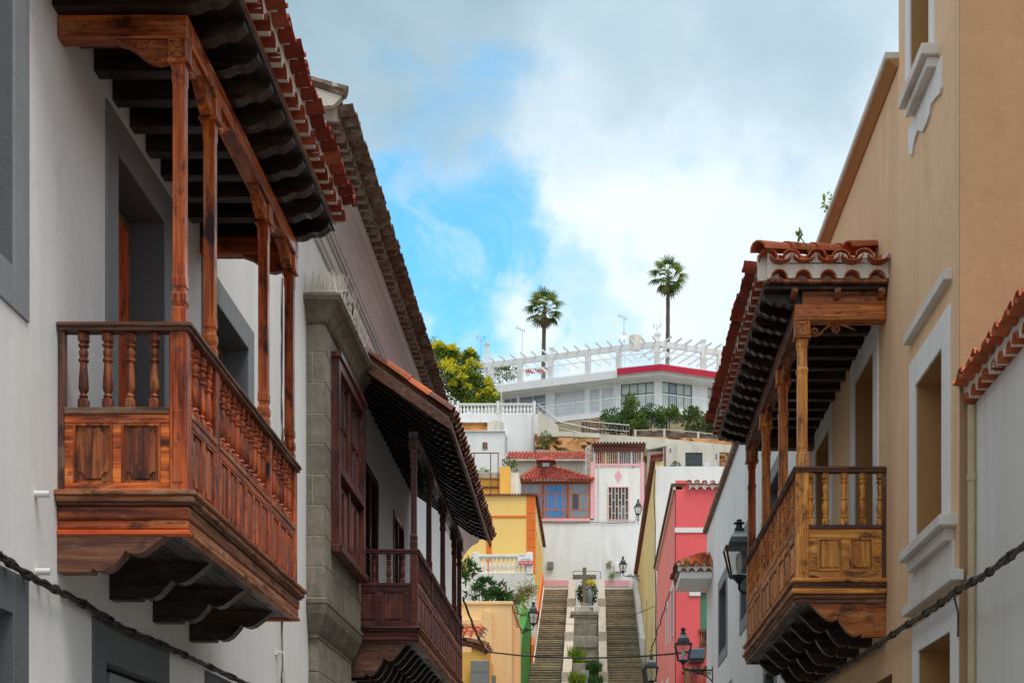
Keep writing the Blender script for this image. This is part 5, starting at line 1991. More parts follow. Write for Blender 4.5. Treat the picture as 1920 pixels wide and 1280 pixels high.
# ------------------------------------------------------------------ street lanterns
def lantern(px_top, py_top, Y, H, wall_px_sign, wallX, label, drop=.32):
    """four-sided street lantern on a scrolled wall bracket; (px, py) is the tip of its finial"""
    tip = P(px_top, py_top, Y)
    x, z1 = tip.x, tip.z
    root = thing('street_lantern', (x, Y, z1 - H), label, 'street lamp', 'wall lanterns along the street')
    k = H
    q = math.pi / 4
    m = MB()
    m.lathe([(.02, 0), (.05, -.015), (.03, -.03), (.075, -.05), (.075, -.065), (.045, -.075), (.05, -.13), (.07, -.14)] and
            [(.07 * k, -.15 * k), (.05 * k, -.14 * k), (.045 * k, -.085 * k), (.085 * k, -.075 * k), (.085 * k, -.06 * k), (.035 * k, -.04 * k), (.045 * k, -.02 * k), (.008 * k, 0)], (x, Y, z1), 10)
    m.build('finial', K_lamp, root, True)
    m = MB()
    m.lathe([(.31 * k, -.445 * k), (.31 * k, -.43 * k), (.235 * k, -.425 * k), (.225 * k, -.37 * k), (.19 * k, -.29 * k), (.14 * k, -.235 * k), (.10 * k, -.20 * k), (.095 * k, -.15 * k)], (x, Y, z1), 4, q)
    m.build('roof', K_lamp, root)
    wt_, wb_ = .215 * k, .125 * k          # half widths top and bottom
    za, zb2 = z1 - .445 * k, z1 - .86 * k
    c4 = [(1, 1), (-1, 1), (-1, -1), (1, -1)]
    m = MB()
    for a, b in c4:
        m.tube([(x + a * wt_, Y + b * wt_, za), (x + a * wb_, Y + b * wb_, zb2)], .016 * k, 5)
    for i in range(4):
        (a, b), (c, d) = c4[i], c4[(i + 1) % 4]
        m.tube([(x + a * wb_, Y + b * wb_, zb2), (x + c * wb_, Y + d * wb_, zb2)], .018 * k, 5)
    m.lathe([(.03 * k, -.97 * k), (.06 * k, -.93 * k), (.10 * k, -.90 * k), (.17 * k, -.865 * k), (.17 * k, -.855 * k)], (x, Y, z1), 8)
    m.build('frame', K_lamp, root)
    for i in range(4):
        (a, b), (c, d) = c4[i], c4[(i + 1) % 4]
        g = MB()
        g.quad((x + a * wt_, Y + b * wt_, za), (x + c * wt_, Y + d * wt_, za), (x + c * wb_, Y + d * wb_, zb2), (x + a * wb_, Y + b * wb_, zb2))
        g.build('pane', G_lamp, root)
    m = MB()
    m.lathe([(.03 * k, -.85 * k), (.035 * k, -.78 * k), (.05 * k, -.72 * k), (.05 * k, -.58 * k), (.03 * k, -.52 * k)], (x, Y, z1), 10)
    m.build('bulb', K_white_glass, root, True)
    # bracket
    zz = z1 - .97 * k
    m = MB()
    m.tube([(x, Y, zz + .02), (x, Y, zz - .08 * k), (x + (wallX - x) * .06, Y, zz - .13 * k), (x + (wallX - x) * .16, Y, zz - .14 * k), (wallX, Y, zz - .14 * k)], .022 * k, 6)
    m.tube([(x + (wallX - x) * .16, Y, zz - .14 * k), (x + (wallX - x) * .5, Y, zz - .20 * k), (x + (wallX - x) * .8, Y, zz - .30 * k), (wallX, Y, zz - .44 * k)], .018 * k, 6)
    fr = lambda a, z, o: Vector((a, Y - o, z))
    L = wallX - x
    for u, dz, r_ in ((.35, -.10, .05), (.62, -.22, .06), (.85, -.24, .065), (.5, -.08, .045), (.75, -.08, .05)):
        scroll(m, fr, x + L * u, zz + dz * k, r_ * k, 1.3, 0, .012 * k, 1 if L > 0 else -1)
    m.box(wallX - .02 * (1 if L > 0 else -1), wallX, Y - .03, Y + .03, zz - .5 * k, zz - .05 * k)
    m.build('wall_bracket', K_iron, root)
    return root


lantern(1386, 972, 22.6, .98, 1, XR, 'large dark lantern beside the honey coloured balcony')
lantern(1281, 1175, 38.0, .95, 1, XR, 'dark lantern hanging in front of the coral pink facade')
lantern(1221, 1224, 46.0, .95, 1, XP, 'dark lantern low beside the pale yellow wall at right')
lantern(1168, 1042, 82.0, .95, 1, XY, 'distant lantern on a bracket above the right stair flight')
lantern(1000, 1127, 57.5, .95, -1, -2.84, 'dark lantern on the cream corner at the left of the stairs')
lantern(1196.5, 935, 84.0, .95, 1, XY, 'distant lantern high by the yellow roof edge and grille window')


# ================================================================== THE STAIRS AND THE END OF THE STREET
XS0, XS1 = -2.84, 2.20
Yst0, Yst1 = 53.0, 85.4
Zs0, Zs1 = 2.98, 16.0
sl_st = (Zs1 - Zs0) / (Yst1 - Yst0)
stz = lambda y: Zs0 + sl_st * (y - Yst0)
stairs = thing('stone_staircase', (0, Yst0, Zs0), 'long double flight of worn brown stone stairs', 'stairs')
NS = 80
rise, run = (Zs1 - Zs0) / NS, (Yst1 - Yst0) / NS
flights = [(XS0, P(1066, 0, 85).x), (P(1134, 0, 85).x, XS1)]
for (xa, xb) in flights:
    me_ = None
    for i in range(NS):
        y = Yst0 + i * run
        if me_ is None:
            m = MB()
            m.box(xa, xb, .035, run + .32, -.25, rise - .05)
            m.box(xa, xb, 0, run + .33, rise - .049, rise, .012)
            me_, _, _ = m.mesh('step', False, (0, 0, 0))
            me_.materials.append(S_stepA)
        inst(me_, 'step', (random.uniform(-.01, .01), y + random.uniform(-.012, .012), Zs0 + i * rise + random.uniform(-.006, .006)), stairs)
# stone parapets beside the central cascade, stepping up
pxs = [(1055, 1077, 1126.5, 1140), ]
for (xa, xb) in ((P(1066.5, 0, 85).x, P(1080, 0, 85).x), (P(1121, 0, 85).x, P(1133.5, 0, 85).x)):
    n = 5
    for k in range(n):
        ya, yb = Yst0 + (Yst1 - Yst0 + .6) * k / n, Yst0 + (Yst1 - Yst0 + .6) * (k + 1) / n
        m = MB()
        m.prism([(xa, ya + .321, stz(ya) - .4), (xa, yb - .003, stz(yb) - .4), (xa, yb - .003, stz(yb) + .55), (xa, ya + .321, stz(ya) + .75)], (xb - xa, 0, 0))
        m.box(xa - .02, xb + .02, ya, ya + .32, stz(ya) - .6, stz(ya) + 1.0, .015)
        m.build('parapet', S_kerb, stairs)
# white wall beside the right flight
m = MB()
for k, (ya, yb, zt) in enumerate(((72, 76, 12.0), (76, 80, 14.6), (80, 85.4, 16.4))):
    m.prism([(2.21, ya, stz(ya) - .5), (2.21, yb, stz(yb) - .5), (2.21, yb, stz(yb) + .9), (2.21, ya, stz(ya) + .9)], (.22, 0, 0))
m.build('side_wall', M_white3, stairs)

# cascade between the flights
cx0, cx1 = P(1080, 0, 85).x + .01, P(1121, 0, 85).x - .01
cas = thing('water_cascade', ((cx0 + cx1) / 2, 66, stz(66)), 'stepped stone water cascade between the stair flights', 'fountain')
for k in range(10):
    ya = Yst0 + k * 2.3
    yb = ya + 2.3
    m = MB()
    m.box(cx0, cx1, ya, yb - .004, stz(ya) - .8, stz(ya) + .15 + (.4 if k % 2 else .1), .02)
    m.box(cx0 + .1, cx1 - .1, ya - .08, ya - .003, stz(ya) + .0, stz(ya) + .08, .01)
    m.build('basin', S_ped, cas)
W_water = NT('falling_water')
nw = W_water.noise(W_water.pos((9, 9, .6)), 1.0, 5, .6)
W_water.bump(nw, .4, .02)
M_water = W_water.fin(W_water.ramp(nw, [(.35, (.10, .12, .12)), (.65, (.55, .60, .62))]), .15, .6)
for (py0, py1, Y, w) in ((1256, 1290, 66.6, .34), (1206, 1214, 74.5, .18)):
    m = MB()
    c = P(1097, py0, Y)
    n = 7
    for i in range(n):
        a = c.x - w / 2 + w * i / n
        m.box(a, a + w / n * .7, Y - .12, Y - .09, wz(py1, Y), wz(py0, Y), .01)
    m.build('water_curtain', M_water, cas)
for (px, py, Y, s_, lab) in ((1081, 1228, 70.2, (.30, .4, .55), 'clump of bright green reeds left of the cascade'), (1114, 1252, 67.5, (.28, .4, .40), 'green plant clump right of the cascade'),
                             (1083, 1272, 66.0, (.32, .4, .30), 'low yellow-green plants at the lower left of the cascade'), (1117, 1276, 65.5, (.28, .4, .25), 'low flowering plants at the lower right of the cascade')):
    q = P(px, py, Y)
    m = MB()
    for k in range(260):
        b_ = q + Vector((rg.uniform(-1, 1) * s_[0], rg.uniform(-.3, .3), -s_[2] + rg.random() * .2))
        leaf_at(m, b_, Vector((rg.uniform(-.4, .4), rg.uniform(-.4, .4), 1)), s_[2] * rg.uniform(.7, 1.9), .05)
    tag(m.build('reed_clump', L_moss if 'yellow' in lab or 'bright' in lab else L_shrub, None), lab, 'plant')

# cross on its pedestal
Yc = 77.5
cr = thing('stone_cross', (P(1096, 0, Yc).x, Yc, wz(1200, Yc)), 'dark stone cross standing on a tall stepped pedestal', 'cross')


def cbx(mm, px0, px1, py0, py1, ya, yb, c=.015):
    mm.box(P(px0, 0, Yc).x, P(px1, 0, Yc).x, ya, yb, wz(py1, Yc), wz(py0, Yc), c)


m = MB()
cbx(m, 1092.3, 1099.3, 1063.5, 1132, Yc - .09, Yc + .09)
cbx(m, 1074, 1118, 1077, 1085, Yc - .085, Yc + .085)
m.build('cross', S_cross, cr)
m = MB()
cbx(m, 1089.5, 1103, 1131, 1139, Yc - .2, Yc + .2)
m.lathe([(.56, wz(1148, Yc)), (.42, wz(1143, Yc)), (.28, wz(1139.2, Yc))], (P(1096, 0, Yc).x, Yc, 0), 4, math.pi / 4)
cbx(m, 1070, 1122.5, 1148.5, 1155, Yc - .55, Yc + .55)
cbx(m, 1073, 1120.5, 1155.1, 1160, Yc - .5, Yc + .5)
cbx(m, 1075, 1119.5, 1160.1, 1198, Yc - .46, Yc + .46)
cbx(m, 1072, 1121, 1198.1, 1210, Yc - .6, Yc + .5)
cbx(m, 1071.5, 1121, 1210.1, 1320, Yc - .9, Yc + .5)
m.build('pedestal', S_ped, cr)
m = MB()
z = wz(1137, Yc - .6)
x0, x1 = P(1070, 0, Yc - .6).x, P(1125, 0, Yc - .6).x
m.tube([(x0, Yc - .6, z - .3), (x0, Yc - .6, z - .03), (x0 + .04, Yc - .6, z), (x1 - .04, Yc - .6, z), (x1, Yc - .6, z - .03), (x1, Yc - .6, z - .3)], .022, 8)
tag(m.build('guard_rail', K_white, None, True), 'white tube rail in front of the stone cross', 'railing')
m = MB()
Yr = 85.8
x0, x1 = P(1075, 0, Yr).x, P(1126, 0, Yr).x
z = wz(1070, Yr)
m.tube([(x0, Yr, 16.1), (x0, Yr, z - .04), (x0 + .05, Yr, z), (x1 - .05, Yr, z), (x1, Yr, z - .04), (x1, Yr, 16.1)], .03, 8)
tag(m.build('guard_rail', K_grey, None, True), 'thin grey tube rail at the top of the stairs behind the cross', 'railing')
# hedge, flowers and a blue-grey figure column behind the cross
m = MB()
q = P(1101, 1112, 82.5)
leaf_blob(m, q, (.55, .4, .65), 700, .16, .09)
tag(m.build('hedge', L_shrub, None), 'dark leafy hedge behind the stone cross', 'plant')
m = MB()
leaf_blob(m, P(1103, 1092, 82.1), (.32, .25, .18), 160, .12, .09)
tag(m.build('flower_clump', L_flower, None), 'yellow flowers just right of the stone cross', 'plant')
m = MB()
q = P(1105, 1135, 80.6)
zt = wz(1097, 80.6)
m.lathe([(.20, q.z - .3), (.20, q.z), (.13, q.z + .06), (.15, q.z + .3), (.17, q.z + .55), (.12, q.z + .75), (.07, zt - .16), (.10, zt - .12), (.10, zt - .05), (.03, zt)], (q.x, q.y, 0), 10)
tag(m.build('blue_pillar', plain('faded_blue_paint', (.17, .22, .24), .8), None, True), 'faded blue carved pillar partly hidden behind the cross', 'pillar')

# ---- white house across the top of the stairs
Yw = 88.0
th = thing('white_house', (0, Yw, 15.2), 'white house across the top of the stairs with glazed gallery and peeling paint', 'house', 'houses on the hillside')
fx = lambda px: P(px, 0, Yw).x
fz = lambda py: wz(py, Yw)
mpW = FRONT(Yw)
m = MB()
m.wall(mpW, fx(1004), fx(1222), 14.8, fz(975), [], .4)
m.build('wall', M_white3, th)
m = MB()
gw = (fx(1141), fx(1178), fz(974), fz(913))
m.wall(mpW, fx(1112.5), fx(1205), fz(974.8), fz(872), [gw], .4)
m.box(fx(1112.5), fx(1205), Yw + .401, Yw + 6, fz(975), fz(872))
m.build('upper_wall', M_peel, th)
for bx_ in ((1008, 1066, .03, 1099, 1087), (1133, 1180, .03, 1099, 1087), (1107, 1116, .04, 972, 866), (1201, 1208, .04, 955, 866), (1116.1, 1200.9, .05, 874, 869), (1008, 1106.9, .07, 977, 972)):
    m = MB()
    m.box(fx(bx_[0]), fx(bx_[1]), Yw - bx_[2], Yw + .02, fz(bx_[3]), fz(bx_[4]))
    m.build('pink_trim', M_pinktrim, th)
m = MB()
c = P(1159.5, 892, Yw)
m.prism([(c.x - .22, Yw - .02, c.z), (c.x, Yw - .02, c.z - .40), (c.x + .22, Yw - .02, c.z), (c.x, Yw - .02, c.z + .36)], (0, .03, 0))
m.build('diamond', M_pinktrim, th)
reveal(th, mpW, *gw, .25, M_concrete, M_interior)
gr = MB()
gr.box(gw[0] - .04, gw[0] - .005, Yw - .052, Yw - .018, gw[2] - .03, gw[3] + .03)
gr.box(gw[1] + .005, gw[1] + .04, Yw - .052, Yw - .018, gw[2] - .03, gw[3] + .03)
gr.box(gw[0] - .005, gw[1] + .005, Yw - .05, Yw - .02, gw[2] - .03, gw[2] + .02)
gr.box(gw[0] - .005, gw[1] + .005, Yw - .05, Yw - .02, gw[3] - .02, gw[3] + .03)
go = gr.build('window_grille', M_pinktrim, th)
sash(th, mpW, gw[0] + .01, gw[1] - .01, gw[2] + .01, gw[3] - .01, .14, 2, 2, W_brown, G_greyblue, .07, gmats=[G_dark, G_dark, G_greyblue, G_dark])
for i in range(7):
    x = gw[0] + (gw[1] - gw[0]) * i / 6
    b_ = MB()
    b_.box(x - .020, x + .020, Yw - .049, Yw - .021, gw[2] + .021, gw[3] - .021)
    b_.build('bar', K_cream, go)
for j in range(1, 5):
    z = gw[2] + (gw[3] - gw[2]) * j / 5
    for i in range(6):
        if (i + j) % 2 == 0:
            x = gw[0] + (gw[1] - gw[0]) * i / 6
            b_ = MB()
            b_.box(x + .021, x + (gw[1] - gw[0]) / 6 - .021, Yw - .047, Yw - .023, z - .018, z + .018)
            b_.build('bar', K_cream, go)
# glazed gallery
gx0, gx1 = fx(974), fx(1107)
gz0, gz1 = fz(971.5), fz(906)
m = MB()
bays = [974, 1018, 1064.5, 1107]
for p_ in bays:
    m.box(fx(p_) - .05, fx(p_) + .05, Yw - .02, Yw + .06, gz0, gz1)
m.box(gx0, gx1, Yw - .019, Yw + .3, gz1, gz1 + .10)
gal2 = m.build('gallery', W_brown, th)
m = MB()
m.box(gx0, gx1, Yw + 3.0, Yw + 3.2, fz(990), gz1 + .6)
m.build('gallery_rear_wall', M_concretel, th)
for k in range(3):
    a, b = fx(bays[k]) + .05, fx(bays[k + 1]) - .05
    w = b - a
    fr = MB()
    t = .055
    def fbx(x0, x1, z0, z1):
        fr.box(x0, x1, Yw - .012, Yw + .03, z0, z1)
    hgt = gz1 - gz0
    us = [0, .16, .84, 1.0]
    vs = [0, .24, .72, 1.0]
    for u in us:
        fbx(a + w * u - t / 2 if 0 < u < 1 else a + (w - t) * u, a + w * u + t / 2 if 0 < u < 1 else a + (w - t) * u + t, gz0, gz1)
    for v in vs:
        zc_ = gz0 + (hgt - t) * v
        fr.box(a, b, Yw - .010, Yw + .028, zc_, zc_ + t)
    fr.box(a + w * .5 - .03, a + w * .5 + .03, Yw - .008, Yw + .026, gz0 + hgt * .24, gz0 + hgt * .72)
    fo = fr.build('window', K_frame, gal2)
    cells = []
    for i in range(3):
        for j in range(3):
            if i == 1 and j == 1:
                cells += [(us[1], .5, vs[1], vs[2], 'L'), (.5, us[2], vs[1], vs[2], 'R')]
            else:
                cells.append((us[i], us[i + 1], vs[j], vs[j + 1], ''))
    for (u0, u1, v0, v1, tg_) in cells:
        g = MB()
        g.box(a + w * u0 + .02, a + w * u1 - .02, Yw + .005, Yw + .012, gz0 + hgt * v0 + .02, gz0 + hgt * v1 - .015)
        if k == 2:
            gm = G_dark if tg_ == 'L' else G_greyblue
        elif k == 0 and tg_ == 'L':
            gm = G_dark
        elif k == 1 and u0 == 0 or k == 0 and v0 == 0:
            gm = G_blue
        else:
            gm = G_blue if v0 != vs[2] or k == 1 else G_greyblue
        g.build('pane', gm, fo)
# hip roof of the gallery with a small roof lantern
xm = fx(1021)
zt = fz(870)
ze = fz(902)
A_, B_ = (fx(973), Yw - .3, ze), (fx(1112), Yw - .3, ze)
C_, D_ = (fx(1032), Yw + 2.2, zt + .35), (fx(1006), Yw + 2.2, zt + .35)
m = MB()
tile_field(m, A_, B_, C_, D_, 20, 7, .085, .09)
tile_field(m, B_, (fx(1112), Yw + 4.5, ze), C_, C_, 18, 8, .05, .035)
tile_field(m, (fx(973), Yw + 4.5, ze), A_, D_, D_, 18, 8, .05, .035)
hr = m.build('hip_roof', T_hip, th, True)
m = MB()
for (p, q) in ((A_, D_), (B_, C_)):
    p, q = Vector(p), Vector(q)
    for k in range(9):
        a, b = p.lerp(q, k / 9), p.lerp(q, (k + 1.15) / 9)
        m.tube([a + Vector((0, 0, .07)), b + Vector((0, 0, .05))], [.12, .09], 8)
m.build('ridge_tiles', T_orange, hr, True, kind='stuff')
m = MB()
m.box(fx(973), fx(1112), Yw - .35, Yw - .28, ze - .10, ze - .03)
m.build('gutter', K_rust, hr)
rl = MB()
cx, cy = fx(1021.5), Yw + 2.3
rl.box(fx(1008), fx(1035), cy - .3, cy + .3, zt + .2, zt + .68)
ro = rl.build('roof_lantern', K_rust, th)
g = MB()
g.box(fx(1015), fx(1028), cy - .325, cy - .302, zt + .32, zt + .58)
g.build('pane', G_aqua, ro)
m = MB()
m.lathe([(.80, zt + .68), (.74, zt + .74), (.12, zt + .98)], (cx, cy, 0), 4, math.pi / 4)
m.build('cap_roof', T_hip, ro)
# tiled roof strip and pale wall behind the gallery
m = MB()
Yq = 92.5
m.box(P(951, 0, Yq).x, P(1100, 0, Yq).x, Yq, Yq + .3, wz(905, Yq), wz(864, Yq))
bw_ = m.build('rear_wall', M_concretel, th)
m = MB()
tile_field(m, (P(949, 0, Yq).x, Yq - .25, wz(862.5, Yq)), (P(1102, 0, Yq).x, Yq - .25, wz(862.5, Yq)), (P(1098, 0, Yq).x, Yq + 1.0, wz(862.5, Yq) + .78), (P(953, 0, Yq).x, Yq + 1.0, wz(862.5, Yq) + .78), 22, 3, .06, .05)
m.build('rear_roof', T_hip, th, True)
m = MB()
m.box(P(949, 0, Yq).x, P(1100, 0, Yq).x, Yq - .34, Yq - .26, wz(866, Yq), wz(863.2, Yq))
m.build('gutter', M_concretel, th)
# caged roof terrace with tiled awning and laundry
ter = thing('caged_terrace', (fx(1160), Yw + 1, fz(872)), 'barred roof terrace under a brown tiled awning', 'terrace')
tz0, tz1 = fz(869), fz(840)
m = MB()
m.box(fx(1112), fx(1205), Yw + .03, Yw + .07, tz0 + .86, tz0 + .90)
for p_ in (1114, 1136, 1160, 1184, 1204):
    m.box(fx(p_) - .025, fx(p_) + .025, Yw + .025, Yw + .075, tz0, tz1)
cg = m.build('cage_frame', K_white, ter)
m = MB()
m.box(fx(1116), fx(1204), Yw + 3, Yw + 3.15, tz0, tz1)
m.build('rear_wall', M_concretel, ter)
for i in range(22):
    x = fx(1114) + (fx(1204) - fx(1114)) * (i + .5) / 22
    b_ = MB()
    b_.box(x - .011, x + .011, Yw + .04, Yw + .06, tz0 + .01, tz0 + .855)
    b_.build('bar', K_white, cg)
m = MB()
m.prism([(fx(1110), Yw - .3, fz(836)), (fx(1110), Yw - .3, fz(833.5)), (fx(1110), Yw + 3.3, fz(826.5) + .25), (fx(1110), Yw + 3.3, fz(829) + .2)], (fx(1211) - fx(1110), 0, 0))
m.box(fx(1113), fx(1206), Yw - .05, Yw + .05, fz(846), fz(838))
aw = m.build('awning', K_rust, ter)
m = MB()
tile_field(m, (fx(1109), Yw - .35, fz(833)), (fx(1212), Yw - .35, fz(833)), (fx(1212), Yw + 3.3, fz(826) + .3), (fx(1109), Yw + 3.3, fz(826) + .3), 17, 6, .06, .03)
m.build('awning_tiles', T_brown, aw, True)
rl_ = random.Random(17)
cols = [((.62, .04, .06), 1120, 1128, 'red'), ((.75, .45, .02), 1127, 1141, 'yellow'), ((.10, .30, .05), 1119, 1124, 'green'), ((.60, .20, .06), 1152, 1164, 'orange'),
        ((.50, .48, .52), 1166, 1184, 'grey and white'), ((.40, .36, .44), 1186, 1196, 'mauve')]
for k, (c_, a, b, nm) in enumerate(cols):
    m = MB()
    y = Yw + .35 + .12 * k
    n = 8
    top = fz(843 + rl_.uniform(0, 4))
    bot = fz(867 - rl_.uniform(0, 3))
    for i in range(n):
        x0, x1 = fx(a + (b - a) * i / n), fx(a + (b - a) * (i + 1) / n)
        o0, o1 = .05 * math.sin(i * 1.7 + k), .05 * math.sin((i + 1) * 1.7 + k)
        m.add([(x0, y + o0, bot), (x1, y + o1, bot), (x1, y + o1 * .4, top), (x0, y + o0 * .4, top), (x0, y + o0 + .012, bot), (x1, y + o1 + .012, bot), (x1, y + o1 * .4 + .012, top), (x0, y + o0 * .4 + .012, top)],
              [(0, 1, 2, 3), (5, 4, 7, 6), (0, 4, 5, 1), (3, 2, 6, 7)])
    tag(m.build('laundry', plain('cloth_' + nm.replace(' ', '_'), c_, .9, 0, .25, scale=5), None, True), nm + ' cloth hanging on the caged terrace', 'laundry', 'laundry on the caged terrace')
# stair-side cage left of the terrace
m = MB()
for i in range(7):
    px = 1098 + i * 2.4
    m.tube([P(px, 893, Yw + .6), P(px + .2, 838 - i * 1.2, Yw + .6)], .016, 5)
for py in (846, 860, 875, 889):
    m.tube([P(1097, py, Yw + .6), P(1114, py - 6, Yw + .6)], .016, 5)
m.tube([P(1097, 842, Yw + .6), P(1115, 828, Yw + .6)], .02, 5)
tag(m.build('cage_fence', K_white, None), 'pale barred cage panel just left of the roof terrace', 'fence')

# ---- yellow house with orange quoins
Yy = 75.0
yl = thing('yellow_house', (P(950, 0, Yy).x, Yy, 10), 'bright yellow house with orange quoin blocks left of the stairs', 'house', 'houses on the hillside')
XYL = P(1002.5, 0, Yy).x
yx = lambda px: P(px, 0, Yy).x
yz = lambda py: wz(py, Yy)
m = MB()
m.box(yx(830), XYL, Yy, Yy + .3, 8, yz(929))
m.box(yx(830), XYL - .01, Yy + .31, Yy + 12.5, yz(936), yz(931))
m.build('wall', M_yellow, yl)
m = MB()
ho = [(76.2, 77.2, 14.2, 17.4), (78.4, 79.4, 14.2, 17.4), (80.8, 81.8, 14.6, 17.6), (83.2, 84.2, 14.8, 17.6)]
m.wall(LEFT(XYL + .002), Yy + .002, 87.8, 7, yz(931), ho, .3)
m.build('street_wall', M_paleyellow, yl)
for h in ho:
    reveal(yl, LEFT(XYL + .002), *h, .25, M_yellow, M_interior)
    surround(yl, LEFT(XYL + .002), h[0] - .12, h[1] + .12, h[2] - .1, h[3] + .12, .12, M_yellow, .03, False)
hq = (yz(929.5) - yz(1075)) / 9.0
for k in range(9):
    z1 = yz(929.5) - k * hq
    cut = 993 if k % 2 == 0 else None
    segs = [(987, 993.5), (993.5, 1002.8)] if k % 2 == 0 else [(987, 1002.8)]
    for (a, b) in segs:
        m = MB()
        m.box(yx(a) + .012, yx(b) + (.03 if b > 1000 else -.012), Yy - .04, Yy + (.25 if b > 1000 else .01), z1 - hq + .015, z1 - .015, .01)
        m.build('quoin', M_orange, yl)
for k in range(4):
    z1 = yz(1012) - k * hq
    m = MB()
    m.box(yx(912), yx(922), Yy - .04, Yy + .01, z1 - hq + .015, z1 - .015, .01)
    m.build('quoin', M_orange, yl)
for a in range(900, 987, 9):
    m = MB()
    m.box(yx(a) + .01, yx(min(a + 9, 986.5)) - .01, Yy - .03, Yy + .01, yz(970.5), yz(966), .006)
    m.build('brick', M_orange, yl)
m = MB()
for k in range(26):
    x = yx(868) + k * .141 * 1.0
    m.tube([(x, Yy - .12, yz(929) + .03), (x, Yy + .35, yz(929) + .10)], .065, 6)
for k in range(54):
    y = Yy + k * .235
    m.tube([(XYL + .16, y, yz(930) + .02), (XYL - .3, y, yz(930) + .12)], .07, 6)
m.build('eave_tiles', T_brown, yl, True, kind='stuff')

# terrace with white balustrade and a for-sale sign
Yt = 72.0
tx = lambda px: P(px, 0, Yt).x
tz = lambda py: wz(py, Yt)
m = MB()
m.box(tx(850), tx(996), Yt, Yt + .3, 6, tz(1076))
m.box(tx(850), tx(996), Yt + .301, Yt + 2.95, tz(1078), tz(1074.5))
m.prism([(tx(996.2), Yt + .01, tz(1076)), (tx(996.2), Yt + .01, 6), (tx(1003), Yt + .01, 6), (tx(1003), Yt + .01, tz(1088))], (0, 2.8, 0))
tag(m.build('terrace_wall', M_whitew, None), 'mould stained white wall below the terrace balustrade', 'wall')
bl = thing('white_balustrade', (tx(940), Yt, tz(1075)), 'white balustrade with turned balusters on the stained terrace wall', 'balustrade')
m = MB()
m.box(tx(882), tx(990), Yt + .02, Yt + .24, tz(1043.5), tz(1038.5), .015)
m.box(tx(882), tx(990), Yt + .02, Yt + .24, tz(1075.5), tz(1073), .01)
m.build('rail', M_trim, bl)
for (a, b, t_) in ((886, 898, 1034.5), (987, 999, 1034)):
    m = MB()
    m.box(tx(a), tx(b), Yt - .03, Yt + .29, tz(1076), tz(t_), .02)
    m.build('pier', M_trim, bl)


def white_baluster(parent, x, y, z0, z1, r, nm='baluster'):
    b_ = MB()
    h = z1 - z0
    b_.lathe([(r * 1.1, z0), (r * 1.1, z0 + h * .08), (r * .7, z0 + h * .12), (r * .75, z0 + h * .2), (r * 1.15, z0 + h * .36), (r * .95, z0 + h * .55), (r * .5, z0 + h * .75), (r * .5, z0 + h * .82),
              (r * 1.0, z0 + h * .88), (r * 1.1, z0 + h)], (x, y, 0), 8)
    return b_.build(nm, M_trim, parent, True)


for k in range(11):
    white_baluster(bl, tx(902.5 + k * 8.2), Yt + .13, tz(1073), tz(1043.5), .075)
sg = thing('for_sale_sign', (tx(985), Yt - .06, tz(1055)), 'white and red for-sale sign on the terrace balustrade', 'sign')
m = MB()
m.box(tx(970.5), tx(999), Yt - .085, Yt - .055, tz(1059), tz(1038.5), .004)
m.build('board', K_signwhite, sg)
m = MB()
m.box(tx(972), tx(999.2), Yt - .095, Yt - .0855, tz(1059.2), tz(1051.5))
m.build('red_strip', K_signred, sg)


def text_part(txt, ctr, width, height, mat, parent, name='lettering', yoff=0.0):
    cu = bpy.data.curves.new('t', 'FONT')
    cu.body = txt
    cu.align_x = 'CENTER'
    cu.align_y = 'CENTER'
    cu.extrude = .004
    ob = bpy.data.objects.new('t', cu)
    COL.objects.link(ob)
    bpy.context.view_layer.update()
    me = bpy.data.meshes.new_from_object(ob.evaluated_get(bpy.context.evaluated_depsgraph_get()))
    COL.objects.unlink(ob)
    bpy.data.objects.remove(ob)
    xs_ = [v.co.x for v in me.vertices]
    ys_ = [v.co.y for v in me.vertices]
    cx_, cy_ = (min(xs_) + max(xs_)) / 2, (min(ys_) + max(ys_)) / 2
    sx, sy = width / (max(xs_) - min(xs_)), height / (max(ys_) - min(ys_))
    for v in me.vertices:
        v.co = Vector(((v.co.x - cx_) * sx, -v.co.z, (v.co.y - cy_) * sy))
    me.materials.append(mat)
    o2 = bpy.data.objects.new(name, me)
    return link(o2, ctr, parent)


text_part('928 050 350', (tx(985.6), Yt - .100, tz(1055.3)), tx(998) - tx(973.2), tz(1053) - tz(1057.6), K_signwhite, sg)
text_part('SE VENDE', (tx(985.6), Yt - .090, tz(1048.7)), tx(994) - tx(977), tz(1047.2) - tz(1050.2), K_signgrey, sg)
m = MB()
m.box(tx(973.5), tx(985), Yt - .0895, Yt - .0855, tz(1042.4), tz(1041))
m.build('small_print', K_signgrey, sg)

# shrub below the terrace
Ysb = 66.5
shb = thing('leafy_shrub', P(905, 1130, Ysb), 'big glossy dark green shrub below the stained terrace wall', 'plant')
rg = random.Random(31)
m = MB()
for (px, py, r_) in ((880, 1085, .55), (893, 1110, .6), (915, 1110, .6), (935, 1113, .45), (905, 1095, .4), (925, 1125, .5), (876, 1065, .35), (945, 1125, .25)):
    q = P(px, py, Ysb + rg.uniform(-.4, .4))
    for k in range(16):
        d = rnd_dir(-.3)
        c = q + d * r_ * rg.uniform(.4, 1.0)
        for j in range(13):
            leaf_at(m, c, d + rnd_dir() * 1.1, rg.uniform(.18, .34), rg.uniform(.05, .08))
m.build('crown', L_shrub, shb)
m = MB()
for k in range(7):
    q = P(885 + k * 9, 1135, Ysb)
    m.tube([q + Vector((0, 0, -.8)), q + Vector((.1, 0, .1)), q + Vector((rg.uniform(-.2, .2), 0, .7))], [.04, .03, .012], 6)
m.build('stem', K_bark2, shb)
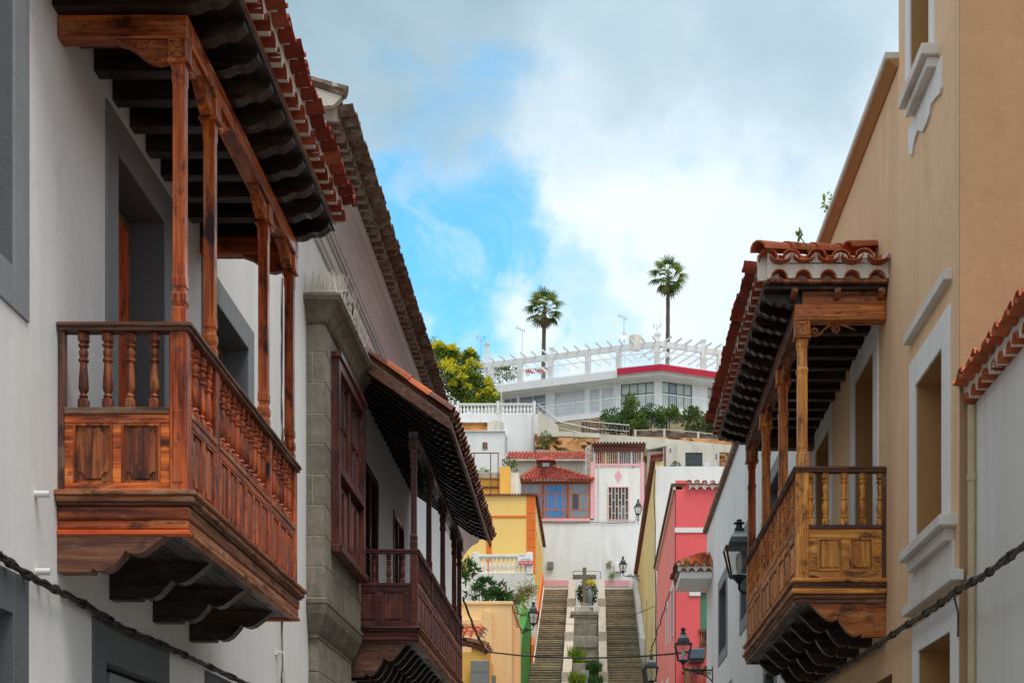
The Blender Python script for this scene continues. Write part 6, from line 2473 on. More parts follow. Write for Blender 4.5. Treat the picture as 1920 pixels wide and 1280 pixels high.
# dry bush and a leaning stake beside it
m = MB()
for (px, py, r_) in ((985, 1112, .5), (978, 1122, .45), (992, 1105, .4), (965, 1125, .35)):
    q = P(px, py, 67.5)
    for k in range(150):
        b_ = q + rnd_dir() * r_ * rg.random()
        leaf_at(m, b_, Vector((rg.uniform(-1, 1), rg.uniform(-1, 1), rg.uniform(-.6, 1))), rg.uniform(.2, .45), .035)
tag(m.build('dry_bush', L_dry, None), 'dry straw coloured bush tumbling over the green wall', 'plant')
m = MB()
m.beam(P(952, 1134, 66.8), P(948, 1096, 66.8), .09, .09, .01)
tag(m.build('wooden_stake', W_brown['z'], None), 'dark wooden stake leaning beside the dry bush', 'stake')
m = MB()
for k in range(26):
    q = P(955 + rg.uniform(-3, 12), 1132 + rg.uniform(-12, 4), 66.9)
    e_ = q + Vector((rg.uniform(-.25, .3), rg.uniform(-.2, .2), rg.uniform(-.1, .45)))
    m.tube([q, (q + e_) / 2 + rnd_dir() * .08, e_], [.02, .014, .006], 5)
tag(m.build('dry_branches', K_bark2, None), 'heap of bare dry branches next to the stake', 'branches')

# cream house, green wall and the red-orange steps beside the stairs
crm = thing('cream_house', (-3.5, 57, 3), 'flat cream house with parapet at the lower left of the stairs', 'house', 'houses along the street')
XC = -2.845
m = MB()
yc0, yc1 = 54.0, 61.0
zc_ = 10.2
m.box(-9, XC, yc0, yc0 + .3, 2.5, zc_)
m.box(XC - .3, XC - .001, yc0 + .301, yc1, 2.5, zc_)
m.box(-9, XC - .301, yc1 - .3, yc1, 2.5, zc_)
m.box(-9, XC - .301, yc0 + .302, yc1 - .301, zc_ - .7, zc_ - .5)
m.build('wall', M_cream, crm)
m = MB()
m.box(-9.02, XC + .05, yc0 - .05, yc0 + .34, zc_ + .001, zc_ + .12, .02)
m.box(XC - .32, XC + .05, yc0 + .341, yc1, zc_ + .001, zc_ + .12, .02)
m.build('coping', M_cream, crm)
m = MB()
zz = lambda py: wz(py, yc0)
xx_ = lambda px: P(px, 0, yc0).x
m.box(-9, xx_(923), yc0 - .35, yc0 - .002, 2.5, zz(1163), .01)
m.box(xx_(907), xx_(922), yc0 - .351, yc0 - .002, zz(1163) + .001, zz(1147), .01)
m.box(XC + .001, XC + .22, yc0 + 1.4, yc0 + 2.3, 2.5, zz(1150) - .3, .01)
m.build('buttress', M_cream, crm)
# small tiled porch in front, with an ochre wall, a grey box and a post
por = thing('tiled_porch', P(890, 1240, 50), 'low ochre porch wall capped with curved clay tiles', 'porch')
Yo = 50.0
ox = lambda px: P(px, 0, Yo).x
oz = lambda py: wz(py, Yo)
m = MB()
m.box(-7, ox(911), Yo, Yo + .4, 2.9, oz(1222))
m.box(ox(884), ox(911), Yo + .001, Yo + 2.5, oz(1222) + .001, oz(1200))
m.box(ox(911) - .3, ox(911) - .001, Yo + .401, Yo + 3.8, 2.9, oz(1222))
m.build('wall', M_ochre, por)
m = MB()
for k in range(12):
    t = k / 11
    m.tube([P(864 + 48 * t, 1207 + 14 * t * t, Yo - .1), P(865 + 48 * t, 1198 + 12 * t * t, Yo + .5)], .075, 8)
m.build('curved_moulding', T_brown, por, True)
ti = arch_mesh(.13, .62, .016, T_orange, True, .86)
tj = arch_mesh(.13, .62, .016, T_brown, True, .86)
for k in range(4):
    for r_ in range(3):
        inst(ti if k < 3 else tj, 'tile', (ox(862) + k * .24 + .02 * r_, Yo - .12 + r_ * .45, oz(1198) + r_ * .18 + (.04 if k < 3 else -.05)), por, (R(-20), R(-6 if k < 3 else 25), R(180)))
for r_ in range(7):
    inst(tj, 'tile', (ox(903) + .12 + .10 * (r_ % 2), Yo - .05 + r_ * .36, oz(1206) - .05), por, (R(-12), R(0), R(-90 + rg.uniform(-8, 8))))
m = MB()
m.box(ox(885), ox(918), Yo - .55, Yo - .1, 2.9, oz(1241), .02)
m.box(ox(885.5), ox(917.5), Yo - .56, Yo - .551, oz(1262), oz(1260))
tag(m.build('meter_cabinet', K_box, None), 'plain grey cabinet standing in front of the ochre porch', 'cabinet')
m = MB()
m.box(ox(920), ox(927), Yo + .5, Yo + .85, 2.9, oz(1261), .02)
tag(m.build('bollard_post', K_box, None), 'short dark grey post right of the grey cabinet', 'post')
m = MB()
m.prism([(XC - .02, 61.05, 3), (XC - .02, 71.9, 6), (XC - .02, 71.9, 11.9), (XC - .02, 70, 12.6), (XC - .02, 66, 11.4), (XC - .02, 63.2, 10.6), (XC - .02, 61.05, 9.4)], (-.35, 0, 0))
m.prism([(-6.5, 66.3, 3), (XC - .38, 66.3, 3), (XC - .38, 66.3, wz(1134, 66.3)), (-6.5, 66.3, wz(1136, 66.3))], (0, .3, 0))
tag(m.build('green_wall', M_green, None), 'mossy green painted wall running up beside the stairs', 'wall')
m = MB()
leaf_blob(m, P(978, 1143, 63.0), (.2, .3, .2), 90, .14, .06)
leaf_blob(m, P(981, 1122, 64.5), (.2, .3, .2), 60, .14, .06)
tag(m.build('moss_tuft', L_moss, None), 'yellow-green moss tufts on top of the green wall', 'plant')
rs = thing('red_stair_wall', (XC + .1, 74, 9), 'red-orange stepped side wall with white edging along the left flight', 'wall')
for k, (ya, yb, za_) in enumerate(((70.5, 73.6, 11.05), (73.62, 77.4, 12.6), (77.42, 81.5, 14.2), (81.52, 85.3, 15.8))):
    m = MB()
    m.prism([(XC + .02, ya, stz(ya) - .5), (XC + .02, yb, stz(yb) - .3), (XC + .02, yb, stz(yb) + 1.0), (XC + .02, ya, stz(ya) + 1.0)], (.10, 0, 0))
    m.build('panel', M_orange, rs)
    m = MB()
    m.prism([(XC + .121, ya, stz(ya) - .2), (XC + .121, yb, stz(yb) - .2), (XC + .121, yb, stz(yb) + .25), (XC + .121, ya, stz(ya) + .25)], (.03, 0, 0))
    m.build('edging', M_trim, rs)

# overhead wires
rgw = random.Random(2)


def wire(p0, p1, sag, r, label, name='overhead_wire', n=24, wig=0.0):
    p0, p1 = Vector(p0), Vector(p1)
    m = MB()
    pts = []
    for i in range(n + 1):
        t = i / n
        pts.append(p0.lerp(p1, t) + Vector((rgw.uniform(-wig, wig), 0, -sag * 4 * t * (1 - t) + rgw.uniform(-wig, wig))))
    m.tube(pts, r, 6)
    return tag(m.build(name, K_cable, None, True), label, 'wire')


wire(P(868, 1120, 40.5), P(912, 1221, 45.0), .12, .030, 'black wire dropping from the maroon balcony to the tiled porch', wig=.012)
wire(P(912, 1221, 45.0), P(1290, 1222, 38.0), .16, .026, 'thick black wire crossing the street low in front of the stairs', n=40, wig=.004)
wire(P(1131, 1165, 78.0), P(1226, 1136, 60.4), .12, .014, 'thin wire crossing in front of the right stair flight')
wire(P(960, 1146, 54.2), P(1131, 1165, 78.0), .25, .012, 'thin wire crossing in front of the left stair flight')
wire(P(1255, 1110, 46.4), P(1220, 1222, 46.2), .0, .022, 'twisted dark cable on the lighter pink street wall', wig=.03)


# ================================================================== THE HILLSIDE
# ---- small ochre house with a planter, above the yellow one
Yf = 82.0
ux = lambda px: P(px, 0, Yf).x
uz = lambda py: wz(py, Yf)
och = thing('ochre_house', (ux(920), Yf, uz(930)), 'small ochre house with roof terrace above the bright yellow house', 'house', 'houses on the hillside')
m = MB()
m.box(ux(840), ux(938), Yf, Yf + .3, 12, uz(899))
m.box(ux(937), ux(957), Yf - .3, Yf + 2, 12, uz(877), .02)
m.build('wall', M_ochre, och)
m = MB()
m.box(ux(957.2), ux(972), Yf + .2, Yf + 3, 12, uz(884))
m.box(ux(840), ux(945), Yf + 3.4, Yf + 3.7, 14, uz(868))
m.build('rear_wall', M_whitew, och)
m = MB()
for k in range(13):
    x = ux(900) + k * .085 * 1.0 * (ux(938) - ux(900)) / 1.07
    m.tube([(x, Yf - .12, uz(915)), (x, Yf + .02, uz(915) + .07)], .05, 6)
m.build('tile_trim', T_brown, och, True)
m = MB()
m.box(ux(893), ux(918), Yf + 3.35, Yf + 3.42, uz(884), uz(870))
m.build('window', G_dark, och)
m = MB()
tile_field(m, (ux(840), Yf + 3.0, uz(867)), (ux(926), Yf + 3.0, uz(867)), (ux(926), Yf + 4.2, uz(859) + .1), (ux(840), Yf + 4.2, uz(859) + .1), 14, 3, .05, .03)
m.build('roof', T_hip, och, True)
m = MB()
for px in (889, 920, 934):
    m.tube([P(px, 930, Yf - .35), P(px, 849, Yf - .35)], .03, 6)
m.tube([P(884, 849, Yf - .35), P(936, 849, Yf - .35)], .03, 6)
tag(m.build('pergola_frame', K_rust, None), 'rusty brown tube pergola frame over the ochre terrace', 'frame')
m = MB()
m.box(ux(899), ux(937), Yf - .25, Yf + .2, uz(898), uz(887), .02)
pb = tag(m.build('planter_box', M_concrete, None), 'grey concrete planter on the ochre terrace', 'planter')
rg = random.Random(41)
m = MB()
leaf_blob(m, P(905, 884, Yf), (.35, .2, .16), 120, .12, .07)
tag(m.build('planter_plant', L_moss, None), 'bright green plant in the grey planter', 'plant')
m = MB()
leaf_blob(m, P(955, 868, Yf + 1), (.4, .3, .3), 160, .14, .07)
leaf_blob(m, P(962, 877, Yf + 1), (.25, .3, .2), 80, .14, .07)
tag(m.build('trailing_plant', L_hill, None), 'green plant trailing over the ochre pier', 'plant')

# ---- white hill house with balustrade
Yh = 97.0
hx = lambda px: P(px, 0, Yh).x
hz = lambda py: wz(py, Yh)
hh = thing('white_house', (hx(930), Yh, hz(870)), 'plain white hill house with a balustraded roof terrace', 'house', 'houses on the hillside')
op = (hx(858), hx(914), hz(807), hz(791))
m = MB()
m.wall(FRONT(Yh), hx(840), hx(1008), 20, hz(776), [op], .4)
m.box(hx(840), hx(1008), Yh + .401, Yh + 6, hz(779), hz(777))
m.box(hx(1008) - .3, hx(1008), Yh + .402, Yh + 6, 20, hz(779.1))
m.build('wall', M_hill, hh)
m = MB()
m.box(hx(840), hx(948), Yh - 1.1, Yh - .002, 20, hz(818), .01)
m.box(hx(840), hx(949), Yh - 1.2, Yh - .003, hz(818) + .001, hz(816.3), .01)
m.build('lower_block', M_hill, hh)
for k in range(4):
    z0 = op[2] + (op[3] - op[2]) * k / 4
    m = MB()
    m.box(op[0], op[1], Yh + .15, Yh + .19, z0 + .004, z0 + (op[3] - op[2]) / 4 - .004, .006)
    m.build('shutter_board', W_honeyred if k == 3 else W_honey, hh)
m = MB()
pg = [(hx(914.5), Yh - .03, hz(807)), (hx(944), Yh - .03, hz(807)), (hx(944.5), Yh - .03, hz(793)), (hx(939), Yh - .03, hz(790)), (hx(929), Yh - .03, hz(788.3)), (hx(920), Yh - .03, hz(789.5)), (hx(914), Yh - .03, hz(792))]
m.prism(pg, (0, .05, 0))
m.build('arched_panel', M_concretel, hh)
m = MB()
m.box(hx(901), hx(939), Yh - .9, Yh - .6, hz(817.8), hz(814.3), .02)
tag(m.build('roof_trough', M_soil, None), 'flat terracotta trough on the white ledge of the hill house', 'trough')
hb = thing('white_balustrade', (hx(928), Yh, hz(776)), 'white balustrade crowning the hill house in front of the flowering tree', 'balustrade')
m = MB()
m.box(hx(858), hx(1003), Yh + .02, Yh + .22, hz(758.2), hz(755.5), .01)
m.box(hx(858), hx(1003), Yh + .02, Yh + .22, hz(776), hz(774.5), .01)
m.build('rail', M_trim, hb)
for (a, b) in ((856, 861), (931, 936), (1000, 1004)):
    m = MB()
    m.box(hx(a), hx(b), Yh - .02, Yh + .26, hz(776), hz(751.5), .01)
    m.build('pier', M_trim, hb)
for k in range(21):
    px = 863.5 + k * 6.65
    if 929 < px < 938:
        continue
    white_baluster(hb, hx(px), Yh + .12, hz(774.5), hz(758.2), .08)
m = MB()
m.tube([P(939.5, 700, Yh - .3), P(940, 790, Yh - .3)], .025, 6)
tag(m.build('thin_mast', K_white, None), 'thin white mast in front of the hill house balustrade', 'mast')

# ---- retaining walls, earth bank, netting fence
rw = [('concrete_wall', [(1008, 768), (1047, 798), (1047, 818), (1008, 818)], 96.0, M_concretel, 'weathered concrete wall sloping down beside the white hill house'),
      ('concrete_wall', [(1005, 842), (1100, 848), (1100, 872), (1005, 872)], 94.6, M_concrete, 'low dark concrete wall under the orange earth bank'),
      ('concrete_wall', [(1046, 808), (1125, 812), (1125, 820), (1046, 817)], 94.9, M_concretel, 'long pale concrete wall above the orange earth bank'),
      ('concrete_wall', [(1122, 813), (1260, 823), (1410, 838), (1410, 850), (1260, 843), (1122, 846)], 95.0, M_concretel, 'pale concrete wall below the brown netting fence')]
for nm, pg, Y, mt, lab in rw:
    m = MB()
    m.prism([P(a, b, Y) for a, b in pg], (0, .35, 0))
    tag(m.build(nm, mt, None), lab, 'wall')
# earth bank: a rough face
m = MB()
rgs = random.Random(6)
nx_, nz_ = 60, 8
o = len(m.v)
for j in range(nz_ + 1):
    for i in range(nx_ + 1):
        px = 1003 + (1440 - 1003) * i / nx_
        py = 862 - (862 - 812) * j / nz_ + .03 * (px - 1003)
        Y = 95.2 + 1.7 * j / nz_ + rgs.uniform(-.35, .35)
        m.v.append(P(px, py, Y))
for j in range(nz_):
    for i in range(nx_):
        a = j * (nx_ + 1) + i
        m.f.append((a, a + 1, a + nx_ + 2, a + nx_ + 1))
m.build('earth_bank', M_soil, None, True, kind='structure')
m = MB()
rg = random.Random(43)
leaf_blob(m, P(1023, 822, 95.8), (.35, .25, .45), 170, .14, .07)
leaf_blob(m, P(1015, 834, 95.6), (.3, .2, .2), 60, .14, .07)
tag(m.build('ivy_patch', L_shrub, None), 'dark green creeper hanging on the orange earth bank', 'plant')
m = MB()
leaf_blob(m, P(1085, 823, 95.9), (.4, .25, .2), 90, .12, .06)
tag(m.build('ivy_patch', L_hill, None), 'small green creeper under the long pale wall', 'plant')
fn = thing('netting_fence', P(1285, 838, 98), 'brown shade netting fence on pale posts below the hill shrubs', 'fence')
Yn = 98.2
posts_n = [(1191, 806, 826), (1245.5, 804, 826), (1309, 809.5, 833), (1372, 817, 840), (1420, 822, 846)]
for (px, pt_, pb_) in posts_n:
    m = MB()
    a, b = P(px, pt_, Yn), P(px, pb_, Yn)
    m.box(a.x - .07, a.x + .07, Yn - .09, Yn + .05, b.z - .6, a.z, .01)
    m.build('post', M_concretel, fn)
for (p, q) in zip(posts_n, posts_n[1:]):
    m = MB()
    n = 14
    for j in range(4):
        for i in range(n + 1):
            t = i / n
            px = p[0] + 2 + (q[0] - p[0] - 4) * t
            top = p[1] + 2 + (q[1] - p[1]) * t + 2.2 * math.sin(math.pi * t)
            bot = p[2] - 1 + (q[2] - p[2]) * t
            py = top + (bot - top) * j / 3
            m.v.append(P(px, py, Yn + .05 * math.sin(t * 9 + j) + .03 * math.sin(t * 23)))
    k0 = n + 1
    for j in range(3):
        for i in range(n):
            m.f.append((j * k0 + i, j * k0 + i + 1, (j + 1) * k0 + i + 1, (j + 1) * k0 + i))
    m.build('netting', K_cloth, fn, True)
    m = MB()
    m.tube([P(p[0], p[1] + .8, Yn), P(q[0], q[1] + .8, Yn)], .03, 6)
    m.build('top_rail', M_concretel, fn)
# mesh fence and gate panels between the hill house and the shrubs
mf = thing('wire_fence', P(1090, 800, 97.5), 'low rusty wire fence and boards along the pale wall', 'fence')
for (a, b) in (((1008, 757), (1048, 790)), ((1048, 790), (1120, 806)), ((1090, 789), (1180, 797))):
    m = MB()
    p, q = P(*a, 97.6), P(*b, 97.6)
    m.tube([p, q], .03, 6)
    n = 16
    for i in range(n + 1):
        r_ = p.lerp(q, i / n)
        m.tube([r_, r_ - Vector((0, 0, .42))], .012, 4)
    m.tube([p - Vector((0, 0, .40)), q - Vector((0, 0, .40))], .02, 6)
    m.build('fence_panel', K_grey, mf)
for k in range(6):
    m = MB()
    a = P(1090 + k * 6.5, 786 + (k % 3), 97.9)
    m.box(a.x, a.x + .20, 97.85, 97.92, a.z - .85, a.z, .01)
    m.build('board', W_brown['z'], mf)
# ---- concrete house with a dark window
Yk = 94.0
kx = lambda px: P(px, 0, Yk).x
kz = lambda py: wz(py, Yk)
ck = thing('concrete_house', (kx(1285), Yk, kz(885)), 'stained concrete house with one dark barred window', 'house', 'houses on the hillside')
kw = (kx(1285), kx(1317), kz(880), kz(848))
m = MB()
m.wall(FRONT(Yk), kx(1243), kx(1349), 17, kz(836), [kw], .35)
m.wall(FRONT(Yk + .3), kx(1214), kx(1242.8), 17, kz(843), [], .35)
m.prism([(kx(1214), Yk - .1, kz(843)), (kx(1250), Yk - .1, kz(836)), (kx(1250), Yk - .1, kz(829)), (kx(1208), Yk - .1, kz(836))], (0, 1.2, 0))
m.prism([(kx(1243), Yk + .01, kz(836) + .001), (kx(1349), Yk + .01, kz(836) + .001), (kx(1349), Yk + .01, kz(842)), (kx(1300), Yk + .01, kz(833)), (kx(1262), Yk + .01, kz(829))][:0] or
        [(kx(1243), Yk + .01, kz(836) + .001), (kx(1330), Yk + .01, kz(836) + .001), (kx(1262), Yk + .01, kz(829))], (0, .3, 0))
m.box(kx(1243.2), kx(1348.8), Yk + .36, Yk + 4, kz(842), kz(838))
m.build('wall', M_concretel, ck)
reveal(ck, FRONT(Yk), *kw, .25, M_concrete, M_interior)
sash(ck, FRONT(Yk), kw[0] + .01, kw[1] - .01, kw[2] + .01, kw[3] - .01, .12, 3, 3, K_alu, G_dark, .045)
for (px, py) in ((1257, 842), (1257, 846), (1343, 853), (1343, 858), (1238, 859), (1238, 865)):
    m = MB()
    a = P(px, py, Yk)
    m.lathe([(.05, 0), (.05, .06)], (0, 0, 0), 8)
    m.v = [Vector((a.x + v.x, Yk - .03 + v.z + (.3 if px < 1243 else 0), a.z + v.y)) for v in m.v]
    m.build('vent_hole', K_alu, ck)
# white strip wall in front of the concrete house, above the pink roof
m = MB()
m.box(P(1232, 0, 90).x, P(1362, 0, 90).x, 90, 90.3, 14, wz(880.5, 90))
tag(m.build('white_parapet', M_white3, None), 'bright white parapet wall below the concrete house', 'wall')
m = MB()
leaf_blob(m, P(1267, 874, 91.0), (.28, .25, .3), 140, .16, .07)
tag(m.build('leafy_shrub', L_shrub, None), 'small dark shrub in front of the concrete house', 'plant')
m = MB()
leaf_blob(m, P(1306, 830, 98), (.15, .15, .25), 60, .10, .05)
tag(m.build('leafy_shrub', L_moss, None), 'tiny bright tuft at the foot of the netting fence', 'plant')

# ---- hill shrubs in a row behind the fence
shr = [(1150, 790, .85, .9, 100.3, 'leaning green shrub at the left end of the hill shrub row'), (1182, 768, .45, 1.0, 100.8, 'thin pale upright sapling rising above the hill shrubs'),
       (1190, 793, .8, .7, 100.2, 'low dense green shrub beside the sapling'), (1222, 786, 1.05, .85, 100.6, 'broad yellow-tinged shrub in the middle of the hill row'),
       (1250, 783, .85, .95, 101, 'rounded green shrub right of the broad yellow-tinged one'), (1302, 790, .9, .85, 100.4, 'bushy green shrub above the netting fence'),
       (1335, 797, .85, .6, 100.2, 'low leafy shrub close to the right balcony roof'), (1378, 806, .8, .5, 100.0, 'dark low shrub half hidden behind the right balcony roof')]
for k, (px, py, rx, rz, Y, lab) in enumerate(shr):
    rg = random.Random(60 + k)
    c = P(px, py, Y)
    t = thing('hill_shrub', c - Vector((0, 0, rz)), lab, 'plant', 'shrubs in a row on the hillside')
    m = MB()
    for b_ in range(11):
        d = rnd_dir(-.6)
        q = c + Vector((d.x * rx * .7, d.y * .7, d.z * rz * .75))
        for j in range(100):
            e = rnd_dir()
            leaf_at(m, q + e * .34 * rg.random() ** .5, e + rnd_dir() * .8 + Vector((0, 0, .2)), rg.uniform(.15, .30), rg.uniform(.06, .10))
    m.build('crown', L_hill if k % 3 else L_shrub, t)
    m = MB()
    for j in range(4):
        m.tube([c + Vector((rg.uniform(-.2, .2), 0, -rz - .9)), c + Vector((rg.uniform(-.4, .4), rg.uniform(-.2, .2), -.2)), c + rnd_dir(0) * .6], [.05, .03, .01], 5)
    m.build('stem', K_bark2, t)

# ---- the big white building with pergolas
big = thing('apartment_building', P(1240, 790, 110), 'large white terraced building with roof pergolas on the hilltop', 'building')
A = P(878, 0, 113.3)
B = P(1157, 0, 108.95)
C = P(1240, 0, 107.95)
D = P(1352, 0, 109.9)
E = P(1440, 0, 111.6)
for p in (A, B, C, D, E):
    p.z = 0
Zb, Zp0, Zs1_, Zs0_, Zl1, Zl0 = 37.28, 36.90, 35.45, 34.92, 32.62, 32.28


def plan(mm, pts, d0, d1, z0, z1):
    """extruded strip that follows the front line of the building, from depth d0 to d1"""
    f = [p + Vector((0, d0, 0)) for p in pts]
    b = [p + Vector((0, d1, 0)) for p in pts]
    for i in range(len(pts) - 1):
        mm.prism([f[i] + Vector((0, 0, z0)), f[i + 1] + Vector((0, 0, z0)), b[i + 1] + Vector((0, 0, z0)), b[i] + Vector((0, 0, z0))], (0, 0, z1 - z0))


m = MB()
plan(m, [A, B], 0, 8, Zs0_, Zs1_ - .001)
m.build('roof_slab', M_hill, big)
m = MB()
plan(m, [B, C, D, E], .02, 8, Zs0_ + .25, Zs1_ - .001)
plan(m, [B, C, D, E], .25, 8, Zs0_, Zs0_ + .249)
m.build('roof_slab', M_hill, big)
m = MB()
plan(m, [B, C, D, E], -.03, .018, Zs0_ + .22, Zs1_ + .12)
m.build('crimson_fascia', M_redband, big)
m = MB()
plan(m, [A, B, C, D, E], 0, 8, Zl0, Zl1)
m.build('balcony_slab', M_hill, big)


def seg_map(p, q, setback):
    d = (q - p)
    L = d.length
    d = d / L
    n_ = Vector((-d.y, d.x, 0))
    if n_.y < 0:
        n_ = -n_
    o = p + Vector((0, setback, 0))
    return (lambda u, v, w: o + d * u + n_ * w + Vector((0, 0, v))), L, d, n_, o


def seg_u(px, o, d):
    k = (px - VX) / F
    return (k * o.y - o.x) / (d.x - k * d.y)


win_rows = {0: [(944, 969, 741, 778, 2, 1, G_greyblue), (973, 1023, 737, 779, 2, 2, G_greyblue), (1040, 1096, 732, 779, 3, 3, G_curtain), (1106, 1124, 729, 775, 1, 3, G_curtain), (1129, 1150, 728, 770, 2, 2, G_curtain)],
            1: [(1164, 1226, 716, 766, 4, 2, G_aqua)], 2: [(1241, 1298, 715, 767, 4, 2, G_aqua), (1327, 1345, 727, 767, 2, 2, G_aqua)], 3: []}
segs = [(A, B), (B, C), (C, D), (D, E)]
for si, (p, q) in enumerate(segs):
    mp, L, d, n_, o = seg_map(p, q, 1.25)
    holes = []
    for (a, b, t_, bt, nu, nv, gm) in win_rows[si]:
        u0, u1 = seg_u(a, o, d), seg_u(b, o, d)
        pt_ = mp((u0 + u1) / 2, 0, 0)
        holes.append((u0, u1, max(Zl1 + .02, wz(bt, pt_.y)), min(wz(t_, pt_.y), Zs0_ - .12), nu, nv, gm))
    m = MB()
    m.wall(mp, 0, L, 24.0, Zs0_ - .002, [h[:4] for h in holes], .3)
    m.build('wall', M_hill, big)
    for h in holes:
        fm = K_alu if h[6] == G_aqua else K_silver
        # frame and panes follow the slanted wall
        fr = MB()
        t = .05

        def fq(u0, u1, v0, v1, w0, w1):
            fr.prism([mp(u0, v0, w0), mp(u1, v0, w0), mp(u1, v1, w0), mp(u0, v1, w0)], n_ * (w1 - w0))
        for i in range(h[4] + 1):
            u = h[0] + (h[1] - h[0] - t) * i / h[4]
            fq(u, u + t, h[2], h[3], .10, .16)
        for j in range(h[5] + 1):
            v = h[2] + (h[3] - h[2] - t) * (j / h[5] if h[5] != 2 or j != 1 else .58)
            fq(h[0], h[1], v, v + t, .102, .158)
        fo = fr.build('window', fm, big)
        for i in range(h[4]):
            ua_, ub_ = h[0] + (h[1] - h[0]) * i / h[4] + .03, h[0] + (h[1] - h[0]) * (i + 1) / h[4] - .03
            g = MB()
            g.prism([mp(ua_, h[2] + .03, .125), mp(ub_, h[2] + .03, .125), mp(ub_, h[3] - .03, .125), mp(ua_, h[3] - .03, .125)], n_ * .01)
            g.build('pane', h[6] if (i != 1 or si != 2) else G_greyblue, fo)
    # railings
    for (z0, hgt, mt, db) in ((Zs1_ + (.12 if si else 0), .92, K_white, .10), (Zl1, .92, K_white, .08)):
        mp2, L2, d2, n2, o2 = seg_map(p, q, db)
        m = MB()
        m.tube([mp2(0, z0 + hgt, 0), mp2(L2, z0 + hgt, 0)], .025, 6)
        m.tube([mp2(0, z0 + .08, 0), mp2(L2, z0 + .08, 0)], .018, 6)
        k = int(L2 / .145)
        for i in range(k):
            a_ = mp2((i + .5) * L2 / k, z0 + .08, 0)
            m.tube([a_, a_ + Vector((0, 0, hgt - .08))], .011, 4)
        m.build('railing', mt, big, kind='stuff')
    # pergola: posts, front beam, rafters
    mp3, L3, d3, n3, o3 = seg_map(p, q, .25)
    m = MB()
    m.prism([mp3(0, Zp0, 0), mp3(L3, Zp0, 0), mp3(L3, Zb, 0), mp3(0, Zb, 0)], n3 * .25)
    m.build('pergola_beam', M_hill, big)
    np_ = [seg_u(x, o3, d3) for x in ([919, 974, 1031, 1101] if si == 0 else [1159, 1231] if si == 1 else [1320, 1351] if si == 2 else [1420])]
    for u in np_:
        m = MB()
        w = .36
        m.prism([mp3(u - w / 2, Zs1_ - .01, -.02), mp3(u + w / 2, Zs1_ - .01, -.02), mp3(u + w / 2, Zp0 + .2, -.02), mp3(u - w / 2, Zp0 + .2, -.02)], n3 * .30)
        m.build('post', M_hill, big)
    k = max(2, int(L3 / .78))
    for i in range(k):
        u = (i + .5) * L3 / k
        m = MB()
        a_, b_ = mp3(u, Zb + .08, -.85), mp3(u, Zb + .08, 4.2)
        m.beam(a_, b_, .085, .12)
        m.build('rafter', M_hill, big)
# rooms set back on the roof
m = MB()
plan(m, [P(1030, 0, 110.9), P(1160, 0, 109)], 4.2, 8, Zs1_, 37.15)
plan(m, [P(1160, 0, 109), P(1240, 0, 108), P(1352, 0, 110)], 4.2, 8, Zs1_, 37.1)
plan(m, [P(918, 0, 112.8), P(936, 0, 112.6)], .2, .9, Zs1_, 38.5)
m.build('roof_rooms', M_hill, big)
m = MB()
tile_field(m, P(985, 700, 116), P(1035, 698, 116), P(1035, 690, 118), P(985, 692, 118), 10, 3, .08)
m.build('tiled_roof', T_hip, big, True)
m = MB()
leaf_blob(m, P(935, 700, 114.2), (.9, .6, .7), 300, .3, .1)
leaf_blob(m, P(952, 697, 114.5), (.9, .6, .5), 200, .4, .08)
tag(m.build('terrace_plants', L_hill, None), 'green plants standing behind the railing of the hilltop building', 'plant')
# chimneys, dish, tank and aerials on the roof
for (px, pt_, pb_, w, Y, lab) in ((1035, 652, 668, .30, 113, 'white chimney on the left part of the hilltop roof'), (1233, 626, 642, .34, 112, 'white flared chimney near the building corner'),
                                  (1319, 637, 650, .30, 113, 'small white chimney at the right of the hilltop roof'), (913, 644, 668, .28, 114, 'white chimney at the left end of the hilltop building')):
    m = MB()
    a, b = P(px, pt_, Y), P(px, pb_, Y)
    m.box(a.x - w / 2, a.x + w / 2, Y - w / 2, Y + w / 2, Zs1_, a.z - .22, .01)
    m.lathe([(w * .75, a.z - .22), (w * 1.0, a.z - .05), (w * 1.0, a.z)], (a.x, Y, 0), 4, math.pi / 4)
    tag(m.build('chimney', M_hill, None), lab, 'chimney', 'chimneys on the hilltop roof')
m = MB()
q = P(1170.5, 631, 112)
m.lathe([(.0, 0), (.12, .01), (.22, .045), (.30, .09), (.295, .10), (.2, .06), (.0, .03)], (0, 0, 0), 18)
m.v = [Matrix.Rotation(R(72), 3, 'X') @ v + q for v in m.v]
m.tube([q + Vector((0, .1, 0)), q + Vector((0, .2, -.4)), q + Vector((0, .2, -2.0))], .03, 6)
tag(m.build('satellite_dish', K_white, None, True), 'round white satellite dish on the hilltop roof', 'dish')
m = MB()
q = P(1192, 640, 113)
m.lathe([(.50, -.6), (.50, .30), (.46, .38), (.1, .44)], (q.x, 113, q.z), 16)
tag(m.build('water_tank', M_concretel, None, True), 'squat grey water tank beside the satellite dish', 'tank')


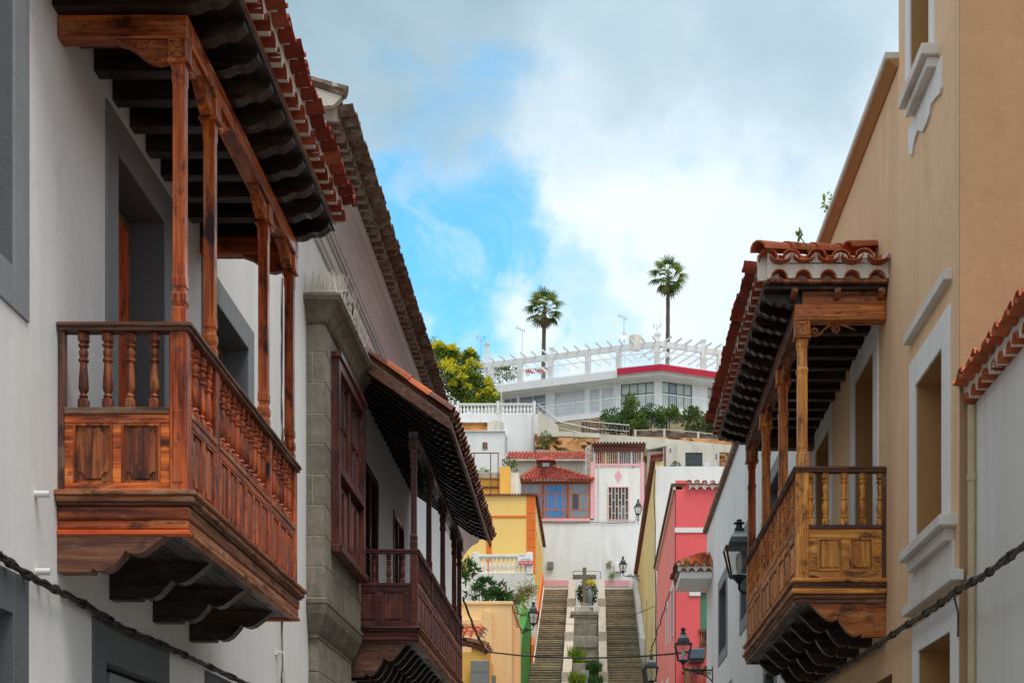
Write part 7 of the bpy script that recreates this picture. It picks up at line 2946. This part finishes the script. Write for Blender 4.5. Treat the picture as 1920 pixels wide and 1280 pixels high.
def aerial(px, ptop, pbot, Y, label, kind):
    a, b = P(px, ptop, Y), P(px, pbot, Y)
    t = thing('tv_aerial', (b.x, Y, b.z), label, 'aerial', 'television aerials on the hilltop roof')
    m = MB()
    m.tube([(b.x, Y, b.z - 1.5), (a.x, Y, a.z)], .022, 6)
    m.build('mast', K_grey, t)
    m = MB()
    if kind == 0:
        m.tube([(a.x - .45, Y, a.z + .25), (a.x + .25, Y, a.z - .05)], .02, 5)
        for k in range(5):
            x = a.x - .4 + k * .14
            z = a.z + .23 - k * .06
            m.tube([(x, Y - .25, z - .02), (x, Y + .25, z + .02)], .016, 4)
            m.tube([(x, Y, z - .12), (x, Y, z + .12)], .014, 4)
    else:
        for s_ in (-1, 1):
            m.tube([(a.x, Y, a.z - .35), (a.x + s_ * .20, Y, a.z - .30), (a.x + s_ * .26, Y, a.z + .02)], .016, 5)
            for k in range(4):
                m.tube([(a.x + s_ * .24 - .08, Y, a.z - .25 + k * .09), (a.x + s_ * .24 + .08, Y, a.z - .25 + k * .09)], .012, 4)
    m.build('antenna', K_grey, t)


aerial(902, 630, 668, 113.5, 'two-armed aerial at the left end of the hilltop building', 1)
aerial(979, 620, 666, 113.0, 'tall aerial with a slanted boom left of the first palm', 0)
aerial(1170, 597, 640, 112.0, 'aerial with a spiky boom above the satellite dish', 0)
aerial(1232, 607, 628, 112.1, 'bare thin aerial on the flared chimney', 1)

# ---- yellow flowering tree
rg = random.Random(77)
Yq = 101.5
tr = thing('flowering_tree', P(868, 770, Yq), 'dense green tree covered in yellow blossom left of the hilltop building', 'tree')
m = MB()
base = P(868, 790, Yq)
base.z = 24.5
limbs = []
m.tube([base, base + Vector((.1, 0, 2.5)), P(866, 745, Yq), P(862, 700, Yq)], [.32, .26, .18, .06], 8)
for (px, py) in ((835, 690), (890, 700), (905, 730), (845, 665), (870, 680), (820, 720)):
    m.tube([P(867, 750, Yq), P((867 + px) / 2, (745 + py) / 2, Yq + rg.uniform(-.6, .6)), P(px, py, Yq + rg.uniform(-1, 1))], [.15, .09, .03], 6)
m.build('trunk', K_bark2, tr)
blobs = [(818, 668, 1.0), (836, 662, .9), (850, 675, .95), (868, 690, 1.0), (880, 672, .65), (888, 705, .9), (902, 722, .85), (846, 705, 1.2), (825, 700, 1.1), (865, 725, 1.1), (888, 738, .9), (915, 738, .6), (838, 738, 1.1),
         (800, 690, 1.1), (790, 720, 1.2), (926, 750, .45), (875, 752, .8), (905, 750, .7)]
gm, fm = MB(), MB()
for (px, py, r_) in blobs:
    for k in range(9):
        d = rnd_dir(-.7)
        c = P(px, py, Yq + rg.uniform(-.8, .8)) + d * r_ * .55
        flower = rg.random() < (.90 if py < 715 and px < 865 else .62) and d.z > -.35 and d.y < .5
        for j in range(70):
            e = rnd_dir(-.5)
            q = c + e * r_ * .40 * rg.random() ** .5
            leaf_at(gm, q, e + rnd_dir() * .9, rg.uniform(.16, .30), rg.uniform(.07, .11))
        if flower:
            c2 = c + Vector((0, -.25, .18)) * r_
            for j in range(80):
                e = rnd_dir(-.2)
                leaf_at(fm, c2 + e * r_ * .30 * rg.random() ** .5, e + rnd_dir(), rg.uniform(.10, .18), rg.uniform(.07, .12))
m = gm
m.build('crown', L_tree, tr)
fm.build('blossom', L_flower, tr)
# feathery dark tree behind it
t2 = thing('dark_tree', P(822, 650, 106), 'feathery dark tree rising behind the flowering tree', 'tree')
m = MB()
for (px, py, h_) in ((812, 632, 1.2), (822, 640, 1.0), (830, 645, .8), (840, 652, .7), (806, 640, 1.3)):
    for k in range(70):
        t_ = rg.random()
        q = P(px + rg.uniform(-3, 3), py + 30 * t_, 106 + rg.uniform(-.4, .4))
        leaf_at(m, q, rnd_dir(-.2), rg.uniform(.15, .3), .05)
m.build('crown', L_shrub, t2)
m = MB()
b_ = P(820, 690, 106)
m.tube([Vector((b_.x, 106, 27)), b_, P(818, 640, 106)], [.2, .12, .03], 6)
m.build('trunk', K_bark2, t2)


# ---- two fan palms on the hilltop
def frond_mesh(name, mat, petiole, fan, nseg, seed):
    rr = random.Random(seed)
    mm = MB()
    # petiole along +X, drooping
    mm.tube([(0, 0, 0), (petiole * .5, 0, .05), (petiole, 0, .0)], [.035, .025, .018], 4, True)
    for i in range(nseg):
        a = R(-105 + 210 * i / (nseg - 1))
        L = fan * (1.0 - .25 * (abs(a) / R(105)) ** 2) * rr.uniform(.85, 1.05)
        d = Vector((math.cos(a), math.sin(a), 0))
        s_ = Vector((-math.sin(a), math.cos(a), 0))
        w = fan * .085
        o_ = Vector((petiole, 0, 0))
        fold = .05
        p1 = o_ + d * L * .15
        p2 = o_ + d * L * .62 + Vector((0, 0, -.05 * L))
        tip = o_ + d * L + Vector((0, 0, -.32 * L * rr.uniform(.6, 1.3)))
        mm.add([o_, p1 + s_ * w * .5 + Vector((0, 0, fold * .4)), p2 + s_ * w * .75, tip, p2 - s_ * w * .75, p1 - s_ * w * .5 + Vector((0, 0, fold * .4)), p2 + Vector((0, 0, fold * .5))],
               [(0, 1, 6), (1, 2, 6), (2, 3, 6), (3, 4, 6), (4, 5, 6), (5, 0, 6)])
    me, _, _ = mm.mesh(name, False, (0, 0, 0))
    me.materials.append(mat)
    return me


fr_g = [frond_mesh('frond', L_palm, 1.05, .95, 13, s_) for s_ in (1, 2, 3)]
fr_d = [frond_mesh('frond', L_palmdry, .80, .80, 10, s_) for s_ in (4, 5)]


def palm(px, py, ptrunk, Y, seed, label, ndry=15, droop=125, tip=.12):
    rr = random.Random(seed)
    c = P(px, py, Y)
    t = thing('fan_palm', (c.x, Y, 36.0), label, 'palm tree', 'fan palms on the hilltop')
    m = MB()
    n = 26
    pts, rs = [], []
    zt_ = c.z + .1
    for i in range(n + 1):
        k = i / n
        pts.append((c.x + tip * math.sin(k * 3 + seed) - tip * math.sin(3 + seed), Y, 36 + (zt_ - 36) * k))
        rs.append(.27 - .10 * k + .018 * (i % 2))
    m.tube(pts, rs, 9)
    m.build('trunk', K_bark, t, True)
    top = Vector(pts[-1])
    nf = 30
    for i in range(nf):
        el = R(78 - droop * (i / (nf - 1)) ** .85)
        az = i * 2.39996 + rr.uniform(-.3, .3)
        s_ = rr.uniform(.92, 1.18)
        inst(fr_g[i % 3], 'frond', top + Vector((0, 0, .15 - .3 * i / nf)), t, (rr.uniform(-.35, .35), -el, az), (s_, s_, s_))
    for i in range(ndry):
        el = R(-45 - rr.uniform(0, 38))
        az = i * 2.39996 + rr.uniform(-.3, .3)
        s_ = rr.uniform(.7, 1.0)
        inst(fr_d[i % 2], 'frond', top + Vector((0, 0, -.35 - .3 * rr.random())), t, (rr.uniform(-.4, .4), -el, az), (s_, s_, s_))


palm(1021, 583, 660, 150, 3, 'fan palm nearer the blue sky, the lower of two', 18, 118, .16)
palm(1252.5, 521, 640, 152, 5, 'taller fan palm rising above the building corner', 9, 142, .10)


# ------------------------------------------------------------------ small clutter on the far houses
def far_line(name, pts, Y, r, mat, label, cat):
    m = MB()
    m.tube([P(a, b, Y) for a, b in pts], r, 6)
    return tag(m.build(name, mat, None, True), label, cat)


far_line('wall_cable', [(1016, 978.5), (1060, 979.5), (1110, 978.5), (1150, 980), (1192, 978), (1194, 962), (1200, 958)], 87.95, .018, K_cable, 'dark cable stapled along the white wall under the pink ledge', 'cable')
far_line('drain_pipe', [(1123, 872), (1123, 930), (1122.5, 974)], 87.93, .035, K_plastic, 'pale drain pipe left of the pink diamond', 'pipe')
far_line('drain_pipe', [(1000, 776), (1000, 815), (1000.5, 846)], 96.93, .05, K_plastic, 'white drain pipe at the right corner of the hill house', 'pipe')
far_line('drain_pipe', [(949.5, 818), (949.5, 850)], 95.85, .05, K_grey, 'grey drain pipe on the lower white block of the hill house', 'pipe')
far_line('drain_pipe', [(1247, 838), (1247, 884)], 93.93, .045, K_rust, 'rusty drain pipe on the stained concrete house', 'pipe')
far_line('aerial_cable', [(1153, 700), (1154, 760), (1156, 830)], 100.0, .022, K_grey, 'thin grey pole standing in front of the hilltop windows', 'pole')
for k, (px, py, w, h, Y, mat, lab) in enumerate(((1032, 1060, .34, .42, 87.97, K_box, 'small grey meter box low on the white wall left of the cross'),
                                                 (1159, 1064, .42, .50, 87.97, M_trim, 'white meter box on the wall above the right stair flight'),
                                                 (1325, 872, .40, .28, 93.95, K_silver, 'small pale air unit beside the dark barred window'))):
    m = MB()
    q = P(px, py, Y)
    m.box(q.x - w / 2, q.x + w / 2, Y - .14, Y - .002, q.z - h / 2, q.z + h / 2, .012)
    m.box(q.x - w * .38, q.x + w * .38, Y - .15, Y - .141, q.z - h * .36, q.z + h * .36)
    tag(m.build('meter_box', mat, None), lab, 'box')
rg = random.Random(90)
for (px, py, lab) in ((1142, 1058, 'dry brown weed rooted in the white wall right of the cross'), (1147, 1078, 'green weed rooted low in the white wall right of the cross')):
    q = P(px, py, 87.9)
    m = MB()
    leaf_blob(m, q, (.12, .06, .24), 70, .14, .05, shell=.0)
    tag(m.build('wall_weed', L_dry if 'dry' in lab else L_moss, None), lab, 'plant')
# narrow windows on the lower white block of the hill house
for (a, b, c, d) in ((905, 914, 829, 842),):
    sash(hh, FRONT(Yh - 1.1), P(a, 0, Yh - 1.1).x, P(b, 0, Yh - 1.1).x, wz(d, Yh - 1.1), wz(c, Yh - 1.1), -.012, 2, 2, W_brown, G_dark, .05)
